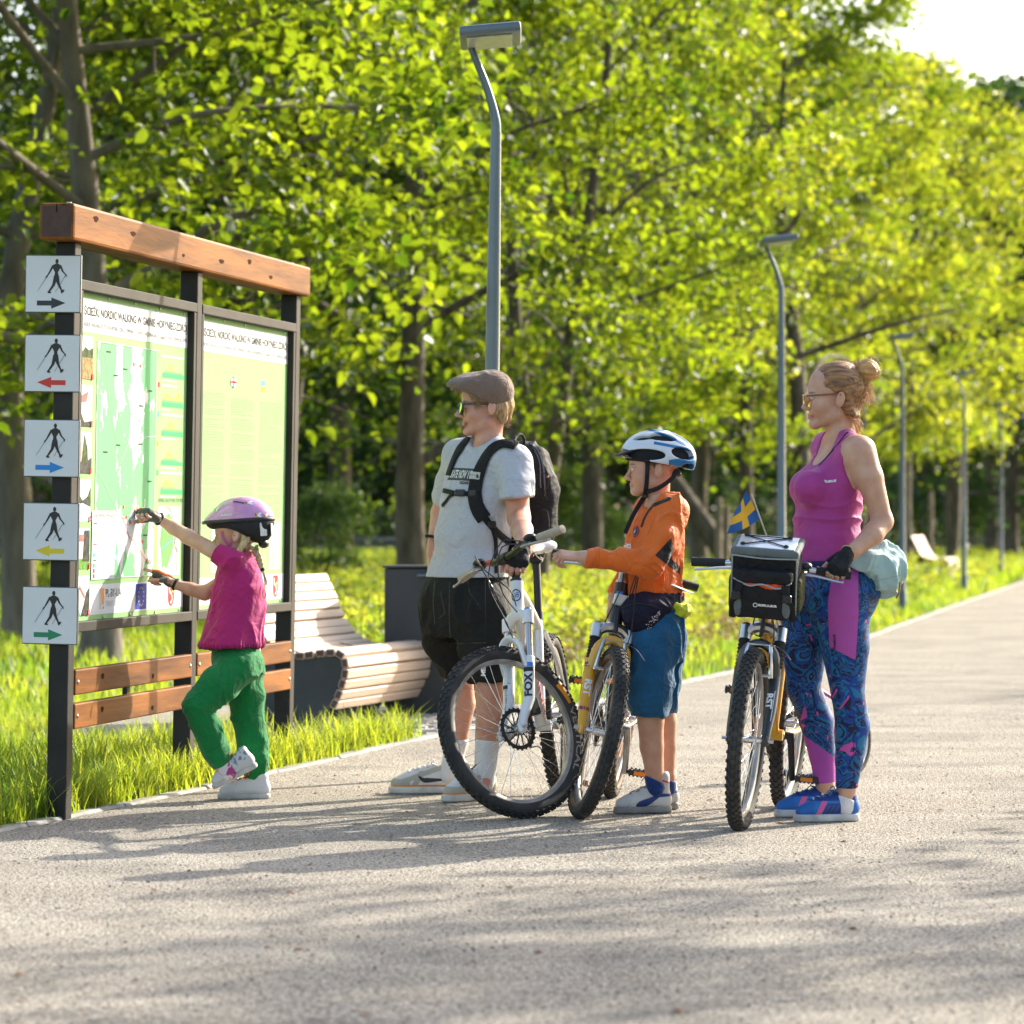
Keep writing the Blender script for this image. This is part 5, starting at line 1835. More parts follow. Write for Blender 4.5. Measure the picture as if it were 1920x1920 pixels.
	for s_ in (-1, 1):
		a, b_ = S(k0 + rise, fwd - 0.036, s_ * (W + 0.004)), S(k0 + rise, fwd - 0.0175, s_ * (W - 0.125))
		n = 18
		pts = [a + (b_ - a) * i / (n - 1) for i in range(n)]
		MB().tube(T_(pts), [0.0172] + [0.0165 + 0.0009 * (i % 2) for i in range(n - 2)] + [0.0175], 14).obj("grip", sp["grip"], ho)
		d = unit(b_ - a)
		m = S(k0 + rise, fwd - 0.012, s_ * (W - 0.165))
		MB().tube(T_([m - d * 0.015, m + d * 0.015]), 0.0175, 12).obj("lever_clamp", sp.get("shift", black_pl), ho)
		MB().ball(X(m + np.array([0.0, 0, 0.0]) + pd * 0.01 + sd * 0.012), (0.026, 0.026, 0.015), 12, 8, MS[:3, :3]).obj("gear_shifter", sp.get("shift", black_pl), ho)
		lev = MB()
		lev.tube(T_(catmull([m + pd * 0.012 - sd * 0.012, m + pd * 0.045 - sd * 0.032, m + pd * 0.05 - sd * 0.036 - d * 0.05, m + pd * 0.043 - sd * 0.042 - d * 0.12, m + pd * 0.047 - sd * 0.046 - d * 0.150], 14)), np.r_[np.linspace(0.011, 0.0075, 6), np.linspace(0.007, 0.0065, 7), 0.008], 8, flat=(0.75, 1.25))
		lev.obj("brake_lever", sp.get("lever", alu), ho)
		en = [S(0.36, 0.062, 0.05), S(0.50, 0.03, 0.035)][0 if s_ > 0 else 1]
		c0 = m + d * 0.025 + pd * 0.03
		mid = (c0 + en) / 2 + pd * 0.10 + sd * 0.03 + np.array([0, -s_ * 0.05, 0])
		MB().tube(T_(catmull([c0, c0 + d * 0.06 + pd * 0.045, mid, en + pd * 0.03 + sd * 0.06, en], 18)), 0.0026, 6).obj("cable", cable_m, ho)
		c1 = m + d * 0.02 - sd * 0.01
		en2 = np.array([0.80, s_ * 0.02, 0.70])
		MB().tube(catmull([X(c1), X(c1 + d * 0.07 + pd * 0.07 - sd * 0.01), X(S(0.56, 0.09, s_ * 0.02)), en2 + np.array([0.08, s_ * 0.02, 0.03]), en2], 18), 0.0026, 6).obj("cable", cable_m, ho)
	if sp.get("bell"):
		c = X(S(k0 + rise, fwd, 0.10) + sd * 0.03)
		MB().cyl(c - MS[:3, :3] @ sd * 0.022, c + MS[:3, :3] @ sd * 0.006, 0.021, 0.021, 16).cyl(c + MS[:3, :3] @ sd * 0.006, c + MS[:3, :3] @ sd * 0.013, 0.021, 0.010, 16).obj("bell", black_pl, ho)
	if sp.get("head_reflector"):
		o = MB().box(X(S(sp["head_reflector"], 0.045)), (0.02, 0.062, 0.044), MS[:3, :3], 0.005).obj("front_reflector", black_pl if sp.get("dark_lamp") else clear_rf, t)
		MB().box(X(S(sp["head_reflector"], 0.056)), (0.003, 0.026 if sp.get("dark_lamp") else 0.05, 0.036), MS[:3, :3], 0.001).obj("reflector_lens", clear_rf, o)
		MB().tube(T_([S(sp["head_reflector"] - 0.02, 0.035), S(0.40, 0.05)]), 0.008, 6).obj("bracket", black_pl, o)
	# cranks, chainrings, pedals, gears
	ca = R_(sp["crank"])
	ck = MB()
	for y in (-0.052, -0.045):
		ck.torus(bb + np.array([0, y, 0]), (0, 1, 0), 0.082 if y < -0.05 else 0.062, 0.006, 40, 6, flat=(0.4, 1))
	for k in range(5):
		a = k / 5 * 6.283
		ck.tube([bb + np.array([0, -0.05, 0]), bb + np.array([0.08 * math.cos(a), -0.05, 0.08 * math.sin(a)])], 0.006, 5)
	cs = ck.obj("chainring", steel_d, t)
	q = MB()
	q.tube(catmull([bb + np.array([0, -0.05, 0.083]), [0.2, -0.05, 0.39], ra + np.array([0, -0.045, 0.04])], 12), 0.0035, 5)
	q.tube(catmull([bb + np.array([0, -0.05, -0.083]), [0.2, -0.05, 0.22], [0.03, -0.045, 0.17], ra + np.array([-0.02, -0.045, -0.10])], 12), 0.0035, 5)
	q.obj("chain", steel_d, cs)
	gs = MB()
	for i in range(7):
		rr = 0.052 - 0.0055 * i
		gs.torus(ra + np.array([0, -0.024 - 0.004 * i, 0]), (0, 1, 0), rr, 0.003, 24, 4)
	gs.tube([ra + np.array([0, -0.05, -0.03]), ra + np.array([0.02, -0.055, -0.10]), ra + np.array([-0.02, -0.05, -0.16])], 0.012, 6)
	gs.obj("rear_gears", steel_d, t)
	for s_ in (-1, 1):
		d = np.array([math.cos(ca), 0, math.sin(ca)]) * (-s_)
		e = bb + np.array([0, s_ * 0.078, 0]) + d * 0.17
		co = MB().tube([bb + np.array([0, s_ * 0.045, 0]), bb + np.array([0, s_ * 0.066, 0]), bb + np.array([0, s_ * 0.070, 0]) + d * 0.03, e, e + d * 0.012], [0.017, 0.019, 0.015, 0.0125, 0.010], 8, flat=(1.0, 0.8)).obj("crank", sp.get("crank_m", alu), t)
		pc = e + np.array([0, s_ * 0.062, 0])
		pe = MB()
		pe.tube([e, e + np.array([0, s_ * 0.11, 0])], 0.009, 8)
		for x in (-0.036, 0.036):
			pe.box(pc + np.array([x, 0, 0]), (0.010, 0.092, 0.022), None, 0.003)
			for k in range(6):
				pe.box(pc + np.array([x, -0.04 + 0.016 * k, 0.0125]), (0.008, 0.007, 0.005))
				pe.box(pc + np.array([x, -0.04 + 0.016 * k, -0.0125]), (0.008, 0.007, 0.005))
		for y in (-0.038, 0.0, 0.042):
			pe.box(pc + np.array([0, y, 0]), (0.072, 0.012, 0.018), None, 0.003)
		po = pe.obj("pedal", black_pl, co, sharp=30)
		for x in (-0.043, 0.043):
			MB().box(pc + np.array([x, 0.0, 0]), (0.005, 0.046, 0.016), None, 0.001).obj("pedal_reflector", amber, po)
	return t, Mw, S, X

def leg_c(k):
	return np.interp(k, [0.04, 0.12, 0.285], [0.034, 0.004, 0.0]), np.interp(k, [0.04, 0.12, 0.285], [0.018, 0.0225, 0.0235]) + 0.0012
def side_text(body, size, mtl, k, f_off, leg, bold=0.0, dirn=1, name="fork_decal", sx=1.0, spread=1.0, roll=0.0):
	"""Writing wrapped round a fork leg, reading along the leg."""
	def fn(lo, S, X, MS, lw):
		v, fc = text_mesh(body, size, 'CENTER', bold)
		v, fc = subdivide(v, fc, 0.012)
		out = []
		for x, y, _ in v:
			a = roll + (y - size * 0.36) / 0.0245 * spread
			kk = k + dirn * x * sx
			cf, cr_ = leg_c(kk)
			out.append(X(S(kk, cf + cr_ * math.cos(a), leg * lw - dirn * cr_ * math.sin(a))))
		put(name, mesh(name, np.array(out), fc, mtl, smooth=False), lo)
	return fn
def leg_band(k0, k1, mtl, leg, a0=-1.7, a1=1.7, name="fork_band", roll=0.0):
	def fn(lo, S, X, MS, lw):
		n = 10
		v, fc = [], []
		for i in range(n):
			a = roll + a0 + (a1 - a0) * i / (n - 1)
			for k in (k0, k1):
				cf, cr_ = leg_c(k)
				v.append(X(S(k, cf + (cr_ - 0.0004) * math.cos(a), leg * lw + (cr_ - 0.0004) * math.sin(a))))
		fc = [[2 * i, 2 * i + 1, 2 * i + 3, 2 * i + 2] for i in range(n - 1)]
		put(name, mesh(name, np.array(v), fc, mtl), lo)
	return fn

def tyre_vertical(w_):
	def arc(v, R0, a0):
		out = []
		for x, y, _ in v:
			rr = R0 + y
			a = a0 + x / R0
			c, sn = math.cos(a), math.sin(a)
			lat = math.sqrt(max(0.0, 0.0278 ** 2 - (rr - 0.308) ** 2))
			out.append([rr * c, lat, rr * sn])
		return np.array(out)
	a_mid = sp_text_angle
	v, f = text_mesh("VERTICAL", 0.027, 'LEFT', 0.0004)
	v, f = subdivide(v, f, 0.012)
	v = v * np.array([2.1, 1, 1])
	put("tyre_text", mesh("tyre_text", arc(v, 0.292, a_mid), f, mat('tyre_print', (0.34, 0.30, 0.26), 0.6), smooth=False), w_)
	v, f = subdivide(*fill([[-0.10, 0.0], [-0.015, 0.006], [-0.015, 0.018], [-0.10, 0.026]]), 0.01)
	put("tyre_label", mesh("tyre_label", arc(v, 0.292, a_mid), f, ink_org, smooth=False), w_)
sp_text_angle = 3.42

def head_badge(kind):
	def build(S, pd):
		def fn(fo):
			a = np.linspace(-0.9, 0.9, 9)
			def on(k, th, r_=0.0268): return S(k, r_ * math.cos(th), r_ * math.sin(th))
			if kind == "oval":
				v, f = [], []
				for ring in (0.017, 0.021):
					for i in range(20):
						t = i / 20 * 6.283
						v.append(on(0.552 + ring * 1.2 * math.sin(t), ring * math.cos(t) / 0.0268, 0.0272))
				f = [[i, (i + 1) % 20, 20 + (i + 1) % 20, 20 + i] for i in range(20)]
				put("badge_ring", mesh("badge_ring", np.array(v), f, ink_blk), fo)
				for k in (-0.008, 0.0, 0.008):
					vv = [on(0.552 + k + 0.004 * math.sin(x * 4) + dz, x * 0.5, 0.0273) for x in a for dz in (-0.002, 0.002)]
					put("badge_stripe", mesh("badge_stripe", np.array(vv), [[2 * i, 2 * i + 1, 2 * i + 3, 2 * i + 2] for i in range(8)], ink_blu if k else ink_blk), fo)
			else:
				vv = [on(0.56 + dz, x * 0.55, 0.0272) for x in a for dz in (-0.016, 0.016)]
				put("badge", mesh("badge", np.array(vv), [[2 * i, 2 * i + 1, 2 * i + 3, 2 * i + 2] for i in range(8)], ink_blu), fo)
				vv = [on(0.56 + dz, x * 0.3, 0.0275) for x in a for dz in (-0.010, 0.006)]
				put("badge_mark", mesh("badge_mark", np.array(vv), [[2 * i, 2 * i + 1, 2 * i + 3, 2 * i + 2] for i in range(8)], ink_wht), fo)
		def dt(fo):
			if kind != "oval":
				return
			for i in range(9):
				p0, p1 = S(0.515), np.array([0.425, 0, 0.315])
				for y in (0.0282,):
					c = p0 + (p1 - p0) * (0.45 + 0.05 * i)
					t = unit(p1 - p0)
					n = np.array([-t[2], 0, t[0]])
					q = [c + t * 0.0 - n * 0.012, c + t * 0.018 - n * 0.012, c + t * 0.034 + n * 0.014, c + t * 0.018 + n * 0.014]
					put("tube_stripe", mesh("tube_stripe", np.array([[x[0], y - 0.6 * abs((x - c) @ n) ** 2 / 0.03, x[2]] for x in q]), [[0, 1, 2, 3]], ink_red, smooth=False), fo)
		return [fn, dt]
	return build

man_sp = dict(frame=white_pt, lower=white_pt, crown=white_pt, cap=ink_blu, rim=alu_dull, knob=0.007, grip=beige_gr, bar=olive_an, stem=black_pl, lever=alu_dull, disc=True, crank=188, bar_band=True, tall_stem=True, saddle=white_pt, saddle_z=0.97, bar_w=0.335, rise=0.024, bar_k=0.70, bar_f=0.06, spin=0.4, badge=head_badge("oval"), tyre_text=tyre_vertical,
			  fork_print=[side_text("FOX", 0.046, ink_blk, 0.17, 0, 1, 0.002, 1, sx=1.0, roll=-0.75), leg_band(0.245, 0.262, ink_blu, 1, -0.9, 0.9, roll=0.75), leg_band(0.225, 0.243, ink_blk, 1, -0.9, 0.9, roll=0.75),
						  side_text("RACING STYLE", 0.014, ink_blk, 0.15, 0, -1, 0.0, 1, roll=-0.4), leg_band(0.19, 0.205, ink_blk, -1, -0.8, 0.3, roll=0.4), leg_band(0.21, 0.214, ink_blu, -1, 0.3, 0.8, roll=0.4)])
boy_sp = dict(frame=black_pt, lower=yellow_pt, crown=alu, cap=alu, rim=alu_dull, knob=0.004, tan=True, grip=black_rb, bar=alu, stem=alu, lever=alu, crank=80, dk=-0.045, boots=True, saddle_z=0.90, bar_w=0.29, bar_k=0.668, bar_f=0.05, tall_stem=True, reflect=True, bell=True, head_reflector=0.535, badge=head_badge("plain"), crank_m=alu_dull, spin=2.6,
			  fork_print=[side_text("RST", 0.040, ink_wht, 0.17, 0, -1, 0.0018, -1, roll=0.0), leg_band(0.255, 0.272, ink_mar, -1), leg_band(0.258, 0.262, ink_wht, -1, -1.7, 1.7), leg_band(0.075, 0.09, ink_mar, -1), side_text("RST", 0.040, ink_wht, 0.17, 0, 1, 0.0018, 1, roll=0.0), leg_band(0.255, 0.272, ink_mar, 1)])
wom_sp = dict(frame=yellow_pt, lower=black_pt, crown=alu, cap=black_pl, rim=alu_dull, knob=0.006, grip=black_rb, bar=alu, stem=alu_dull, lever=alu, crank=72, dk=-0.03, boots=True, saddle_z=0.93, bar_w=0.295, bar_k=0.675, bar_f=0.05, tall_stem=True, reflect=True, head_reflector=0.525, dark_lamp=True, crank_m=black_pl, spin=1.3,
			  fork_print=[side_text("RST", 0.036, ink_wht, 0.16, 0, -1, 0.0015, -1, roll=0.3), side_text("RST", 0.036, ink_wht, 0.16, 0, 1, 0.0015, -1, roll=-0.3), leg_band(0.08, 0.20, ink_wht, 1, -0.12, -0.02, roll=0.5)])
kid_sp = dict(frame=purple_pt, lower=purple_pt, crown=purple_pt, cap=black_pl, rim=white_pt, knob=0.006, grip=black_rb, bar=alu, stem=alu, crank=20, saddle_z=0.86, bar_w=0.30, scale=0.46)

bike_man, MAN_M, BIKE_S, BIKE_X = bike("bicycle", "white mountain bike with beige grips and disc brake held by the man", (0.205, 15.32), (0.055, 14.29), 4.5, -45.0, man_sp)
bike_boy, BOY_M, BS_, BX_ = bike("bicycle", "mountain bike with a yellow fork and silver handlebar held by the boy", (0.404, 15.28), (0.275, 14.27), -8.0, 17.0, boy_sp)
bike_wom, WOM_M, WS_, WX_ = bike("bicycle", "mountain bike with black fork and yellow frame held by the woman", (1.07, 14.72), (0.842, 13.71), -4.5, 1.0, wom_sp)
bike_kid, _, _, _ = bike("bicycle", "small purple children's bike half hidden behind the woman's legs", (1.53, 16.66), (1.245, 16.2), 2.0, -52.0, kid_sp)
# ------------------------------------------------------------ people: shared tools
def skin_mat(name, col, lip):
	m = mat_masks(name, col, [("lip", lip), ("brow", tuple(c * 0.35 for c in col)), ("eyew", (0.72, 0.70, 0.67)), ("iris", (0.06, 0.05, 0.045)), ("rosy", tuple(a * b for a, b in zip(col, (1.0, 0.74, 0.70))))], rough=0.46, col2=(col[0] * 0.88, col[1] * 0.74, col[2] * 0.70), vscale=17, bump=0.16, bscale=260, sss=0.12, detail=5)
	return m

def head(S, c, fwd, up, s=1.0, neck_to=None, neck_r=0.052, nose=1.0, jaw=1.0, child=0.0, lips=1.0):
	"""Adds a head: c between the ears, fwd where the face looks. Returns its frame."""
	x = unit(fwd)
	y = unit(np.cross(up, x))
	z = np.cross(x, y)
	M = frame(x * s, y * s, z * s, c)
	Rm = np.array([x, y, z]).T
	T = lambda *p: M[:3, :3] @ np.array(p, float) + M[:3, 3]
	E = lambda p, r, k=0.02, op='add': S.ell(T(*p), np.array(r) * s, Rm, k, op)
	C = lambda a, b, ra, rb, k=0.015, sq=None, op='add': S.cap(T(*a), T(*b), ra * s, rb * s, k, sq, op)
	ch = child
	E((0.0, 0, 0.048), (0.098, 0.077 + 0.004 * ch, 0.084))
	E((0.036, 0, -0.018), (0.050, 0.056, 0.080), 0.03)
	for q in (-1, 1):
		C((0.005, q * 0.046 * jaw, -0.058 + 0.01 * ch), (0.072, q * 0.014, -0.088 + 0.008 * ch), 0.020, 0.017, 0.022)
		E((0.062, q * 0.036, -0.028), (0.026, 0.022, 0.026 + 0.006 * ch), 0.03)
		E((0.106, q * 0.031, 0.005), (0.014, 0.017, 0.010), 0.012, 'sub')
		E((0.0835, q * 0.030, 0.004), (0.0125, 0.0135, 0.0115), 0.002)
		C((0.094, q * 0.017, 0.014), (0.080, q * 0.045, 0.013), 0.0045, 0.004, 0.006)
		E((0.1045, q * 0.0105, -0.0335), (0.010, 0.0075, 0.0075), 0.006)
		# ear
		er = Rm @ np.array(Matrix.Rotation(R_(-14), 3, 'Y')) @ np.array(Matrix.Rotation(R_(q * 16), 3, 'Z'))
		S.ell(T(-0.010, q * 0.079, -0.004), np.array((0.0175, 0.0075, 0.031)) * s, er, 0.004)
		S.ell(T(-0.006, q * 0.088, 0.001), np.array((0.0095, 0.0065, 0.018)) * s, er, 0.003, 'sub')
	C((0.081, -0.028, 0.023), (0.081, 0.028, 0.023), 0.012, 0.012, 0.02)
	C((0.090, 0, 0.014), (0.1155 + 0.010 * (nose - 1), 0, -0.024), 0.0065, 0.0085, 0.010)
	E((0.1165 + 0.010 * (nose - 1), 0, -0.0285), (0.0115, 0.0105, 0.0085), 0.006)
	E((0.080, 0, -0.092 + 0.006 * ch), (0.019, 0.022, 0.016), 0.016)
	C((0.083, -0.012, -0.048), (0.083, 0.012, -0.048), 0.011, 0.011, 0.015)
	C((0.0955, -0.013, -0.0565), (0.0955, 0.013, -0.0565), 0.0070 * lips, 0.0070 * lips, 0.005)
	C((0.0940, -0.012, -0.0675), (0.0940, 0.012, -0.0675), 0.0078 * lips, 0.0078 * lips, 0.005)
	C((0.1030, -0.020, -0.0622), (0.1030, 0.020, -0.0622), 0.0020, 0.0020, 0.002, op='sub')
	if neck_to is not None:
		S.cap(T(-0.020, 0, -0.035), neck_to, neck_r * 0.97, neck_r, 0.03)
	return M

def head_masks(V, M):
	"""Point masks of lips, brows and eyes from the head's own axes."""
	L = (V - M[:3, 3]) @ np.linalg.inv(M[:3, :3]).T
	x, y, z = L[:, 0], L[:, 1], L[:, 2]
	q = 0.005
	lip = q * (1 - (y / 0.021) ** 2 - ((z + 0.0620) / 0.0105) ** 2)
	lip = np.where(x > 0.084, lip, -1)
	ay = np.abs(y)
	brow = q * (1 - ((ay - 0.032) / 0.018) ** 2 - ((z - 0.0235 + 0.10 * np.abs(ay - 0.034)) / 0.0042) ** 2)
	brow = np.where(x > 0.06, brow, -1)
	eyew = q * (1 - ((ay - 0.031) / 0.0125) ** 2 - ((z - 0.0035) / 0.0042) ** 2)
	eyew = np.where((x > 0.07) & (x < 0.0985), eyew, -1)
	iris = q * (1 - ((ay - 0.029) / 0.0055) ** 2 - ((z - 0.0035) / 0.0046) ** 2)
	iris = np.where((x > 0.085) & (x < 0.0985), iris, -1)
	rosy = -np.ones(len(V))
	return {"lip": lip, "brow": brow, "eyew": eyew, "iris": iris, "rosy": rosy}

def hand(S, W, f, n, left, curls, thumb=(0.5, 0.7, 0.3, 25), s=1.0, spread=0.0, palm_r=0.0135):
	"""Palm and five fingers. W wrist, f towards the fingers, n out of the palm, curls = per finger (a,b,c) degrees."""
	f = unit(f)
	n = unit(np.asarray(n, float) - f * (np.asarray(n, float) @ f))
	t = np.cross(n, f) * (1 if left else -1)
	offs = (0.029, 0.0095, -0.0105, -0.029)
	lens = (0.070, 0.079, 0.073, 0.057)
	pl = (0.092, 0.095, 0.090, 0.082)
	rad = (0.0088, 0.0090, 0.0086, 0.0076)
	W = np.asarray(W, float)
	out = []
	for i in range(4):
		b = W + (f * pl[i] + t * offs[i]) * s
		S.cap(W + (f * 0.012 + t * offs[i] * 0.55) * s, b, palm_r * s * 1.02, palm_r * s * 0.86, 0.012 * s)
		d = f + t * spread * (1.5 - i)
		pts = [b]
		a = 0.0
		for L, c in zip((0.46, 0.30, 0.24), curls[i]):
			a += R_(c)
			dd = unit(unit(d) * math.cos(a) + n * math.sin(a))
			pts.append(pts[-1] + dd * lens[i] * L * s)
		S.chain(pts, [rad[i] * s * 1.04, rad[i] * s, rad[i] * s * 0.93, rad[i] * s * 0.80], 0.003)
		out.append(pts)
	tf, tt, tn, tc = thumb
	b = W + (f * 0.024 + t * 0.026 + n * 0.006) * s
	d = unit(f * tf + t * tt + n * tn)
	m = b + d * 0.042 * s
	ax = unit(np.cross(d, t))
	d2 = unit(np.array(Matrix.Rotation(R_(tc), 3, Vector(np.cross(t, d)))) @ d) if np.linalg.norm(np.cross(t, d)) > 1e-3 else d
	d2 = unit(f * (tf + 0.4) + t * (tt * (1 - tc / 45)) + n * (tn + 0.3 * tc / 45))
	e = m + d2 * 0.030 * s
	d3 = unit(d2 + f * 0.3 - t * 0.2 * tc / 25 + n * 0.2)
	g = e + d3 * 0.024 * s
	S.cap(W + f * 0.01 * s, b, 0.014 * s, 0.015 * s, 0.012 * s)
	S.chain([b, m, e, g], [0.0145 * s, 0.0108 * s, 0.0098 * s, 0.0080 * s], 0.006)
	out.append([b, m, e, g])
	return out, t

def box_of(pts, pad):
	p = np.concatenate([np.asarray(q).reshape(-1, 3) for q in pts])
	return p.min(0) - pad, p.max(0) + pad

def rows_px(rows, Y, u):
	"""Torso rows (py, x left, x right, half breadth in m) in the photo's pixels -> loft rows for a body facing u."""
	u = unit(u)
	out = []
	for py, xl, xr, b in rows:
		k = Y / F_PX
		H = (xr - xl) / 2 * k
		a = math.sqrt(max(H * H - (b * u[1]) ** 2, (0.35 * H) ** 2)) / abs(u[0])
		c = P((xl + xr) / 2, py, Y)
		out.append((c[2], c[0], c[1], a, b))
	return out

def folds(scale, amp, seed, stretch=(1, 1, 1), fine=0.3):
	"""Cloth relief: soft creases along warped bands."""
	def fn(V, N):
		p = V * np.array(stretch) * scale
		wv = vnoise(p * 0.5, seed) * 1.6
		a = 1 - np.abs(vnoise(p + wv[:, None], seed + 1))
		b = vnoise(p * 2.6, seed + 2)
		return amp * ((a ** 3) - 0.35 + fine * b * 0.5)
	return fn

def cam_ray(px, py):
	return np.array([(px - 960) / F_PX, 1.0, -(py - HOR) / F_PX])
CAMP = np.array([0, 0, CAMH])
def on_surf(bv, px, py, fallback=None):
	d = unit(cam_ray(px, py))
	h = bv.ray_cast(Vector(CAMP + d * 9.0), Vector(d))
	if h[0] is None:
		return fallback, None
	return np.array(h[0]), np.array(h[1])

def bvh_vq(V, Q):
	return BVHTree.FromPolygons([Vector(v) for v in V], [tuple(q) for q in Q.tolist()])

def surf_strip(name, bv, pix, width, thick, matl, parent, base, lift=0.001, n=40, seg=8, fb=None, tip=1.0):
	"""A band (strap, seam, cord) laid on a surface along photo pixels; width and thickness in metres."""
	px = catmull(np.array(pix, float), n)
	pts, nr = [], []
	for a, b in px:
		p, q = on_surf(bv, a, b)
		if p is None:
			continue
		pts.append(p)
		nr.append(q)
	if len(pts) < 3:
		return None
	pts, nr = np.array(pts), np.array(nr)
	for _ in range(3):
		nr[1:-1] = (nr[:-2] + nr[1:-1] * 2 + nr[2:]) / 4
		pts[1:-1] = (pts[:-2] + 2 * pts[1:-1] + pts[2:]) / 4
	nr = unitrows(nr)
	pts = pts + nr * (lift + thick * 0.4)
	t = unitrows(np.gradient(pts, axis=0))
	sd_ = unitrows(np.cross(t, nr))
	v, f = [], []
	ang = np.arange(seg) / seg * 2 * math.pi
	ca, sa = np.cos(ang), np.sin(ang)
	ca = np.sign(ca) * np.abs(ca) ** 0.6
	sa = np.sign(sa) * np.abs(sa) ** 0.6
	for i in range(len(pts)):
		for k in range(seg):
			v.append(pts[i] + sd_[i] * ca[k] * width / 2 + nr[i] * sa[k] * thick / 2)
	m = len(pts)
	for i in range(m - 1):
		for k in range(seg):
			l = (k + 1) % seg
			f.append([i * seg + k, i * seg + l, (i + 1) * seg + l, (i + 1) * seg + k])
	f.append(list(range(seg)))
	f.append([(m - 1) * seg + k for k in range(seg)][::-1])
	return put(name, mesh(name, np.array(v) - base, f, matl, sharp=50), parent)

def surf_print(name, bv, v, f, px, py, scale, ang, matl, parent, base, lift=0.0012, L=0.01, nrm=None, rightv=None):
	"""Flat print laid on a surface round photo pixel (px, py), seen square on from its normal."""
	p, q = on_surf(bv, px, py)
	if p is None:
		return None
	q = unit(q if nrm is None else nrm)
	x = np.cross((0, 0, 1), q)
	x = unit(x)
	y = np.cross(q, x)
	c, s = math.cos(R_(ang)), math.sin(R_(ang))
	M = frame((x * c + y * s), (-x * s + y * c), q, p)
	vv, ff = subdivide(np.asarray(v) * scale, f, L)
	out = []
	for a in vv @ M[:3, :3].T + M[:3, 3]:
		h = bv.ray_cast(Vector(a + q * 0.12), Vector(-q))
		out.append(np.array(h[0]) + q * lift if h[0] is not None else a)
	return put(name, mesh(name, np.array(out) - base, ff, matl, smooth=False), parent)

def shoe(parent, base, heel, toe, L, upm, solem, wd=1.0, collar=0.075, high=0.0, lace=None, sole_h=0.026, tilt_up=(0, 0, 1), pitch=0.0, stripe=None, heel_r=0.034):
	"""Trainer: upper, sole and laces. heel = under the heel on the ground, toe = point it looks towards."""
	x = unit(np.asarray(toe, float) - np.asarray(heel, float))
	y = unit(np.cross(tilt_up, x))
	z = np.cross(x, y)
	M = frame(x, y, z, heel)
	k = L / 0.28
	S = Sdf()
	S.M = M
	sh = sole_h
	S.chain([(0.036 * k, 0, sh + 0.026 * k), (0.11 * k, 0.0, sh + 0.028 * k), (0.19 * k, 0.0, sh + 0.015 * k), (0.238 * k, 0.0, sh + 0.008 * k)], [0.038 * k * wd, 0.038 * k * wd, 0.041 * k * wd, 0.032 * k * wd], 0.02)
	S.chain([(0.045 * k, 0, sh + 0.02), (0.05 * k, 0, sh + collar + high)], [0.036 * k * wd, 0.041 * k * wd], 0.02)
	S.chain([(0.085 * k, 0, sh + 0.062 * k + high * 0.7), (0.15 * k, 0, sh + 0.045 * k), (0.205 * k, 0, sh + 0.020 * k)], [0.025 * k * wd, 0.027 * k * wd, 0.025 * k * wd], 0.025)
	S.cut((0, 0, sh - 0.006), (0, 0, -1))
	S.ell((0.058 * k, 0, sh + collar + high + 0.014), (0.036 * k, 0.030 * k * wd, 0.026), None, 0.008, 'sub')
	VQ = solid(S, 0.0045)
	LV = (VQ[0] - M[:3, 3]) @ M[:3, :3]
	at = {}
	if stripe:
		at = stripe(LV / k, sh / k)
	o = skin_obj("shoe", VQ, upm, parent, at, base)
	Z = Sdf()
	Z.M = M
	Z.slab([(0.036 * k, 0), (0.12 * k, 0.0), (0.19 * k, 0.003), (0.243 * k, 0.0)], [0.0385 * k * wd, 0.036 * k * wd, 0.046 * k * wd, 0.036 * k * wd], 0.0, sh, rnd=0.007)
	skin_obj("sole", solid(Z, 0.004), solem, o, None, base)
	if lace:
		b = MB()
		bv = bvh_vq(*VQ)
		for i in range(6):
			a = np.array([(0.100 + 0.019 * i) * k, 0, 0.3])
			pts = []
			for tt in np.linspace(-1, 1, 9):
				q = M[:3, :3] @ np.array([a[0] + 0.006 * tt * (1 if i % 2 else -1), tt * 0.021 * k, 0.25]) + M[:3, 3]
				h = bv.ray_cast(Vector(q), Vector(-z))
				if h[0] is not None:
					pts.append(np.array(h[0]) + z * 0.002)
			if len(pts) > 3:
				b.tube(pts, 0.0032, 6, flat=(0.7, 1.3))
		c0 = M[:3, :3] @ np.array([0.098 * k, 0, 0.3]) + M[:3, 3]
		h = bv.ray_cast(Vector(c0), Vector(-z))
		c0 = np.array(h[0]) + z * 0.004 if h[0] is not None else c0
		for q in (-1, 1):
			b.tube(catmull([c0, c0 + y * q * 0.022 + z * 0.018 + x * 0.004, c0 + y * q * 0.036 + z * 0.006 + x * 0.012, c0 + y * q * 0.02 - z * 0.002 + x * 0.010, c0], 12), 0.0022, 5)
			b.tube(catmull([c0, c0 + y * q * 0.018 + x * 0.02 + z * 0.002, c0 + y * q * 0.03 + x * 0.03 - z * 0.012], 8), 0.0020, 5)
		bl = b.obj("laces", lace, o)
		for vtx in bl.data.vertices:
			vtx.co = vtx.co - Vector(base)
	return o, M, VQ

def person(label, base, cat="person", group="family looking at the map board"):
	return thing("person", label, cat, tuple(base), None, group)

def hair_strands(name, curves, r0, matl, parent, base, seg=4):
	b = MB()
	for c in curves:
		n = len(c)
		b.tube(c, r0 * np.linspace(1, 0.35, n), seg, cap=False)
	o = b.obj(name, matl, parent)
	for vtx in o.data.vertices:
		vtx.co = vtx.co - Vector(base)
	return o

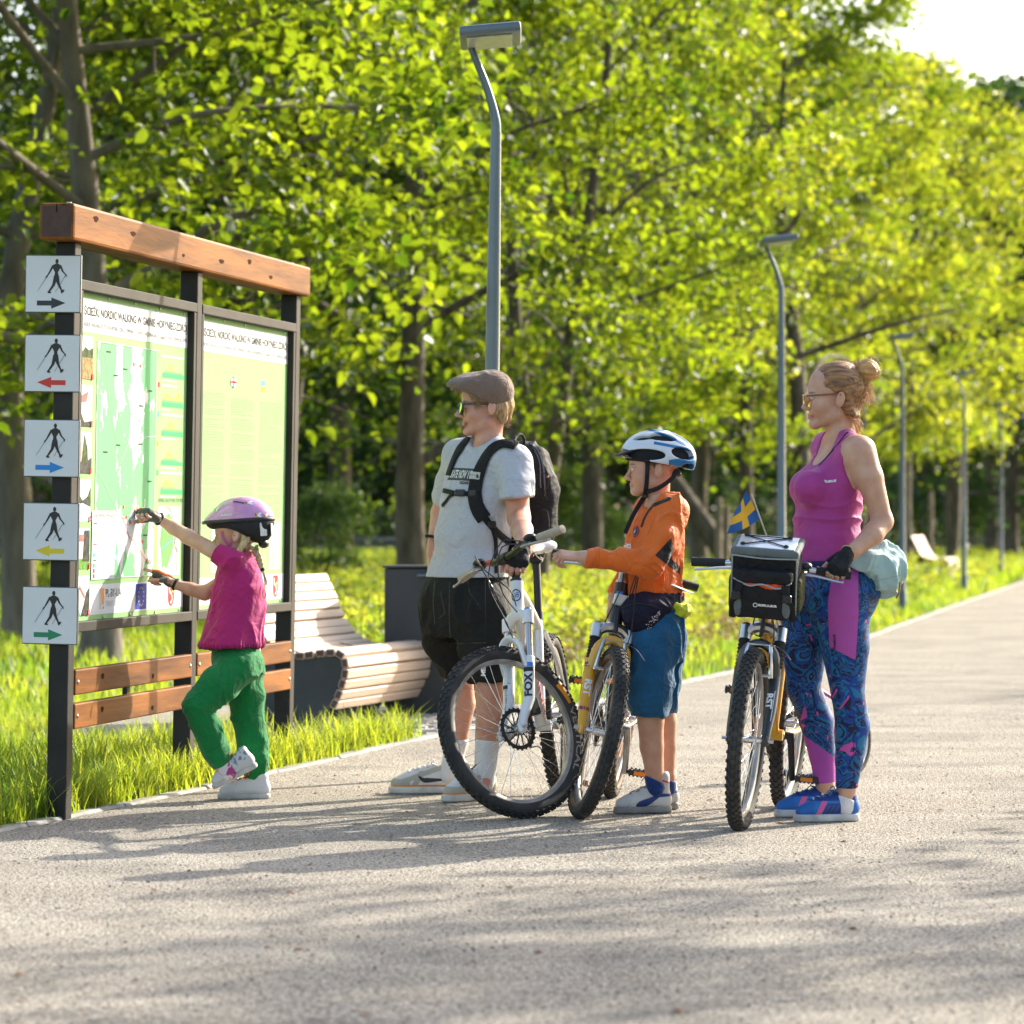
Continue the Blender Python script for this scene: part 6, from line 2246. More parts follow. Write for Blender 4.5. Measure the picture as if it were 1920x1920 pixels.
def fabric(name, col, rough=0.85, var=0.12, vscale=14, bump=0.25, bscale=420, layers=None, sheen=0.15, wrinkle=0.42, **kw):
	if max(col) < 0.05:
		sheen = 0.0
	if layers:
		return mat_masks(name, col, layers, rough=rough, var=var, vscale=vscale, bump=bump, bscale=bscale, sheen=sheen, spec=0.25, wrinkle=wrinkle, **kw)
	return mat(name, col, rough=rough, var=var, vscale=vscale, bump=bump, bscale=bscale, sheen=sheen, spec=0.25, wrinkle=wrinkle, **kw)

def hair_mat(name, c1, c2, st=(0.16, 1.3, 1.0)):
	m = mat(name, c1, rough=0.40, col2=c2, vscale=70, bump=0.8, bscale=150, stretch=st, spec=0.5, detail=5)
	return m
# ------------------------------------------------------------ the woman with the handlebar bag
def build_woman():
	Yc = 14.17
	u = np.array([-0.94, -0.34, 0])
	lf = np.array([0.34, -0.94, 0])
	base = np.array([(1545 - 960) * 14.17 / F_PX, 14.17, 0.0])
	t = person("woman in a magenta tank top and swirl patterned leggings holding the bike with the bag", base)
	skin = skin_mat("skin_woman", (0.60, 0.345, 0.225), (0.52, 0.18, 0.15))
	J = lambda px, py, Y: P(px, py, Y)
	B = Sdf()
	# torso and hips
	rows = [(846, 1538, 1612, 0.150), (880, 1514, 1614, 0.158), (915, 1503, 1613, 0.155), (950, 1496, 1612, 0.145), (990, 1491, 1609, 0.138), (1035, 1490, 1612, 0.148), (1065, 1490, 1624, 0.160), (1100, 1486, 1634, 0.170), (1140, 1486, 1632, 0.168)]
	B.loft(rows_px(rows, Yc, u), u)
	sl_, sr = J(1613, 846, 14.02), J(1549, 838, 14.33)
	B.cap(sl_ + np.array([-0.02, 0.02, -0.01]), sr, 0.050, 0.046, 0.04)
	nb = J(1577, 836, Yc)
	B.cap(J(1576, 812, Yc), sl_ + np.array([-0.015, 0.02, 0.0]), 0.032, 0.040, 0.05)
	B.cap(J(1574, 812, Yc), sr, 0.032, 0.038, 0.05)
	B.ell(J(1519, 914, 14.06), (0.060, 0.062, 0.062), None, 0.04)
	B.ell(J(1512, 914, 14.22), (0.060, 0.062, 0.062), None, 0.04)
	# legs
	nh, nk, na = J(1574, 1120, 14.09), J(1590, 1302, 14.07), J(1588, 1478, 14.08)
	fh, fk, fa_ = J(1520, 1120, 14.26), J(1507, 1290, 14.25), J(1547, 1470, 14.31)
	B.chain([nh, J(1584, 1210, 14.08), nk, J(1599, 1360, 14.09), J(1592, 1425, 14.08), na, J(1585, 1498, 14.08)], [0.115, 0.088, 0.058, 0.060, 0.047, 0.036, 0.033], 0.05)
	B.chain([fh, J(1509, 1205, 14.25), fk, J(1530, 1350, 14.30), J(1542, 1415, 14.31), fa_, J(1545, 1490, 14.32)], [0.110, 0.086, 0.060, 0.060, 0.046, 0.036, 0.033], 0.05)
	B.ell(J(1610, 1090, 14.14), (0.085, 0.10, 0.10), None, 0.06)
	# head
	Mh = head(B, J(1566, 748, 14.15), (-1.0, -0.03, -0.02), (0.02, 0, 1), 1.03, nb, 0.049, nose=0.8, jaw=0.92)
	# near arm on the grip, far arm to the other grip
	el, wr = J(1655, 978, 14.00), J(1599, 1034, 13.90)
	B.chain([sl_, J(1630, 895, 14.00), el], [0.056, 0.052, 0.037], 0.04)
	B.chain([el, J(1636, 1003, 13.95), wr], [0.038, 0.041, 0.025], 0.02)
	gl = np.array(WOM_M @ Vector(WX_(WS_(0.675, 0.028, 0.245))))
	gd = unit(np.array(WOM_M @ Vector(WX_(WS_(0.675, 0.028, 0.30)))) - gl)
	kn = gl + np.array([0.004, -0.030, 0.016])
	f = unit(kn - wr + np.array([0, -0.02, -0.02]))
	wr2 = kn - f * 0.088
	B.cap(wr, wr2, 0.025, 0.024, 0.02)
	fing, _ = hand(B, wr2, f, np.array([-0.15, 0.75, -0.6]), True, [(48, 62, 42), (46, 66, 44), (46, 68, 44), (50, 66, 40)], (0.6, 0.5, 0.5, 20), 0.94)
	er, wr_r = J(1532, 965, 14.42), J(1492, 1058, 14.33)
	B.chain([sr, J(1543, 900, 14.42), er, wr_r], [0.048, 0.046, 0.036, 0.025], 0.03)
	fr_, _ = hand(B, wr_r, np.array([-0.7, -0.2, -0.6]), np.array([-0.3, 0.3, -0.85]), False, [(20, 30, 20)] * 4, (0.6, 0.5, 0.3, 20), 0.92)
	hb = (Mh[:3, 3] - np.array([0.13, 0.12, 0.15]), Mh[:3, 3] + np.array([0.14, 0.12, 0.17]), 0.0032)
	h1 = (*box_of(fing + [wr2], 0.03), 0.0030)
	h2 = (*box_of(fr_ + [wr_r], 0.025), 0.0032)
	VQ = solid(B, 0.0062, [hb, h1, h2])
	body = skin_obj("body", VQ, skin, t, head_masks(VQ[0], Mh), base)

	# gloves: black shells over palm and first finger joints
	glove = fabric("glove_black", (0.018, 0.018, 0.019), 0.8)
	Gv = Sdf()
	Gv.cap(wr2 - f * 0.012, wr2 + f * 0.02, 0.0285, 0.030, 0.01)
	t_ax = np.cross(np.array([-0.15, 0.75, -0.6]), f)
	for ptsf in fing[:4]:
		Gv.cap(wr2 + (ptsf[0] - wr2) * 0.25, ptsf[0], 0.0175, 0.0150, 0.012)
		Gv.cap(ptsf[0], ptsf[0] + (ptsf[1] - ptsf[0]) * 0.60, 0.0125, 0.0118, 0.006)
	Gv.cap(fing[4][0], fing[4][1], 0.0165, 0.0130, 0.01)
	go = skin_obj("glove", solid(Gv, 0.003, disp=folds(60, 0.0012, 5)), glove, t, None, base)
	MB().torus(wr2 - f * 0.016 - base, f, 0.0285, 0.003, 28, 6).obj("glove_trim", mat("tan_trim", (0.55, 0.40, 0.16), 0.7), go)
	MB().torus((fing[3][0] * 0.1 + fing[3][1] * 0.9) - base, unit(fing[3][2] - fing[3][1]), 0.0088, 0.0013, 18, 6).obj("ring", alu, body)

	# tank top
	mag = fabric("tank_magenta", (0.40, 0.045, 0.225), 0.6, bump=0.12, bscale=600, wrinkle=0.15, layers=[("trim", (0.33, 0.035, 0.19))], var=0.06)
	Tp = Sdf()
	g = 0.006
	rr = [(py, a - 3, b_ + 3, m + g) for py, a, b_, m in rows]
	rr[0] = (846, 1536, 1613, 0.153)
	rr = rr[:6] + [(1058, 1487, 1619, 0.162)]
	Tp.loft(rows_px(rr, Yc, u), u)
	Tp.cap(sl_ + np.array([-0.02, 0.02, -0.01]), sr, 0.055, 0.051, 0.04)
	Tp.cap(J(1576, 812, Yc), sl_ + np.array([-0.015, 0.02, 0.0]), 0.037, 0.045, 0.05)
	Tp.cap(J(1574, 812, Yc), sr, 0.037, 0.043, 0.05)
	Tp.ell(J(1519, 914, 14.06), (0.065, 0.066, 0.066), None, 0.04)
	Tp.ell(J(1512, 914, 14.22), (0.065, 0.066, 0.066), None, 0.04)
	ah = J(1606, 858, 14.03) + lf * 0.045
	Rb = np.array([u, lf, (0, 0, 1)]).T
	Tp.ell(ah, (0.060, 0.085, 0.105), Rb, 0.004, 'sub')
	ah2 = J(1549, 856, 14.33) - lf * 0.045
	Tp.ell(ah2, (0.060, 0.085, 0.105), Rb, 0.004, 'sub')
	nk_ = J(1560, 826, 14.17) + u * 0.035
	Tp.ell(nk_, (0.085, 0.074, 0.105), Rb, 0.004, 'sub')
	tv = solid(Tp, 0.0048, smooth=2)
	V = tv[0]
	zw = np.clip(1 - np.abs(V[:, 2] - P(0, 985, Yc)[2]) / 0.16, 0, 1)
	N = nrm_of(*tv)
	p = V * np.array([4, 4, 15])
	wv = vnoise(V * 5, 3)
	cr = (1 - np.abs(vnoise(np.c_[V[:, 0] * 3 + V[:, 2] * 4.0, V[:, 1] * 3, V[:, 2] * 17 + wv * 1.5], 9))) ** 3
	V = V + N * (zw * 0.014 * (cr - 0.3) + 0.0012 * vnoise(V * 40, 4))[:, None]
	def ed(c, r):
		q = (tv[0] - c) @ Rb / np.array(r)
		k0 = np.linalg.norm(q, axis=1)
		return 0.010 - np.abs(k0 - 1) * min(r)
	trim = np.maximum.reduce([ed(ah, (0.060, 0.085, 0.105)), ed(ah2, (0.060, 0.085, 0.105)), ed(nk_, (0.085, 0.074, 0.105))])
	top = skin_obj("tank_top", (V, tv[1]), mag, t, {"trim": trim}, base)
	bv = bvh_vq(V, tv[1])
	# printed mark and bra strap
	a = np.linspace(0.15, 2.99, 12)
	mark = [(-0.5 + 0.32 * math.cos(x), 0.36 * math.sin(x)) for x in a] + [(-0.5 + 0.12 * math.cos(x), 0.16 * math.sin(x)) for x in a[::-1]]
	v, fcs = fill(mark)
	surf_print("chest_mark", bv, v, fcs, 1549, 902, 0.011, -4, ink_wht, top, base)
	v, fcs = text_mesh("ELBRUS", 0.0115, 'LEFT', 0.0006)
	surf_print("chest_text", bv, v, fcs, 1546.5, 904.5, 1.0, -4, ink_wht, top, base)
	bvb = bvh_vq(*VQ)
	surf_strip("bra_strap", bvb, [(1590, 812), (1572, 834), (1552, 858), (1536, 876)], 0.010, 0.004, fabric("strap_dark", (0.03, 0.03, 0.045)), body, base, lift=0.0025)

	# leggings
	leg = bpy.data.materials.new("leggings_print")
	leg.use_nodes = True
	nt = leg.node_tree
	b = nt.nodes["Principled BSDF"]
	b.inputs["Roughness"].default_value = 0.55
	b.inputs["Specular IOR Level"].default_value = 0.3
	tc = nt.nodes.new("ShaderNodeTexCoord")
	def noise(scale, det, dist, vec, mapscale=(1, 1, 1), loc=(0, 0, 0)):
		mp = nt.nodes.new("ShaderNodeMapping")
		mp.inputs["Scale"].default_value = mapscale
		mp.inputs["Location"].default_value = loc
		_lk(nt, vec, mp.inputs[0])
		n = nt.nodes.new("ShaderNodeTexNoise")
		n.inputs["Scale"].default_value = scale
		n.inputs["Detail"].default_value = det
		n.inputs["Distortion"].default_value = dist
		_lk(nt, mp.outputs[0], n.inputs["Vector"])
		return n.outputs["Fac"]
	n1 = noise(6.5, 3.5, 2.6, tc.outputs["Object"])
	r1 = nt.nodes.new("ShaderNodeValToRGB")
	r1.color_ramp.interpolation = 'CONSTANT'
	cols = [(0.0, (0.008, 0.012, 0.04)), (0.36, (0.008, 0.09, 0.24)), (0.43, (0.008, 0.012, 0.035)), (0.475, (0.006, 0.045, 0.24)), (0.53, (0.01, 0.14, 0.27)), (0.575, (0.008, 0.012, 0.04)), (0.615, (0.008, 0.07, 0.30)), (0.68, (0.008, 0.012, 0.035))]
	e = r1.color_ramp.elements
	e[0].position, e[0].color = 0.0, (*cols[0][1], 1)
	e[1].position, e[1].color = cols[1][0], (*cols[1][1], 1)
	for ps, c in cols[2:]:
		x = e.new(ps)
		x.color = (*c, 1)
	_lk(nt, n1, r1.inputs[0])
	n2 = noise(11, 2.0, 2.4, tc.outputs["Object"], loc=(3.1, 0.4, 1.7))
	mr = nt.nodes.new("ShaderNodeMapRange")
	mr.inputs["From Min"].default_value, mr.inputs["From Max"].default_value = 0.675, 0.685
	_lk(nt, n2, mr.inputs["Value"])
	mx = nt.nodes.new("ShaderNodeMix")
	mx.data_type = 'RGBA'
	_lk(nt, mr.outputs[0], mx.inputs["Factor"])
	_lk(nt, r1.outputs[0], mx.inputs["A"])
	mx.inputs["B"].default_value = (0.52, 0.07, 0.29, 1)
	cur = mx.outputs["Result"]
	for an, c in (("seam", (0.006, 0.01, 0.03)), ("panel", (0.40, 0.07, 0.33)), ("band", (0.02, 0.03, 0.11))):
		at = nt.nodes.new("ShaderNodeAttribute")
		at.attribute_name = an
		m2 = nt.nodes.new("ShaderNodeMapRange")
		m2.inputs["From Min"].default_value, m2.inputs["From Max"].default_value = -0.0012, 0.0012
		_lk(nt, at.outputs["Fac"], m2.inputs["Value"])
		mm = nt.nodes.new("ShaderNodeMix")
		mm.data_type = 'RGBA'
		_lk(nt, m2.outputs[0], mm.inputs["Factor"])
		_lk(nt, cur, mm.inputs["A"])
		mm.inputs["B"].default_value = (*c, 1)
		cur = mm.outputs["Result"]
	_lk(nt, cur, b.inputs["Base Color"])
	L = Sdf()
	rl = [(py, a - 2, b_ + 2, m + 0.004) for py, a, b_, m in rows if py >= 1035]
	rl[0] = (1048, 1489, 1618, 0.158)
	L.loft(rows_px(rl, Yc, u), u)
	L.ell(J(1610, 1090, 14.14), (0.089, 0.104, 0.104), None, 0.06)
	d = 0.0045
	L.chain([nh, J(1584, 1210, 14.08), nk, J(1599, 1360, 14.09), J(1592, 1425, 14.08), J(1588, 1472, 14.08)], [0.115 + d, 0.088 + d, 0.058 + d, 0.060 + d, 0.047 + d, 0.038 + d], 0.05)
	L.chain([fh, J(1509, 1205, 14.25), fk, J(1530, 1350, 14.30), J(1542, 1415, 14.31), J(1546, 1460, 14.31)], [0.110 + d, 0.086 + d, 0.060 + d, 0.060 + d, 0.046 + d, 0.038 + d], 0.05)
	L.cut(J(1588, 1478, 14.08), (0, 0, -1))
	VL, QL = solid(L, 0.0055, disp=lambda V, N: 0.0012 * vnoise(V * 22, 7))
	# masks in the plane of the side view
	sx = VL[:, 0] / VL[:, 1] * F_PX + 960
	sy = HOR - (VL[:, 2] - CAMH) * F_PX / VL[:, 1]
	side = (VL[:, 1] < np.interp(sy, [1050, 1150, 1250, 1480], [14.13, 14.13, 14.10, 14.12]))
	def inpoly(poly):
		"""Signed distance-like value (positive inside) of a convex outline, in metres."""
		dd = np.full(len(sx), 1e9)
		q = np.array(poly, float)
		c = q.mean(0)
		for i in range(len(q)):
			a_, b2 = q[i], q[(i + 1) % len(q)]
			n = unit(np.array([b2[1] - a_[1], a_[0] - b2[0]]))
			if n @ (c - a_) < 0:
				n = -n
			dd = np.minimum(dd, ((np.c_[sx, sy] - a_) @ n) * 0.002)
		return dd
	near = np.where(side, 1.0, -1.0)
	p1 = inpoly([(1563, 1056), (1616, 1056), (1610, 1150), (1611, 1241), (1555, 1213), (1552, 1130)])
	p1 = np.where(side, p1, -1)
	far = ~side
	p2 = inpoly([(1492, 1368), (1566, 1420), (1570, 1490), (1480, 1490)])
	p2 = np.where((~side) & (sy > 1300), p2, -1)
	p3 = np.where((~side), inpoly([(1509, 1320), (1514, 1345), (1500, 1352)]), -1)
	panel = np.maximum.reduce([p1, p2, p3])
	line = 0.0022 - np.abs((sy - 1213) - (sx - 1555) * 0.5) * 0.002
	seam = np.where(side & (sx > 1540) & (sx < 1622) & (sy > 1190) & (sy < 1260), line, -1)
	seam2 = np.where(side & (sy > 1315), 0.0016 - np.abs(sx - 1601) * 0.002, -1)
	seam = np.maximum.reduce([seam, seam2, np.where(np.abs(panel) < 0.004, 0.002 - np.abs(panel), -1)])
	band = (VL[:, 2] - P(0, 1066, Yc)[2])
	lo_ = skin_obj("leggings", (VL, QL), leg, t, {"panel": panel, "seam": seam, "band": band}, base)
	bl = bvh_vq(VL, QL)
	v, fcs = text_mesh("Reebok", 0.019, 'LEFT', 0.0004)
	surf_print("leg_text", bl, v, fcs, 1567.5, 1218, 1.0, 90, ink_blk, lo_, base)

	# socks and shoes
	sock = fabric("sock_white", (0.72, 0.70, 0.70), 0.9)
	for a, b_, nm in ((J(1585, 1496, 14.08), J(1585, 1512, 14.08), "sock"), (J(1546, 1488, 14.32), J(1546, 1503, 14.32), "sock")):
		S = Sdf()
		S.cap(a, b_, 0.039, 0.038, 0.01)
		S.cut(a + np.array([0, 0, 0.004]), (0.35, 0, 1))
		skin_obj(nm, solid(S, 0.004), sock, t, None, base)
	up_m = mat_masks("trainer_blue", (0.012, 0.145, 0.46), [("toe", (0.01, 0.12, 0.40)), ("dark", (0.008, 0.035, 0.20)), ("grey", (0.03, 0.075, 0.20)), ("pink", (0.62, 0.09, 0.26))], rough=0.6, var=0.15, vscale=20, bump=0.25, bscale=260)
	so_m = mat("trainer_sole", (0.58, 0.57, 0.54), 0.7, var=0.3, vscale=14, bump=0.1)
	def stripe(LV, sh):
		x, y, z = LV.T
		s_ = x + (z - 0.03) * 0.55
		q = lambda c, w_: w_ - np.abs(s_ - c)
		side_ = np.where(np.abs(y) > 0.006, 1, 0)
		pink = np.where((z < 0.085), q(0.186, 0.0115), -1)
		dark = np.where((z < 0.075) & (s_ < 0.172) & (s_ > 0.095), 0.002, -1)
		gr = np.maximum.reduce([q(c, 0.004) for c in (0.158, 0.138, 0.118)])
		gr = np.where(z < 0.07, gr, -1)
		col_ = np.where(z > 0.082, z - 0.085, -1)
		return {"pink": pink, "dark": np.maximum(dark, col_), "grey": gr, "toe": np.where(x > 0.2, 0.003, -1)}
	lace = fabric("lace_blue", (0.01, 0.12, 0.26), 0.7)
	shoe(t, base, np.array([P(1611, 0, 14.10)[0], 14.10, 0]), np.array([P(1611, 0, 14.10)[0] - 0.97, 13.87, 0]), 0.262, up_m, so_m, 0.95, 0.062, lace=lace, stripe=stripe, sole_h=0.030)
	shoe(t, base, np.array([P(1574, 0, 14.33)[0], 14.33, 0]), np.array([P(1574, 0, 14.33)[0] - 0.97, 14.13, 0]), 0.262, up_m, so_m, 0.95, 0.062, lace=lace, stripe=stripe, sole_h=0.030)

	# hair
	hm = hair_mat("hair_brown", (0.42, 0.20, 0.07), (0.15, 0.065, 0.024))
	hl = hair_mat("hair_honey", (0.74, 0.43, 0.16), (0.42, 0.21, 0.07))
	H = Sdf()
	x, y, z = (unit(Mh[:3, i]) for i in range(3))
	sc = np.linalg.norm(Mh[:3, 0])
	T = lambda *q: Mh[:3, :3] @ np.array(q) + Mh[:3, 3]
	Rm = np.array([x, y, z]).T
	H.ell(T(-0.012, 0, 0.052), np.array((0.101, 0.083, 0.088)) * sc, Rm, 0.02)
	H.cap(T(-0.045, 0, 0.02), T(-0.062, 0, -0.055), 0.062 * sc, 0.030 * sc, 0.03)
	for q in (-1, 1):
		H.cap(T(-0.01, q * 0.052, 0.02), T(-0.052, q * 0.035, -0.055), 0.034 * sc, 0.020 * sc, 0.02)
	H.cut(T(0.074, 0, 0.094), np.array(x * 0.86 - z * 0.16), 0.01)
	for q in (-1, 1):
		H.ell(T(0.055, q * 0.078, -0.022), np.array((0.062, 0.038, 0.062)) * sc, Rm, 0.008, 'sub')
		H.ell(T(-0.012, q * 0.085, -0.012), np.array((0.030, 0.02, 0.040)) * sc, Rm, 0.006, 'sub')
	def comb(V, N):
		L = (V - Mh[:3, 3]) @ Rm
		ang = np.arctan2(L[:, 2] - 0.03, -(L[:, 0] + 0.12))
		return 0.0012 * vnoise(np.c_[L[:, 0] * 7, L[:, 1] * 70, L[:, 2] * 110 + L[:, 0] * 30], 3) + 0.0016 * vnoise(np.c_[L[:, 0] * 5, L[:, 1] * 25, L[:, 2] * 45 + L[:, 0] * 14], 4)
	skin_obj("hair", solid(H, 0.0035, disp=comb), hm, t, None, base)
	K = Sdf()
	tie = J(1613, 704, 14.15)
	bun = J(1626, 692, 14.15)
	K.ell(bun, np.array((0.043, 0.036, 0.038)), None, 0.01)
	K.ell(J(1637, 700, 14.15), (0.024, 0.028, 0.026), None, 0.02)
	K.cap(tie + np.array([0.012, 0, 0.004]), bun, 0.014, 0.03, 0.015)
	tail = catmull([tie + np.array([0.0, 0, -0.004]), J(1614, 722, 14.15), J(1617, 742, 14.15), J(1612, 760, 14.15)], 6)
	K.chain(list(tail), [0.014, 0.019, 0.020, 0.018, 0.014, 0.008], 0.01)
	def comb2(V, N):
		D = V - tie
		a1 = np.arctan2(D[:, 1], D[:, 2] * 0.6 + D[:, 0])
		return 0.0022 * vnoise(np.c_[a1 * 16, D[:, 1] * 120, np.linalg.norm(D, axis=1) * 8], 6)
	skin_obj("hair_bun", solid(K, 0.0032, disp=comb2), hl, t, None, base)
	r = np.random.default_rng(3)
	cs = []
	for i in range(130):
		a0 = tie + r.normal(size=3) * 0.008
		e = J(1622 + r.normal() * 9, 748 + r.normal() * 12, 14.15 + r.normal() * 0.025)
		cs.append(catmull([a0, (a0 + e) / 2 + np.array([0.012, 0, 0]) + r.normal(size=3) * 0.007, e, e + np.array([r.uniform(0.0, 0.022), r.normal() * 0.01, -0.008])], 9))
	for i in range(60):
		d = unit(r.normal(size=3) + np.array([0.3, 0, 0.4]))
		a0 = bun + d * 0.034
		s_ = unit(np.cross(d, r.normal(size=3)))
		cs.append(catmull([a0, a0 + d * 0.010 + s_ * 0.012, a0 + d * 0.014 + s_ * 0.028, a0 + d * 0.006 + s_ * 0.04], 7))
	for i in range(70):
		q = T(0.09 - 0.18 * r.random(), r.normal() * 0.03, 0)
		top_ = T(-0.012 + 0.09 * math.cos(2.6 * r.random() + 0.2), r.normal() * 0.03, 0.0)
		th = r.uniform(0.2, 2.7)
		a0 = T(-0.012 + 0.101 * math.cos(th), r.normal() * 0.03, 0.052 + 0.086 * math.sin(th))
		d = unit(a0 - T(-0.012, 0, 0.052))
		cs.append(catmull([a0 - d * 0.004, a0 + d * 0.006 + x * -0.012, a0 + d * 0.008 - x * 0.03 + r.normal(size=3) * 0.004], 6))
	hair_strands("hair_strands", cs, 0.0008, hl, t, base)
	cs = []
	for i in range(60):
		a0 = J(1588 + r.normal() * 4, 778 + r.normal() * 5, 14.14 + r.normal() * 0.02)
		e = J(1606 + r.normal() * 6, 806 + r.normal() * 8, 14.14 + r.normal() * 0.03)
		cs.append(catmull([a0, a0 * 0.5 + e * 0.5 + np.array([0.01, -0.004, 0.004]), e, e + np.array([0.004, 0, -0.016]) + r.normal(size=3) * 0.004], 8))
	hair_strands("nape_strands", cs, 0.0008, hl, t, base)
	MB().torus(tie - base, unit(bun - tie), 0.0155, 0.005, 20, 8).obj("hair_tie", black_rb, t)
	# glasses
	gm = mat("glasses_frame", (0.24, 0.035, 0.02), 0.25, coat=0.5, var=0.3, vscale=80)
	ga = mat("glasses_amber", (0.50, 0.22, 0.02), 0.2, coat=0.5)
	gb = MB()
	for q in (-1, 1):
		gb.tube([T(0.112, q * 0.062, 0.012), T(0.06, q * 0.078, 0.014), T(-0.008, q * 0.083, 0.016), T(-0.022, q * 0.080, 0.002)], 0.0022, 6, flat=(1.5, 0.8))
	go = gb.obj("glasses", gm, t)
	rm = MB()
	for q in (-1, 1):
		a = np.arange(24) / 24 * 6.283
		rm.tube([T(0.116 - 0.004 * abs(math.cos(x_)), q * (0.034 + 0.026 * math.cos(x_)), -0.004 + 0.021 * math.sin(x_)) for x_ in a], 0.0024, 6, closed=True)
	rm.tube([T(0.117, -0.01, 0.004), T(0.119, 0, 0.006), T(0.117, 0.01, 0.004)], 0.002, 6)
	ro = rm.obj("glasses_rim", ga, go)
	for o in (go, ro):
		for vtx in o.data.vertices:
			vtx.co = vtx.co - Vector(base)
	# mint bag at the back of the waist
	mint = fabric("bag_mint", (0.40, 0.56, 0.545), 0.8, var=0.12, vscale=9, bump=0.3, bscale=300, layers=[("seam", (0.28, 0.42, 0.41))])
	bt = thing("waist_bag", "mint fabric waist bag with a brown cord hanging behind the woman's hip", "bag", tuple(base))
	W = Sdf()
	W.ell(J(1640, 1050, 14.12), (0.085, 0.13, 0.075), np.array(Matrix.Rotation(R_(24), 3, 'Y')), 0.03)
	W.ell(J(1661, 1080, 14.12), (0.062, 0.115, 0.075), np.array(Matrix.Rotation(R_(10), 3, 'Y')), 0.04)
	W.ell(J(1620, 1050, 14.02), (0.055, 0.05, 0.045), None, 0.03)
	W.ell(J(1674, 1060, 14.10), (0.03, 0.09, 0.05), None, 0.03)
	fo = folds(17, 0.024, 21, (0.8, 0.8, 0.6), 0.35)
	VQw = solid(W, 0.0048, disp=fo, smooth=2)
	V = VQw[0]
	sx = V[:, 0] / V[:, 1] * F_PX + 960
	sy = HOR - (V[:, 2] - CAMH) * F_PX / V[:, 1]
	s1_ = 0.0018 - np.abs((sx - 1634) - (sy - 1040) * -0.35) * 0.002
	s2_ = 0.0018 - np.abs((sx - 1644) - (sy - 1040) * -0.35) * 0.002
	s3_ = 0.0018 - np.abs((sy - 1088) - (sx - 1650) * -0.25) * 0.002
	skin_obj("pouch", VQw, mint, bt, {"seam": np.maximum.reduce([np.where(sy < 1085, s1_, -1), np.where(sy < 1085, s2_, -1), s3_])}, base)
	nv = fabric("belt_navy", (0.015, 0.022, 0.085), 0.7)
	q = MB()
	c = P(1553, 1056, 14.17)
	a = np.linspace(0, 6.283, 40, endpoint=False)
	q.tube([c + u * 0.138 * math.cos(x_) + lf * 0.168 * math.sin(x_) + np.array([0, 0, -0.004 * math.cos(x_)]) - base for x_ in a], 0.013, 8, closed=True, up=(0, 0, 1), flat=(1.0, 0.35))
	q.obj("belt", nv, bt)
	lea = mat("brown_leather", (0.30, 0.12, 0.045), 0.6, var=0.3, vscale=40)
	MB().tube(catmull([J(1683, 1076, 14.10), J(1687, 1090, 14.09), J(1686, 1110, 14.09), J(1680, 1122, 14.09)], 10) - base, 0.0035, 6).obj("cord", lea, bt)
	MB().ball(J(1684, 1077, 14.09) - base, 0.0085, 10, 8).obj("bead", lea, bt)
	return t
build_woman()

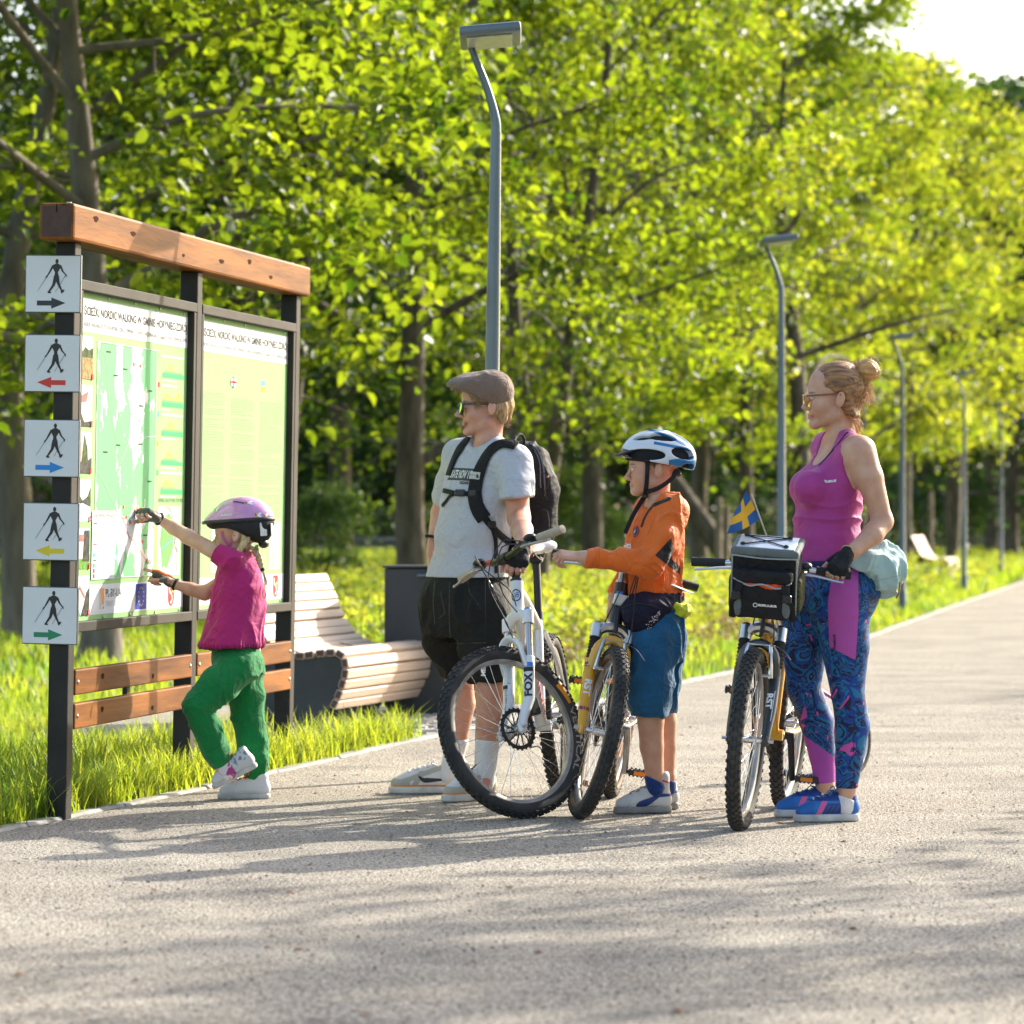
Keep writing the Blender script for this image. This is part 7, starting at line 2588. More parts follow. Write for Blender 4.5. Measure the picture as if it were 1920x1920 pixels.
# ---- handlebar bag and flag on the woman's bike
def build_bag():
	o0 = np.array(WOM_M @ Vector(WX_(WS_(0.66, 0.15, 0.0))))
	bx = np.array(WOM_M.to_3x3() @ Vector((0, 1, 0)))
	bx = unit(bx)
	fw = np.array(WOM_M.to_3x3() @ Vector((1, 0, 0)))
	fw = unit(fw - bx * (fw @ bx) + np.array([0, 0, -0.34]))
	upv = unit(np.cross(fw, bx))
	if upv[2] < 0: upv = -upv
	t = thing("handlebar_bag", "black and grey handlebar bag with a clear top pocket on the woman's bike", "bag", (0, 0, 0))
	c = P(1436, 1084, 13.66)
	M = frame(bx, fw, upv, c)       # x to the reader's right, y towards the reader, z up
	t.matrix_world = Matrix(M.tolist())
	blk = fabric("bag_black", (0.016, 0.016, 0.018), 0.75, bump=0.35, bscale=300)
	gry = fabric("bag_grey", (0.13, 0.15, 0.145), 0.7)
	pale = fabric("bag_piping", (0.36, 0.39, 0.38), 0.6)
	def soft(name, prims, m, parent, h=0.004, k=0.02, am=0.0015):
		S = Sdf()
		for c_, r_ in prims:
			a = np.array(c_)
			d = np.array(r_)
			S.p.append(('rbox', a - d, a + d, k, 'add', (a, d)))
		return skin_obj(name, solid(S, h, disp=folds(24, am, 3)), m, parent)
	soft("body", [((0, -0.03, -0.015), (0.118, 0.075, 0.122))], blk, t)
	soft("front_pocket", [((0, 0.056, -0.066), (0.098, 0.028, 0.066))], blk, t, am=0.003)
	soft("flap", [((0, 0.050, 0.030), (0.108, 0.036, 0.024))], blk, t, am=0.003)
	soft("lid", [((0, -0.03, 0.112), (0.126, 0.082, 0.016))], gry, t)
	win = bpy.data.materials.new("clear_plastic")
	win.use_nodes = True
	wb = win.node_tree.nodes["Principled BSDF"]
	wb.inputs["Base Color"].default_value = (0.50, 0.53, 0.56, 1)
	wb.inputs["Roughness"].default_value = 0.16
	wb.inputs["Coat Weight"].default_value = 0.8
	nn = win.node_tree.nodes.new("ShaderNodeTexNoise")
	nn.inputs["Scale"].default_value = 16
	nn.inputs["Distortion"].default_value = 1.5
	bp = win.node_tree.nodes.new("ShaderNodeBump")
	bp.inputs["Strength"].default_value = 0.7
	tcn = win.node_tree.nodes.new("ShaderNodeTexCoord")
	mpn = win.node_tree.nodes.new("ShaderNodeMapping")
	mpn.inputs["Scale"].default_value = (0.5, 2.2, 1)
	_lk(win.node_tree, tcn.outputs["Object"], mpn.inputs[0])
	_lk(win.node_tree, mpn.outputs[0], nn.inputs["Vector"])
	_lk(win.node_tree, nn.outputs["Fac"], bp.inputs["Height"])
	_lk(win.node_tree, bp.outputs[0], wb.inputs["Normal"])
	MB().box((0, -0.028, 0.1295), (0.215, 0.135, 0.004), None, 0.0018).obj("map_pocket", win, t, smooth=False)
	cd = MB()
	for a, b in (((-0.085, -0.075), (0.075, 0.02)), ((-0.085, 0.02), (0.075, -0.075)), ((-0.085, -0.075), (0.075, -0.075))):
		cd.tube([[a[0], a[1], 0.134], [(a[0] + b[0]) / 2, (a[1] + b[1]) / 2, 0.135], [b[0], b[1], 0.134]], 0.0024, 6)
	for a in ((-0.085, -0.075), (0.075, 0.02), (-0.085, 0.02), (0.075, -0.075)):
		cd.ball((a[0], a[1], 0.136), (0.010, 0.008, 0.006), 10, 6)
	cd.obj("bungee", black_rb, t)
	MB().tube(catmull([[-0.107, 0.082, 0.022], [-0.05, 0.090, 0.000], [0.0, 0.090, 0.008], [0.06, 0.090, -0.004], [0.107, 0.082, 0.018]], 24), 0.0032, 6).obj("piping", pale, t)
	MB().tube(catmull([[-0.12, 0.052, 0.100], [0, 0.056, 0.096], [0.12, 0.052, 0.100]], 12), 0.003, 6).obj("piping", pale, t)
	org = fabric("rain_cover", (0.85, 0.085, 0.01), 0.6)
	S = Sdf()
	S.ell((0.03, 0.066, -0.004), (0.058, 0.020, 0.018), None, 0.01)
	S.ell((-0.045, 0.066, 0.0), (0.03, 0.016, 0.010), None, 0.01)
	skin_obj("rain_cover", solid(S, 0.004, disp=folds(40, 0.005, 9)), org, t)
	for s_ in (-1, 1):
		MB().tube(catmull([[s_ * 0.082, 0.092, 0.01], [s_ * 0.092, 0.098, -0.03], [s_ * 0.108, 0.075, -0.08], [s_ * 0.112, 0.055, -0.14]], 14), 0.013, 8, flat=(0.3, 1.0), up=(0, 1, 0)).obj("strap", blk, t)
		MB().box((s_ * 0.094, 0.100, -0.038), (0.034, 0.014, 0.030), None, 0.004).obj("buckle", black_pl, t)
		S = Sdf()
		S.ell((s_ * 0.088, 0.075, -0.085), (0.016, 0.016, 0.045), None, 0.01)
		skin_obj("side_panel", solid(S, 0.004), gry, t)
		soft("mesh_pocket", [((s_ * 0.124, -0.03, -0.055), (0.010, 0.06, 0.065))], fabric("net_pocket", (0.03, 0.028, 0.02), 0.9, col2=(0.10, 0.095, 0.03), vscale=260, ramp=(0.48, 0.52)), t)
		MB().tube([[s_ * 0.119, 0.046, 0.09], [s_ * 0.119, 0.046, -0.13]], 0.003, 6).obj("piping", pale, t)
	a = np.arange(24) / 24 * 6.283
	v = np.concatenate([np.c_[0.0085 * np.cos(a), 0.0085 * np.sin(a), 0 * a], np.c_[0.006 * np.cos(a), 0.006 * np.sin(a), 0 * a]])
	f = [[i, (i + 1) % 24, 24 + (i + 1) % 24, 24 + i] for i in range(24)]
	Mf = frame((1, 0, 0), (0, 0, 1), (0, -1, 0), (-0.022, 0.0952, -0.072))
	Mf[:3, 2] = (0, 1, 0)
	MB().add(v, f, Mf).obj("logo_ring", ink_wht, t, smooth=False)
	v, f = text_mesh("ROPK.A.GOR", 0.0115, 'LEFT', 0.0006)
	Mf = frame((1, 0, 0), (0, 0, 1), (0, 1, 0), (-0.011, 0.0955, -0.075))
	MB().add(v, f, Mf).obj("logo_text", ink_wht, t, smooth=False)
	MB().box((0, -0.115, 0.02), (0.10, 0.03, 0.06), None, 0.008).obj("mount", black_pl, t, smooth=False)
build_bag()

def build_flag():
	p0 = P(1446, 1030, 13.80)
	p1 = P(1409, 925, 13.80)
	t = thing("flag", "small blue flag with a yellow cross on a stick above the handlebar bag", "flag", tuple(p0))
	sd_ = unit(p1 - p0)
	MB().tube([np.zeros(3) - sd_ * 0.06, p1 - p0], [0.0032, 0.0028], 8).obj("stick", mat("flag_stick", (0.62, 0.52, 0.40), 0.7, var=0.2, stretch=(5, 5, 1)), t)
	# cloth: corners in pixels, hanging from the stick
	c = {k: P(*v, 13.80) - p0 for k, v in {"tl": (1399.5, 919), "bl": (1425, 973), "tr": (1383, 944), "br": (1362, 1001)}.items()}
	n, m = 25, 17
	V = []
	uu, vv_ = [], []
	for i in range(n):
		for j in range(m):
			s_, q = i / (n - 1), j / (m - 1)
			top_ = c["tl"] * (1 - s_) + P(1380, 952, 13.80) * s_ - p0 * s_
			bot = c["bl"] * (1 - s_) + c["br"] * s_
			p = top_ * (1 - q) + bot * q
			p = p + np.array([0, 0.014 * math.sin(4.2 * s_ + 1.6 * q) - 0.02 * s_, -0.010 * math.sin(math.pi * s_)])
			V.append(p)
			uu.append(s_)
			vv_.append(q)
	F = [[i * m + j, (i + 1) * m + j, (i + 1) * m + j + 1, i * m + j + 1] for i in range(n - 1) for j in range(m - 1)]
	uu, vv_ = np.array(uu), np.array(vv_)
	cross = np.maximum(0.105 - np.abs(uu - 0.42), 0.165 - np.abs(vv_ - 0.50)) * 0.08
	rim_ = np.minimum(np.abs(np.abs(uu - 0.42) - 0.085), 9)
	fm = mat_masks("flag_cloth", (0.012, 0.10, 0.30), [("cross", (0.82, 0.40, 0.01))], rough=0.7, var=0.06, vscale=30, bump=0.2, bscale=500)
	put("cloth", mesh("cloth", np.array(V), F, fm, attrs={"cross": cross}), t)
build_flag()
# ------------------------------------------------------------ the man with the flat cap and backpack
def build_man():
	Yc = 15.25
	u = unit(np.array([-0.80, -0.60, 0]))
	lf = np.array([0.60, -0.80, 0])
	base = np.array([(885 - 960) * 15.25 / F_PX, 15.25, 0.0])
	t = person("man in a brown flat cap and grey t-shirt holding the white bike", base)
	skin = skin_mat("skin_man", (0.62, 0.335, 0.235), (0.54, 0.24, 0.18))
	J = P
	B = Sdf()
	rows = [(845, 868, 965, 0.165), (870, 853, 968, 0.180), (902, 842, 966, 0.178), (922, 838, 964, 0.172), (965, 831, 958, 0.165), (1000, 826, 954, 0.162), (1030, 824, 946, 0.155), (1065, 826, 938, 0.145), (1100, 824, 936, 0.14), (1135, 824, 934, 0.13)]
	B.loft(rows_px(rows, Yc, u), u)
	sl_, sr = J(965, 868, 15.08), J(862, 856, 15.40)
	B.cap(sl_ + np.array([-0.02, 0.02, 0]), sr, 0.058, 0.052, 0.05)
	nb = J(914, 838, Yc)
	B.cap(J(920, 828, Yc), sl_ + np.array([-0.02, 0.02, 0.0]), 0.030, 0.045, 0.04)
	B.cap(J(914, 828, Yc), sr, 0.030, 0.042, 0.04)
	# legs
	nh, fh = J(904, 1135, 15.15), J(850, 1125, 15.38)
	B.chain([nh, J(917, 1200, 15.12), J(918, 1290, 15.10), J(921, 1330, 15.12), J(915, 1385, 15.14), J(912, 1440, 15.16), J(909, 1466, 15.16)], [0.080, 0.074, 0.058, 0.062, 0.047, 0.037, 0.034], 0.03)
	B.chain([fh, J(852, 1190, 15.42), J(861, 1275, 15.44), J(863, 1320, 15.47), J(857, 1380, 15.48), J(847, 1432, 15.49), J(841, 1452, 15.49)], [0.080, 0.074, 0.058, 0.062, 0.046, 0.036, 0.034], 0.03)
	Mh = head(B, J(914, 763, 15.24), (-0.995, -0.10, -0.03), (0.03, 0, 1), 1.05, nb, 0.051, nose=1.3, jaw=1.0, lips=0.72)
	# near arm straight down to the stem
	stem = np.array(MAN_M @ Vector(X_man(S_man(0.665, 0.01, 0.0))))
	el = J(973, 972, 15.06)
	f = unit(np.array([-0.30, -0.78, -0.55]))
	kn = stem + np.array([0.010, -0.030, 0.030])
	wr2 = kn - f * 0.096
	wr = wr2 - f * 0.02
	B.chain([sl_, J(968, 920, 15.08), el], [0.056, 0.052, 0.044], 0.04)
	B.chain([el, el * 0.55 + wr * 0.45, wr], [0.043, 0.044, 0.029], 0.025)
	fing, tax = hand(B, wr2, f, np.array([-0.15, 0.55, -0.82]), True, [(44, 62, 40), (46, 64, 42), (48, 64, 42), (50, 60, 40)], (0.7, 0.45, 0.6, 20), 1.04)
	B.cap(wr, wr2, 0.029, 0.027, 0.02)
	# far arm down to the pocket
	er, wr_r = J(826, 962, 15.52), J(812, 1030, 15.42)
	B.chain([sr, J(843, 910, 15.50), er, wr_r], [0.054, 0.048, 0.040, 0.027], 0.04)
	fr_, _ = hand(B, wr_r, np.array([0.05, -0.1, -1.0]), np.array([0.75, -0.5, 0.0]), False, [(12, 18, 12)] * 4, (0.7, 0.4, 0.2, 15), 1.0)
	hb = (Mh[:3, 3] - np.array([0.13, 0.12, 0.15]), Mh[:3, 3] + np.array([0.14, 0.12, 0.17]), 0.0032)
	h1 = (*box_of(fing + [wr2], 0.03), 0.0032)
	h2 = (*box_of(fr_ + [wr_r], 0.025), 0.0035)
	VQ = solid(B, 0.0065, [hb, h1, h2])
	body = skin_obj("body", VQ, skin, t, head_masks(VQ[0], Mh), base)

	# t-shirt
	tee = fabric("tee_grey", (0.50, 0.52, 0.55), 0.85, var=0.10, vscale=150, bump=0.25, bscale=420, layers=[("hem", (0.42, 0.44, 0.48))])
	S = Sdf()
	g = 0.011
	rr = [(845, 862, 972, 0.178)] + [(py, a - 8 - max(0, (py - 900)) * 0.02, b_ + 6, m + g) for py, a, b_, m in rows[1:7]]
	rr += [(1050, 806, 951, 0.190), (1082, 797, 954, 0.203)]
	S.loft(rows_px(rr, Yc, u), u)
	S.cap(sl_ + np.array([-0.02, 0.02, 0.004]), sr + np.array([0, 0, 0.004]), 0.066, 0.062, 0.05)
	S.cap(J(919, 828, Yc), sl_ + np.array([-0.02, 0.02, 0.004]), 0.044, 0.055, 0.05)
	S.cap(J(914, 828, Yc), sr + np.array([0, 0, 0.004]), 0.044, 0.052, 0.05)
	S.chain([sl_ + np.array([0.004, 0, 0.0]), J(969, 905, 15.05), J(969, 945, 15.01)], [0.070, 0.071, 0.068], 0.03)
	S.chain([sr, J(846, 905, 15.50), J(838, 935, 15.52)], [0.064, 0.064, 0.062], 0.03)
	S.cut(J(967, 934, 15.02), (0.06, -0.03, -1))
	zc = 15.02
	# the hem: cut below the slanting bottom edge
	S2 = S
	nck = J(912, 822, 15.23)
	S.ell(nck + u * 0.012, (0.064, 0.060, 0.046), np.array([u, lf, (0, 0, 1)]).T, 0.006, 'sub')
	# restore the body below the sleeve cut
	Bd = Sdf()
	Bd.loft(rows_px(rr, Yc, u), u)
	S.p += Bd.p
	S.p = [q for q in S.p]
	S.ell(nck + u * 0.012, (0.064, 0.060, 0.046), np.array([u, lf, (0, 0, 1)]).T, 0.006, 'sub')
	fo0 = folds(8, 0.008, 31, (1.0, 1.0, 0.5), 0.35)
	zh = J(0, 1076, Yc)[2]
	fo1 = lambda V, N: fo0(V, N) * np.clip((V[:, 2] - zh) / 0.10, 0.15, 1) * np.clip((J(0, 870, Yc)[2] - V[:, 2]) / 0.05, 0.3, 1)
	tv = solid(S, 0.0055, disp=fo1, smooth=2)
	V = tv[0]
	sx = V[:, 0] / V[:, 1] * F_PX + 960
	sy = HOR - (V[:, 2] - CAMH) * F_PX / V[:, 1]
	q = (V - nck - u * 0.012) @ np.array([u, lf, (0, 0, 1)]).T / np.array((0.064, 0.060, 0.046))
	hem = 0.014 - np.abs(np.linalg.norm(q, axis=1) - 1) * 0.05
	top = skin_obj("t_shirt", tv, tee, t, {"hem": hem}, base)
	bv = bvh_vq(*tv)
	# chest print
	v, fc = fill([[-0.5, 0], [0.5, 0], [0.5, 1], [-0.5, 1]])
	nrm = unit(u + np.array([0.12, -0.25, 0.12]))
	surf_print("print_band", bv, v * np.array([0.165, 0.052, 1]) - np.array([0, 0.026, 0]), fc, 862, 889, 1.0, -4, mat("print_charcoal", (0.06, 0.075, 0.07), 0.8, var=0.3, vscale=200), top, base, lift=0.0014, nrm=nrm)
	v, fc = text_mesh("TO SKATE NOW I DR", 0.047, 'CENTER', 0.001)
	v = v * np.array([0.42, 1, 1]) - np.array([0.004, 0.016, 0])
	surf_print("print_text", bv, v, fc, 862, 889, 1.0, -4, ink_wht, top, base, lift=0.0026, nrm=nrm)
	v, fc = text_mesh("MEGAMOOD", 0.016, 'CENTER', 0.0006)
	surf_print("print_small_text", bv, v * np.array([0.8, 1, 1]), fc, 874, 908, 1.0, -3, ink_blk, top, base, lift=0.0016, nrm=nrm)

	# shorts
	sh_m = fabric("shorts_black", (0.016, 0.017, 0.015), 0.8, var=0.25, vscale=12, bump=0.3, bscale=320, layers=[("stitch", (0.11, 0.11, 0.085))])
	S = Sdf()
	sr_ = [(1066, 810, 944, 0.165), (1090, 797, 950, 0.192), (1123, 788, 953, 0.200), (1160, 790, 955, 0.198), (1190, 796, 956, 0.19)]
	S.loft(rows_px(sr_, Yc, u), u)
	S.chain([J(908, 1150, 15.12), J(912, 1210, 15.11), J(915, 1272, 15.10)], [0.115, 0.110, 0.085], 0.05)
	S.chain([J(842, 1140, 15.40), J(843, 1200, 15.41), J(853, 1256, 15.43)], [0.115, 0.102, 0.074], 0.05)
	S.cut(J(915, 1276, 15.10), (0.02, 0, -1))
	tvs = solid(S, 0.0055, disp=lambda V, N: folds(10, 0.018, 41, (1, 1, 0.5), 0.3)(V, N) * np.clip((J(0, 1082, Yc)[2] - V[:, 2]) / 0.10, 0.0, 1), smooth=2)
	V = tvs[0]
	sx = V[:, 0] / V[:, 1] * F_PX + 960
	sy = HOR - (V[:, 2] - CAMH) * F_PX / V[:, 1]
	def pl(pts, w_=0.55):
		d = np.full(len(sx), 1e9)
		for i in range(len(pts) - 1):
			a, b_ = np.array(pts[i], float), np.array(pts[i + 1], float)
			p = np.c_[sx, sy] - a
			tt = np.clip(p @ (b_ - a) / ((b_ - a) @ (b_ - a)), 0, 1)
			d = np.minimum(d, np.linalg.norm(p - tt[:, None] * (b_ - a), axis=1))
		return (w_ - d) * 0.002
	st = np.maximum.reduce([pl([(815, 1090), (812, 1130), (815, 1170)]), pl([(843, 1090), (842, 1150), (845, 1215)]), pl([(876, 1085), (880, 1110), (905, 1145)]), pl([(910, 1085), (911, 1200)]), pl([(845, 1195), (852, 1207), (912, 1205)]), pl([(826, 1110), (834, 1150), (823, 1160)])])
	so = skin_obj("shorts", tvs, sh_m, t, {"stitch": st}, base)
	bs = bvh_vq(*tvs)
	v, fc = text_mesh("MERIDA", 0.026, 'LEFT', 0.0012)
	surf_print("shorts_text", bs, v, fc, 910, 1268, 1.0, 88, ink_wht, so, base)

	# socks and shoes
	sock = mat("sock_ribbed", (0.74, 0.73, 0.74), 0.9, bump=0.6, bscale=45, stretch=(8, 8, 0.2), var=0.05)
	for pts, rr_ in (([J(914, 1390, 15.14), J(911, 1440, 15.16), J(909, 1466, 15.17)], [0.050, 0.042, 0.040]), ([J(856.5, 1390, 15.48), J(847, 1432, 15.49), J(841, 1453, 15.49)], [0.049, 0.041, 0.039])):
		S = Sdf()
		S.chain(pts, rr_, 0.01)
		S.cut(pts[0] + np.array([0, 0, 0.01]), (0, 0, 1))
		skin_obj("sock", solid(S, 0.0045), sock, t, None, base)
	up_m = mat_masks("shoe_white_mesh", (0.70, 0.69, 0.68), [("suede", (0.42, 0.41, 0.34)), ("tick", (0.03, 0.033, 0.032)), ("piping", (0.80, 0.31, 0.02))], rough=0.7, var=0.06, vscale=40, bump=0.3, bscale=300)
	so_m = mat("shoe_white_sole", (0.66, 0.65, 0.60), 0.7, var=0.25, vscale=16, bump=0.1)
	def stripe(LV, sh):
		x, y, z = LV.T
		su = np.maximum.reduce([np.where(z < 0.062 - (0.28 - x) * 0.12, x - 0.195, -1), np.where((z < 0.088), 0.013 - np.abs(x - 0.168 + (z - 0.05) * 0.6), -1), np.where(z < 0.07, 0.045 - x, -1), 0.010 - np.abs(z - 0.086 + (x - 0.12) * 0.35)])
		# curved tick
		bx_ = 0.047 + 0.0 * x + 0.020 * np.clip((x - 0.135) / 0.03, 0, 1.2) ** 2 - 0.12 * np.clip(0.135 - x, 0, 1) * -0.25
		wd_ = np.interp(x, [0.03, 0.08, 0.13, 0.155, 0.168], [0.002, 0.0055, 0.010, 0.008, 0.0])
		tk = np.where((x > 0.03) & (x < 0.168), wd_ - np.abs(z - bx_ - 0.006), -1)
		pp = np.where(x > 0.0, 0.0045 - np.abs(z - sh - 0.002), -1)
		return {"suede": su, "tick": tk, "piping": pp}
	lace = fabric("lace_white", (0.72, 0.72, 0.72), 0.8)
	hx = np.array([P(851, 0, 15.50)[0] + 0.02, 15.52, 0])
	shoe(t, base, hx, hx + np.array([-1, -0.10, 0]), 0.295, up_m, so_m, 1.0, 0.07, lace=lace, stripe=stripe, sole_h=0.030)
	hx = np.array([P(925, 0, 15.2)[0], 15.23, 0])
	shoe(t, base, hx, hx + np.array([-0.62, -0.66, 0]), 0.29, up_m, so_m, 1.0, 0.07, lace=lace, stripe=stripe, sole_h=0.030)

	# cap, hair, sunglasses
	x, y, z = (unit(Mh[:3, i]) for i in range(3))
	sc = np.linalg.norm(Mh[:3, 0])
	T = lambda *q: Mh[:3, :3] @ np.array(q) + Mh[:3, 3]
	Rm = np.array([x, y, z]).T
	cap_m = fabric("cap_brown", (0.20, 0.135, 0.098), 0.85, var=0.12, vscale=200, bump=0.2, bscale=700)
	C = Sdf()
	tl = R_(-27)
	Rc = Rm @ np.array(Matrix.Rotation(-tl, 3, 'Y'))
	C.ell(J(905, 740, 15.24), (0.116, 0.100, 0.088), Rc, 0.02)
	C.ell(J(876, 723, 15.24), (0.085, 0.090, 0.044), Rm @ np.array(Matrix.Rotation(R_(6), 3, 'Y')), 0.04)
	C.ell(J(925, 735, 15.24), (0.085, 0.096, 0.085), Rc, 0.03)
	pn = J(946, 772, 15.24) - J(850, 727, 15.24)
	dn = unit(np.cross(y, pn))
	if dn[2] > 0: dn = -dn
	C.cut(J(905, 753, 15.24), dn, 0.006)
	co = skin_obj("flat_cap", solid(C, 0.0038, disp=lambda V, N: folds(15, 0.011, 51, (1, 1, 1.2), 0.2)(V, N) * np.clip((V[:, 2] - P(0, 745, 15.24)[2]) * 20, 0, 1) * np.clip((P(915, 0, 15.24)[0] - V[:, 0]) * 12, 0.15, 1)), cap_m, t, None, base)
	Bm = Sdf()
	Bm.ell(J(864, 722, 15.24), (0.050, 0.078, 0.0075), Rm @ np.array(Matrix.Rotation(R_(24), 3, 'Y')), 0.01)
	Bm.ell(J(855, 718, 15.24), (0.030, 0.060, 0.010), Rm @ np.array(Matrix.Rotation(R_(10), 3, 'Y')), 0.02)
	skin_obj("brim", solid(Bm, 0.0035), cap_m, co, None, base)
	MB().ball(J(911, 695.5, 15.24) - base, (0.009, 0.009, 0.005), 10, 6).obj("cap_button", cap_m, co)
	hm = hair_mat("hair_blond", (0.50, 0.32, 0.14), (0.22, 0.13, 0.055), (1.2, 1.2, 0.16))
	H = Sdf()
	H.ell(T(-0.016, 0, 0.022), np.array((0.088, 0.079, 0.076)) * sc, Rm, 0.02)
	H.cap(T(-0.066, 0, -0.01), T(-0.074, 0, -0.046), 0.038 * sc, 0.020 * sc, 0.02)
	for q in (-1, 1):
		H.cap(T(-0.04, q * 0.05, -0.01), T(-0.056, q * 0.042, -0.050), 0.030 * sc, 0.017 * sc, 0.02)
		H.cap(T(0.030, q * 0.073, 0.05), T(0.012, q * 0.077, -0.006), 0.017 * sc, 0.009 * sc, 0.015)
		H.ell(T(-0.008, q * 0.086, -0.010), np.array((0.022, 0.014, 0.032)) * sc, Rm, 0.006, 'sub')
		H.ell(T(0.062, q * 0.075, -0.03), np.array((0.060, 0.04, 0.072)) * sc, Rm, 0.008, 'sub')
	H.cut(T(0.060, 0, 0.05), x, 0.01)
	H.p = [q_ for q_ in H.p]
	skin_obj("hair", solid(H, 0.0035, disp=lambda V, N: 0.003 * vnoise(np.c_[V[:, 0] * 90 + V[:, 2] * 30, V[:, 1] * 90, V[:, 2] * 22], 3)), hm, t, None, base)
	r = np.random.default_rng(8)
	cs = []
	for i in range(170):
		a = r.uniform(0, 1)
		p0 = J(920 + 30 * a + r.normal() * 2, 762 + 14 * a + r.normal() * 5, 15.24 - 0.055 * (1 - a) * (1 if r.random() < 0.7 else -1) + r.normal() * 0.01)
		e = J(924 + 30 * a + r.normal() * 3, 783 + 8 * a + r.normal() * 6, 15.24 - 0.058 * (1 - a) * (1 if r.random() < 0.7 else -1) + r.normal() * 0.014)
		cs.append(catmull([p0, (p0 + e) / 2 + np.array([0.006, 0, 0]), e, e + np.array([0.012 * a + 0.002, 0, -0.002]) + r.normal(size=3) * 0.003], 7))
	for i in range(60):
		p0 = J(886 + r.normal() * 5, 741 + r.normal() * 3, 15.155 + r.normal() * 0.003)
		e = J(897 + r.normal() * 6, 764 + r.normal() * 4, 15.155 + r.normal() * 0.003)
		cs.append(catmull([p0, (p0 + e) / 2 + np.array([0.003, -0.003, 0]), e], 6))
	for i in range(26):
		p0 = J(862 + r.normal() * 4, 722 + r.normal() * 2, 15.20 + r.normal() * 0.03)
		e = J(856 + r.normal() * 2, 737 + r.normal() * 2, 15.20 + r.normal() * 0.03)
		cs.append(catmull([p0, (p0 + e) / 2, e], 5))
	hair_strands("hair_strands", cs, 0.0011, hm, t, base)
	gb = Sdf()
	gb.cap(T(0.004, 0, -0.071), T(0.004, 0, -0.071), 0.001)
	cs = [catmull([T(0.098 + r.normal() * 0.003, r.normal() * 0.006, -0.074), T(0.100 + r.normal() * 0.003, r.normal() * 0.006, -0.082), T(0.098 + r.normal() * 0.003, r.normal() * 0.005, -0.090)], 4) for _ in range(50)]
	hair_strands("goatee", cs, 0.0009, hm, t, base)
	bk = mat("sunglasses_black", (0.012, 0.014, 0.018), 0.25, coat=0.5)
	ln = mat("mirror_lens", (0.55, 0.70, 0.18), 0.06, metal=1.0)
	arm = MB()
	for q in (-1, 1):
		arm.tube([T(0.098, q * 0.066, 0.013), T(0.06, q * 0.080, 0.013), T(0.005, q * 0.084, 0.010)], 0.0028, 6, flat=(1.5, 0.8))
	a_ = np.arange(22) / 22 * 6.283
	shape = lambda q, k: [T(0.110 - 0.20 * max(0, abs(0.032 + 0.029 * k * math.cos(x_)) - 0.03) - 0.004 * math.sin(x_), q * (0.034 + 0.029 * k * math.cos(x_) - (0.006 if math.sin(x_) < 0 else 0) * math.sin(x_) * -math.cos(x_)), 0.001 + 0.022 * k * math.sin(x_) * (1.15 if math.sin(x_) < 0 else 0.8)) for x_ in a_]
	for q in (-1, 1):
		arm.tube(shape(q, 1.0), 0.0026, 6, closed=True)
	arm.tube([T(0.112, -0.008, 0.008), T(0.114, 0, 0.010), T(0.112, 0.008, 0.008)], 0.0025, 6)
	go = arm.obj("sunglasses", bk, t)
	le = MB()
	for q in (-1, 1):
		pts = shape(q, 0.96)
		c_ = np.mean(pts, 0) + x * 0.0025 * sc
		k0 = [list(range(0))]
		le.add(np.array(pts + [c_]), [[i, (i + 1) % 22, 22] if q > 0 else [(i + 1) % 22, i, 22] for i in range(22)])
	lo = le.obj("lens", ln, go)
	for o in (go, lo):
		for vtx in o.data.vertices:
			vtx.co = vtx.co - Vector(base)

	# fingerless glove
	glove = fabric("glove_black", (0.018, 0.018, 0.019), 0.8)
	Gv = Sdf()
	Gv.cap(wr + f * 0.008, wr2 + f * 0.03, 0.0320, 0.031, 0.01)
	for ptsf in fing[:4]:
		Gv.cap(wr2 + (ptsf[0] - wr2) * 0.25, ptsf[0], 0.0185, 0.0160, 0.012)
		Gv.cap(ptsf[0], ptsf[0] + (ptsf[1] - ptsf[0]) * 0.40, 0.0130, 0.0125, 0.006)
	Gv.cap(fing[4][0], fing[4][1], 0.0172, 0.0135, 0.01)
	skin_obj("glove", solid(Gv, 0.0033, disp=folds(60, 0.0012, 6)), glove, t, None, base)
	MB().torus(J(815, 1008, 15.44) - base, (0.2, 0.1, 1), 0.036, 0.006, 24, 6).obj("wristband", glove, t)

	# ---- backpack
	bp = thing("backpack", "black backpack with orange trim on the man's back", "backpack", tuple(base))
	bm = fabric("backpack_black", (0.014, 0.014, 0.016), 0.7, var=0.3, vscale=9, bump=0.35, bscale=350)
	back = unit(-u)
	S = Sdf()
	c = lambda px, py, Y=15.33: J(px, py, Y)
	S.chain([c(990, 862, 15.36), c(997, 920, 15.38), c(998, 985, 15.40), c(988, 1020, 15.38)], [0.075, 0.098, 0.096, 0.068], 0.03, (lf, 1.25))
	S.chain([c(1004, 880, 15.32), c(1010, 935, 15.34), c(1010, 990, 15.34)], [0.045, 0.060, 0.058], 0.03, (lf, 1.5))
	S.chain([c(985, 1005, 15.32), c(975, 1045, 15.28)], [0.055, 0.035], 0.03, (lf, 1.4))
	VB = solid(S, 0.0055, disp=folds(12, 0.014, 61, (1, 1, 0.6), 0.3), smooth=2)
	skin_obj("pack_body", VB, bm, bp, None, base)
	bvp = bvh_vq(*VB)
	zp = mat("zip_grey", (0.10, 0.10, 0.105), 0.5, var=0.4, vscale=300)
	surf_strip("zip", bvp, [(995, 832), (1008, 845), (1019, 880), (1022, 930)], 0.007, 0.003, zp, bp, base)
	surf_strip("zip", bvp, [(1002, 842), (1012, 870), (1014, 915)], 0.006, 0.003, zp, bp, base)
	surf_strip("panel_seam", bvp, [(990, 850), (996, 900), (1002, 960), (1000, 1010)], 0.006, 0.004, bm, bp, base)
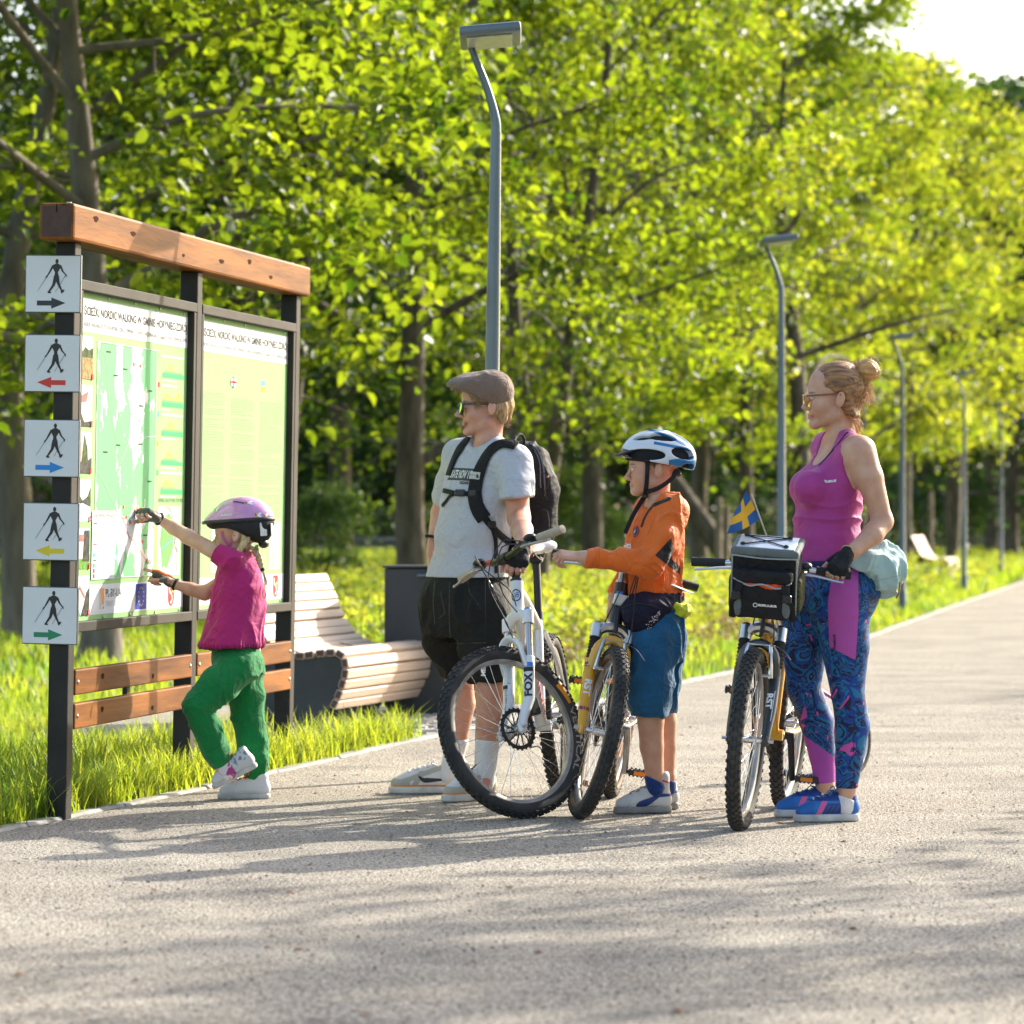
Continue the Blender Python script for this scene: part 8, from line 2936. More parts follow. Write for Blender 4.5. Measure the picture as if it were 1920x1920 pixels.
	MB().tube(catmull([c(962, 833, 15.22), c(966, 820, 15.25), c(975, 814, 15.28), c(982, 822, 15.30), c(981, 840, 15.32)], 14) - base, 0.0065, 8, flat=(1, 1.3)).obj("haul_loop", bm, bp)
	MB().tube(catmull([c(1016, 885, 15.18), c(1024, 890, 15.16), c(1029, 900, 15.16), c(1027, 912, 15.17), c(1021, 922, 15.18), c(1026, 935, 15.18)], 16) - base, 0.0022, 5).obj("bungee", black_rb, bp)
	MB().tube(catmull([c(1018, 955, 15.20), c(1026, 960, 15.18), c(1029, 985, 15.18), c(1025, 1015, 15.2), c(1015, 1025, 15.22)], 16) - base, 0.003, 5).obj("compression_cord", black_rb, bp)
	MB().ball(c(1027, 894, 15.16) - base, 0.006, 8, 6).obj("cord_lock", mat("cord_lock_red", (0.3, 0.05, 0.05), 0.5), bp)
	org = fabric("pack_orange", (0.80, 0.14, 0.02), 0.7)
	S = Sdf()
	S.chain([c(1004, 1022, 15.30), c(996, 1042, 15.26)], [0.020, 0.010], 0.01)
	skin_obj("orange_trim", solid(S, 0.005), org, bp, None, base)
	# straps over the shoulder and chest
	s1 = surf_strip("shoulder_strap", bv, [(968, 838), (950, 833), (930, 838), (914, 855), (902, 880), (894, 905), (891, 930), (897, 955), (908, 973)], 0.062, 0.012, bm, bp, base, lift=0.002)
	surf_strip("lower_strap", bv, [(908, 970), (920, 985), (934, 1000), (948, 1012), (958, 1018)], 0.028, 0.005, bm, bp, base, lift=0.002)
	surf_strip("strap_tail", bv, [(922, 988), (928, 1010), (929, 1040), (930, 1075)], 0.020, 0.004, bm, bp, base, lift=0.003)
	surf_strip("shoulder_strap", bv, [(880, 822), (868, 836), (856, 856), (848, 875), (842, 892)], 0.050, 0.010, bm, bp, base, lift=0.002)
	surf_strip("chest_strap", bv, [(833, 920), (845, 923), (860, 926), (878, 926), (896, 926)], 0.020, 0.005, bm, bp, base, lift=0.003)
	surf_strip("strap_end", bv, [(858, 925), (846, 930), (838, 940), (831, 948)], 0.016, 0.004, bm, bp, base, lift=0.004)
	for px, py, w_ in ((864, 925, 0.045), (888, 925, 0.035), (921, 983, 0.035)):
		p, n = on_surf(bv, px, py)
		if p is not None:
			Mx = np.array([unit(np.cross((0, 0, 1), n)), unit(np.cross(n, np.cross((0, 0, 1), n))), unit(n)]).T
			MB().box(p + n * 0.010 - base, (w_, 0.028, 0.012), Mx, 0.004).obj("buckle", black_pl, bp)
	bs1 = bvh_of(s1.data) if s1 else None
	p, n = on_surf(bv, 893, 893)
	if p is not None:
		n = unit(n + np.array([0, -0.5, 0]))
		xx = unit(np.cross((0, 0, 1), n))
		Mx = np.array([xx, np.cross(n, xx), n]).T
		Mx = Mx @ np.array(Matrix.Rotation(R_(-6), 3, 'Z'))
		lb = MB().box(p + n * 0.0165 - base, (0.046, 0.030, 0.003), Mx, 0.001).obj("strap_label", mat("label_pale", (0.52, 0.51, 0.44), 0.7), bp)
		v, fc = text_mesh("NORTH", 0.008, 'CENTER')
		MB().add(np.asarray(v) + np.array([-0.008, -0.002, 0]), fc, frame(Mx[:, 0], Mx[:, 1], Mx[:, 2], p + n * 0.0185 - base)).obj("label_text", ink_blk, lb, smooth=False)
		a = np.linspace(0, math.pi / 2, 8)
		v, fc = fill([[0.008, -0.009]] + [[0.008 + 0.012 * math.sin(x_), -0.009 + 0.016 * math.cos(x_)] for x_ in a])
		MB().add(v, fc, frame(Mx[:, 0], Mx[:, 1], Mx[:, 2], p + n * 0.0185 - base)).obj("label_mark", ink_blk, lb, smooth=False)
S_man, X_man = BIKE_S, BIKE_X
build_man()
# ------------------------------------------------------------ the boy with the yellow forked bike
def build_boy():
	Yc = 14.52
	u = unit(np.array([-0.95, -0.31, 0]))
	lf = np.array([0.31, -0.95, 0])
	Rb = np.array([u, lf, (0, 0, 1)]).T
	J = P
	base = np.array([(1225 - 960) * Yc / F_PX, Yc, 0.0])
	t = person("boy in an orange long sleeved jersey and blue shorts with a white and blue helmet", base)
	skin = skin_mat("skin_boy", (0.60, 0.345, 0.225), (0.52, 0.20, 0.16))
	B = Sdf()
	rows = [(948, 1212, 1268, 0.11), (975, 1196, 1272, 0.125), (1010, 1186, 1272, 0.122), (1050, 1184, 1270, 0.115), (1100, 1186, 1272, 0.118), (1150, 1186, 1278, 0.125), (1185, 1188, 1276, 0.12)]
	B.loft(rows_px(rows, Yc, u), u)
	sl_, sr = J(1262, 956, 14.42), J(1216, 952, 14.64)
	B.cap(sl_, sr, 0.042, 0.040, 0.04)
	nb = J(1234, 944, Yc)
	Mh = head(B, J(1227, 880, Yc), (-1.0, -0.06, -0.04), (0.02, 0, 1), 0.97, nb, 0.043, nose=0.55, jaw=0.9, child=1.0, lips=0.85)
	nh, fh = J(1228, 1180, 14.44), J(1232, 1180, 14.60)
	B.chain([nh, J(1222, 1260, 14.44), J(1219, 1310, 14.44), J(1220, 1352, 14.45), J(1222, 1400, 14.46), J(1228, 1455, 14.47), J(1231, 1474, 14.47)], [0.08, 0.068, 0.050, 0.051, 0.046, 0.035, 0.030], 0.04)
	B.chain([fh, J(1240, 1260, 14.62), J(1243, 1310, 14.62), J(1245, 1352, 14.62), J(1247, 1400, 14.63), J(1250, 1455, 14.63), J(1253, 1472, 14.63)], [0.08, 0.066, 0.049, 0.049, 0.044, 0.033, 0.029], 0.04)
	el, wr = J(1214, 1055, 14.30), J(1097, 1045, 14.24)
	B.chain([sl_, J(1245, 1005, 14.34), el], [0.043, 0.040, 0.034], 0.03)
	B.chain([el, J(1160, 1052, 14.27), wr], [0.034, 0.034, 0.023], 0.02)
	f = unit(np.array([-0.97, -0.10, 0.10]))
	wr2 = wr + f * 0.012
	fing, tax = hand(B, wr2, f, np.array([0.10, 0.45, -0.88]), True, [(34, 72, 45), (48, 70, 42), (60, 62, 38), (70, 54, 32)], (0.75, 0.35, 0.45, 20), 0.86)
	B.cap(wr, wr2, 0.024, 0.022, 0.015)
	er, wr_r = J(1196, 1050, 14.74), J(1150, 1120, 14.60)
	B.chain([sr, J(1206, 1005, 14.74), er, wr_r], [0.040, 0.038, 0.032, 0.022], 0.03)
	fr_, _ = hand(B, wr_r, np.array([-0.20, -0.15, -0.95]), np.array([0.95, -0.2, -0.2]), False, [(30, 45, 30)] * 4, (0.7, 0.4, 0.4, 18), 0.84)
	hb = (Mh[:3, 3] - np.array([0.13, 0.12, 0.14]), Mh[:3, 3] + np.array([0.13, 0.12, 0.16]), 0.0032)
	h1 = (*box_of(fing + [wr2], 0.025), 0.0028)
	h2 = (*box_of(fr_ + [wr_r], 0.022), 0.0032)
	VQ = solid(B, 0.006, [hb, h1, h2])
	skin_obj("body", VQ, skin, t, head_masks(VQ[0], Mh), base)

	# jersey
	org = fabric("jersey_orange", (0.76, 0.145, 0.012), 0.6, bump=0.12, bscale=520, var=0.06, layers=[("seam", (0.60, 0.10, 0.008)), ("black", (0.016, 0.015, 0.016))])
	S = Sdf()
	rr = [(948, 1206, 1271, 0.118), (975, 1190, 1277, 0.138), (1010, 1176, 1280, 0.136), (1050, 1168, 1279, 0.132), (1085, 1165, 1279, 0.135), (1118, 1166, 1283, 0.138)]
	S.loft(rows_px(rr, Yc, u), u)
	S.cap(sl_ + np.array([0, 0, 0.004]), sr + np.array([0, 0, 0.004]), 0.050, 0.046, 0.04)
	S.cap(J(1238, 944, Yc), sl_, 0.040, 0.048, 0.04)
	S.chain([sl_, J(1247, 1005, 14.34), el + np.array([0.004, 0, -0.006])], [0.056, 0.054, 0.049], 0.025)
	S.chain([el + np.array([0.004, 0, -0.006]), J(1160, 1052, 14.27), J(1112, 1046, 14.25), J(1101, 1045, 14.24)], [0.049, 0.043, 0.034, 0.033], 0.015)
	S.chain([sr, J(1206, 1005, 14.74), er, J(1158, 1105, 14.62)], [0.050, 0.048, 0.043, 0.034], 0.02)
	S.cut(J(1099, 1045, 14.24), f, 0.003)
	nck = J(1228, 938, 14.51) + u * 0.006
	S.ell(nck, (0.060, 0.055, 0.040), Rb, 0.005, 'sub')
	base_f = folds(12, 0.015, 71, (1.1, 1.1, 0.6), 0.35)
	def jd(V, N):
		d = base_f(V, N)
		# gathered creases inside the elbow
		q = np.exp(-((V - el) ** 2).sum(1) / 0.006)
		return d + q * 0.008 * (1 - np.abs(vnoise(np.c_[V[:, 0] * 26 + V[:, 2] * 30, V[:, 1] * 8, V[:, 2] * 20], 5))) ** 2 - q * 0.003
	tv = solid(S, 0.005, disp=jd, smooth=2)
	V = tv[0]
	sx = V[:, 0] / V[:, 1] * F_PX + 960
	sy = HOR - (V[:, 2] - CAMH) * F_PX / V[:, 1]
	near = V[:, 1] < Yc + 0.01
	def poly(pts):
		p = np.c_[sx, sy]
		q = np.array(pts, float)
		ins = np.zeros(len(p), bool)
		dd = np.full(len(p), 1e9)
		for i in range(len(q)):
			a, b = q[i], q[(i + 1) % len(q)]
			c = ((a[1] > p[:, 1]) != (b[1] > p[:, 1])) & (p[:, 0] < (b[0] - a[0]) * (p[:, 1] - a[1]) / (b[1] - a[1] + 1e-9) + a[0])
			ins ^= c
			tt = np.clip((p - a) @ (b - a) / ((b - a) @ (b - a) + 1e-9), 0, 1)
			dd = np.minimum(dd, np.linalg.norm(p - a - tt[:, None] * (b - a), axis=1))
		return np.where(ins, dd, -dd) * 0.002
	def line(pts, w_):
		dd = np.full(len(sx), 1e9)
		p = np.c_[sx, sy]
		for i in range(len(pts) - 1):
			a, b = np.array(pts[i], float), np.array(pts[i + 1], float)
			tt = np.clip((p - a) @ (b - a) / ((b - a) @ (b - a)), 0, 1)
			dd = np.minimum(dd, np.linalg.norm(p - a - tt[:, None] * (b - a), axis=1))
		return (w_ - dd) * 0.002
	bl = np.maximum.reduce([poly([(1259, 1008), (1262, 1028), (1260, 1048), (1276, 1064), (1275, 1078), (1262, 1068), (1228, 1041)]), line([(1203, 987), (1208, 972), (1216, 958), (1226, 947)], 2.2), line([(1226, 947), (1240, 941), (1255, 935)], 3.4)])
	bl = np.where(near, bl, -1)
	seam = np.maximum.reduce([line([(1256, 940), (1267, 960), (1264, 985), (1244, 1030), (1231, 1042)], 0.7), line([(1124, 1030), (1124, 1062)], 0.7), line([(1262, 1005), (1270, 985), (1268, 960)], 0.6)])
	top = skin_obj("jersey", tv, org, t, {"black": bl, "seam": np.where(near, seam, -1)}, base)
	bv = bvh_vq(*tv)
	a = np.arange(28) / 28 * 6.283
	nrm = unit(u * 0.75 + lf * 0.75)
	for sc_, m_, lf_ in ((0.0245, ink_red, 0.0012), (0.0215, ink_blk, 0.0020), (0.0175, mat("crest_pink", (0.55, 0.16, 0.20), 0.6), 0.0026), (0.0155, ink_blk, 0.0032)):
		v, fc = fill(np.c_[np.cos(a) * 0.85, np.sin(a)])
		surf_print("crest", bv, v, fc, 1190.5, 996, sc_, 0, m_, top, base, lift=lf_, nrm=nrm)
	v, fc = [], []
	for q in (-1, 1):
		w0, f0 = fill([[q * 0.55, 0.45], [q * 0.15, -0.35], [q * -0.3, -0.75], [q * -0.05, -0.3], [q * 0.35, 0.5]])
		fc += [[i + len(v) for i in x] for x in f0]
		v += w0.tolist()
	w0, f0 = fill(np.c_[0.24 * np.cos(a), 0.55 + 0.24 * np.sin(a)])
	fc += [[i + len(v) for i in x] for x in f0]
	v += w0.tolist()
	surf_print("crest_mark", bv, np.array(v), fc, 1190.5, 996, 0.0115, 0, ink_wht, top, base, lift=0.0038, nrm=nrm)
	v, fc = text_mesh("Capital", 0.036, 'RIGHT', 0.001)
	surf_print("jersey_text", bv, v * np.array([0.9, 1, 1]), fc, 1184, 1027, 1.0, 8, ink_wht, top, base, lift=0.0016, nrm=nrm)

	# shorts, waist pack, yellow shirt tail
	sh = fabric("shorts_blue", (0.012, 0.105, 0.225), 0.75, var=0.22, vscale=16, bump=0.25, bscale=380, layers=[("seam", (0.008, 0.06, 0.14))])
	S = Sdf()
	S.loft(rows_px([(1140, 1180, 1287, 0.14), (1175, 1176, 1286, 0.145), (1210, 1176, 1283, 0.14), (1235, 1180, 1277, 0.13)], Yc, u), u)
	S.chain([J(1226, 1200, 14.43), J(1219, 1270, 14.43), J(1216, 1345, 14.44)], [0.100, 0.092, 0.073], 0.04)
	S.chain([J(1238, 1200, 14.60), J(1236, 1270, 14.61), J(1233, 1338, 14.62)], [0.096, 0.085, 0.068], 0.04)
	S.cut(J(1218, 1343, 14.44), (0.03, 0, -1))
	tv2 = solid(S, 0.005, disp=folds(13, 0.015, 81, (1, 1, 0.5), 0.3), smooth=2)
	V = tv2[0]
	sx = V[:, 0] / V[:, 1] * F_PX + 960
	sy = HOR - (V[:, 2] - CAMH) * F_PX / V[:, 1]
	sm = np.maximum.reduce([line([(1180, 1338), (1216, 1340), (1252, 1334)], 0.7), line([(1262, 1160), (1256, 1200), (1244, 1260), (1237, 1335)], 0.6), line([(1200, 1212), (1230, 1216), (1262, 1208)], 0.6), line([(1240, 1165), (1244, 1190), (1262, 1200)], 0.6)])
	skin_obj("shorts", tv2, sh, t, {"seam": sm}, base)
	yl = fabric("shirt_lime", (0.62, 0.70, 0.03), 0.7)
	S = Sdf()
	S.ell(J(1266, 1138, 14.47), (0.055, 0.10, 0.022), Rb @ np.array(Matrix.Rotation(R_(-18), 3, 'Y')), 0.02)
	S.ell(J(1275, 1147, 14.43), (0.026, 0.06, 0.022), Rb, 0.02)
	skin_obj("shirt_tail", solid(S, 0.0045, disp=folds(26, 0.016, 91)), yl, t, None, base)
	bagt = thing("waist_pack", "navy waist pack with white speckles at the boy's waist", "bag", tuple(base))
	nv = fabric("pack_navy", (0.013, 0.013, 0.033), 0.75, bump=0.3)
	S = Sdf()
	S.ell(J(1204, 1152, 14.40), (0.085, 0.080, 0.078), Rb, 0.02)
	S.loft(rows_px([(1112, 1164, 1283, 0.142), (1128, 1164, 1284, 0.146), (1140, 1172, 1280, 0.145)], Yc, u), u)
	S.ell(J(1216, 1140, 14.40), (0.10, 0.07, 0.045), Rb, 0.03)
	S.ell(J(1275, 1150, 14.42), (0.05, 0.09, 0.036), Rb, 0.01, 'sub')
	tvp = solid(S, 0.0048, disp=folds(14, 0.008, 95), smooth=2)
	po = skin_obj("pack_body", tvp, nv, bagt, None, base)
	bp_ = bvh_vq(*tvp)
	r = np.random.default_rng(12)
	v, fc = [], []
	for i in range(44):
		s_ = r.random()
		cx, cy = 0.055 * s_ + r.normal() * 0.006, 0.075 * s_ + r.normal() * 0.009
		h = r.uniform(0.0012, 0.0030)
		for q in ([[-h, -h / 3], [h, -h / 3], [h, h / 3], [-h, h / 3]], [[-h / 3, -h], [h / 3, -h], [h / 3, h], [-h / 3, h]]):
			w0, f0 = fill(np.array(q) + np.array([cx, cy]))
			fc += [[k + len(v) for k in x] for x in f0]
			v += w0.tolist()
	surf_print("pack_print", bp_, np.array(v), fc, 1209, 1184, 1.0, 0, ink_wht, po, base, nrm=(0.1, -0.95, 0.0))
	surf_strip("zip", bp_, [(1168, 1140), (1190, 1133), (1215, 1134), (1240, 1142)], 0.006, 0.003, black_rb, po, base)

	# high top shoes and socks
	up_m = mat_masks("hightop_white", (0.60, 0.585, 0.54), [("pale", (0.50, 0.49, 0.45)), ("navy", (0.012, 0.035, 0.17)), ("red", (0.50, 0.03, 0.03)), ("line", (0.20, 0.19, 0.17))], rough=0.6, var=0.18, vscale=18, bump=0.12, bscale=200)
	so_m = mat_masks("hightop_sole", (0.56, 0.54, 0.48), [("toecap", (0.03, 0.03, 0.03))], rough=0.7, var=0.3, vscale=18)
	def stripe(LV, sh_):
		x, y, z = LV.T
		c = 0.040 + 0.050 * np.clip((0.17 - x) / 0.10, 0, 1) ** 1.6 * 0.9
		w_ = np.interp(x, [0.0, 0.05, 0.09, 0.14, 0.165, 0.185], [0.006, 0.008, 0.013, 0.020, 0.018, 0.0])
		nv_ = np.where((x < 0.185) & (z < 0.125), w_ - np.abs(z - c), -1)
		rd = np.where(x < 0.062, 0.0045 - np.abs(z - 0.135 + x * 0.35 * -1), -1)
		rd2 = np.where((x > 0.04) & (x < 0.068), 0.0045 - np.abs(z - 0.118), -1)
		ln_ = np.maximum.reduce([0.0012 - np.abs(x - 0.215 + (z - 0.04) * 0.3), np.where(x > 0.08, 0.0012 - np.abs(z - 0.075 + (x - 0.12) * 0.4), -1)])
		return {"navy": nv_, "red": np.maximum(rd, rd2), "line": ln_, "pale": z - 0.120}
	lc = fabric("lace_taupe", (0.30, 0.26, 0.225), 0.85)
	hx = np.array([P(1259, 0, 14.47)[0], 14.49, 0])
	shoe(t, base, hx, hx + np.array([-1, -0.22, 0]), 0.232, up_m, so_m, 1.0, 0.075, high=0.038, lace=lc, stripe=stripe, sole_h=0.028)
	hx = np.array([P(1273, 0, 14.64)[0], 14.67, 0])
	shoe(t, base, hx, hx + np.array([-1, -0.15, 0]), 0.232, up_m, so_m, 1.0, 0.075, high=0.038, lace=lc, stripe=stripe, sole_h=0.028)
	sk = fabric("sock_blue", (0.012, 0.04, 0.17), 0.85)
	for a_, b_ in ((J(1227, 1461, 14.46), J(1229, 1478, 14.46)), (J(1250, 1459, 14.62), J(1252, 1476, 14.63))):
		S = Sdf()
		S.cap(a_, b_, 0.0385, 0.034, 0.01)
		S.cut(a_ + np.array([0.01, 0, -0.004]), (0.45, 0, 1))
		skin_obj("sock", solid(S, 0.004), sk, t, None, base)

	# helmet
	x, y, z = (unit(Mh[:3, i]) for i in range(3))
	sc = np.linalg.norm(Mh[:3, 0])
	T = lambda *q: Mh[:3, :3] @ np.array(q) + Mh[:3, 3]
	Rm = np.array([x, y, z]).T
	hm = fabric("hair_boy", (0.16, 0.085, 0.04), 0.5, sheen=0)
	H = Sdf()
	H.ell(T(-0.006, 0, 0.045), np.array((0.100, 0.081, 0.085)) * sc, Rm, 0.02)
	H.cut(T(0, 0, 0.035), -z - x * 0.30, 0.005)
	skin_obj("hair", solid(H, 0.004), hair_mat("hair_dark_blond", (0.22, 0.125, 0.06), (0.10, 0.055, 0.026), (1, 1, 0.2)), t, None, base)
	r = np.random.default_rng(2)
	cs = []
	for i in range(60):
		q = r.uniform(-0.05, 0.05)
		cs.append(catmull([T(0.088 - abs(q) * 0.5, q, 0.062), T(0.098 - abs(q) * 0.6, q + r.normal() * 0.004, 0.045), T(0.096 - abs(q) * 0.62, q + r.normal() * 0.008, 0.030 + r.normal() * 0.006)], 5))
	for i in range(50):
		q = r.uniform(0.0, 1)
		cs.append(catmull([T(0.05 - 0.05 * q, 0.070 + 0.008 * q, 0.05), T(0.048 - 0.05 * q, 0.0765, 0.03), T(0.040 - 0.045 * q, 0.0775, 0.012 + r.normal() * 0.006)], 4))
	hair_strands("fringe", cs, 0.0011, hm, t, base)
	ht = thing("helmet", "white and blue bicycle helmet with black visor on the boy's head", "helmet", tuple(base))
	tilt = R_(-7)
	Rt = Rm @ np.array(Matrix.Rotation(tilt, 3, 'Y'))
	hc = J(1233, 856, Yc)
	U_ = lambda a_, b_, c_: hc + Rt @ np.array([a_, b_, c_])
	core = Sdf()
	core.ell(hc, (0.128, 0.090, 0.090), Rt, 0.01)
	core.cut(U_(0, 0, -0.030), -Rt[:, 2] - Rt[:, 0] * -0.05, 0.004)
	skin_obj("liner", solid(core, 0.0045), fabric("helmet_liner", (0.015, 0.015, 0.016), 0.8), ht, None, base)
	sh_ = Sdf()
	sh_.ell(hc, (0.145, 0.103, 0.105), Rt, 0.01)
	sh_.ell(U_(-0.085, 0, -0.012), (0.058, 0.074, 0.070), Rt, 0.03)
	sh_.ell(hc, (0.120, 0.083, 0.083), Rt, 0.004, 'sub')
	sh_.cut(U_(0, 0, -0.028), -Rt[:, 2] + Rt[:, 0] * 0.10, 0.005)
	def vent(a_, b_, r_, k=0.004):
		m_ = (np.array(a_) + np.array(b_)) / 2
		d = np.array(b_) - np.array(a_)
		L_ = np.linalg.norm(d) / 2
		X_ = unit(d)
		o = unit(m_ * np.array([1 / 0.145 ** 2, 1 / 0.103 ** 2, 1 / 0.105 ** 2]))
		Y_ = unit(np.cross(o, X_))
		Z_ = np.cross(X_, Y_)
		sh_.ell(U_(*m_), (L_ * 1.08, r_ * 1.3, 0.040), Rt @ np.array([X_, Y_, Z_]).T, k, 'sub')
	for q in (-1, 1):
		vent((0.115, q * 0.052, 0.000), (-0.015, q * 0.100, 0.004), 0.017)
		vent((0.100, q * 0.036, 0.055), (0.035, q * 0.066, 0.064), 0.010)
		vent((0.045, q * 0.060, 0.068), (-0.055, q * 0.066, 0.074), 0.016)
		vent((0.095, q * 0.014, 0.072), (-0.01, q * 0.020, 0.104), 0.012)
		vent((-0.045, q * 0.088, 0.022), (-0.130, q * 0.050, 0.010), 0.017)
		vent((-0.035, q * 0.022, 0.105), (-0.120, q * 0.024, 0.058), 0.014)
		vent((-0.085, q * 0.070, -0.030), (-0.140, q * 0.036, -0.032), 0.012)
	vs_ = solid(sh_, 0.0032)
	LV = (vs_[0] - hc) @ Rt
	blue = np.maximum.reduce([np.where(LV[:, 0] < -0.035, -(LV[:, 2] + 0.012 + 0.25 * (LV[:, 0] + 0.035)), -1), np.where(np.abs(np.abs(LV[:, 1]) - 0.055 - 0.05 * (0.09 - LV[:, 2])) < 0.3, 0.0065 - np.abs(LV[:, 2] - 0.088 - 0.35 * (LV[:, 0] - 0.0)) * (1 + 0 * LV[:, 0]), -1), np.where(LV[:, 0] < 0.03, 0.0060 - np.abs(LV[:, 2] - 0.047 - 0.10 * LV[:, 0]), -1)])
	blk_ = np.where(LV[:, 0] > 0.035, -(LV[:, 2] + 0.004 - 0.22 * (LV[:, 0] - 0.035)), -1)
	shm = mat_masks("helmet_shell", (0.66, 0.69, 0.72), [("blue", (0.012, 0.15, 0.34)), ("black", (0.015, 0.015, 0.017))], rough=0.22, var=0.04, coat=0.7)
	skin_obj("shell", vs_, shm, ht, {"blue": blue, "black": blk_}, base)
	vz = Sdf()
	vz.ell(U_(0.112, 0, 0.010), (0.062, 0.072, 0.010), Rt @ np.array(Matrix.Rotation(R_(22), 3, 'Y')), 0.01)
	skin_obj("visor", solid(vz, 0.0035), black_pl, ht, None, base)
	web = fabric("helmet_webbing", (0.018, 0.018, 0.02), 0.7)
	chin = T(0.050, 0.022, -0.098)
	for q in (-1, 1):
		MB().tube(catmull([T(0.034, q * 0.080, 0.045), T(0.036, q * 0.079, 0.0), T(0.040, q * 0.066, -0.055), T(0.045, q * 0.035, -0.098), T(0.048, 0, -0.106)], 18), 0.0085, 8, flat=(0.22, 1), up=y * q).obj("strap", web, ht)
		MB().tube(catmull([T(-0.090, q * 0.045, -0.004), T(-0.062, q * 0.062, -0.040), T(-0.010, q * 0.064, -0.074), T(0.040, q * 0.045, -0.090)], 18), 0.0085, 8, flat=(0.22, 1), up=y * q).obj("strap", web, ht)
	MB().box(T(0.046, 0.026, -0.106), (0.022, 0.03, 0.016), Rm, 0.004).obj("buckle", black_pl, ht)
	MB().tube(catmull([T(0.048, 0.02, -0.110), T(0.070, 0.034, -0.140), J(1186, 968, 14.44), J(1172, 1000, 14.42)], 16), np.linspace(0.010, 0.0085, 16), 8, flat=(0.25, 1), up=(0.3, -1, 0)).obj("loose_strap", web, ht)
	MB().ball(T(-0.092, 0, -0.022), (0.016, 0.030, 0.014), 12, 8, Rm).obj("fit_dial", black_pl, ht)
	for o in ht.children:
		if o.name.split('.')[0] in ("strap", "buckle", "loose_strap", "fit_dial"):
			for vtx in o.data.vertices:
				vtx.co = vtx.co - Vector(base)
build_boy()

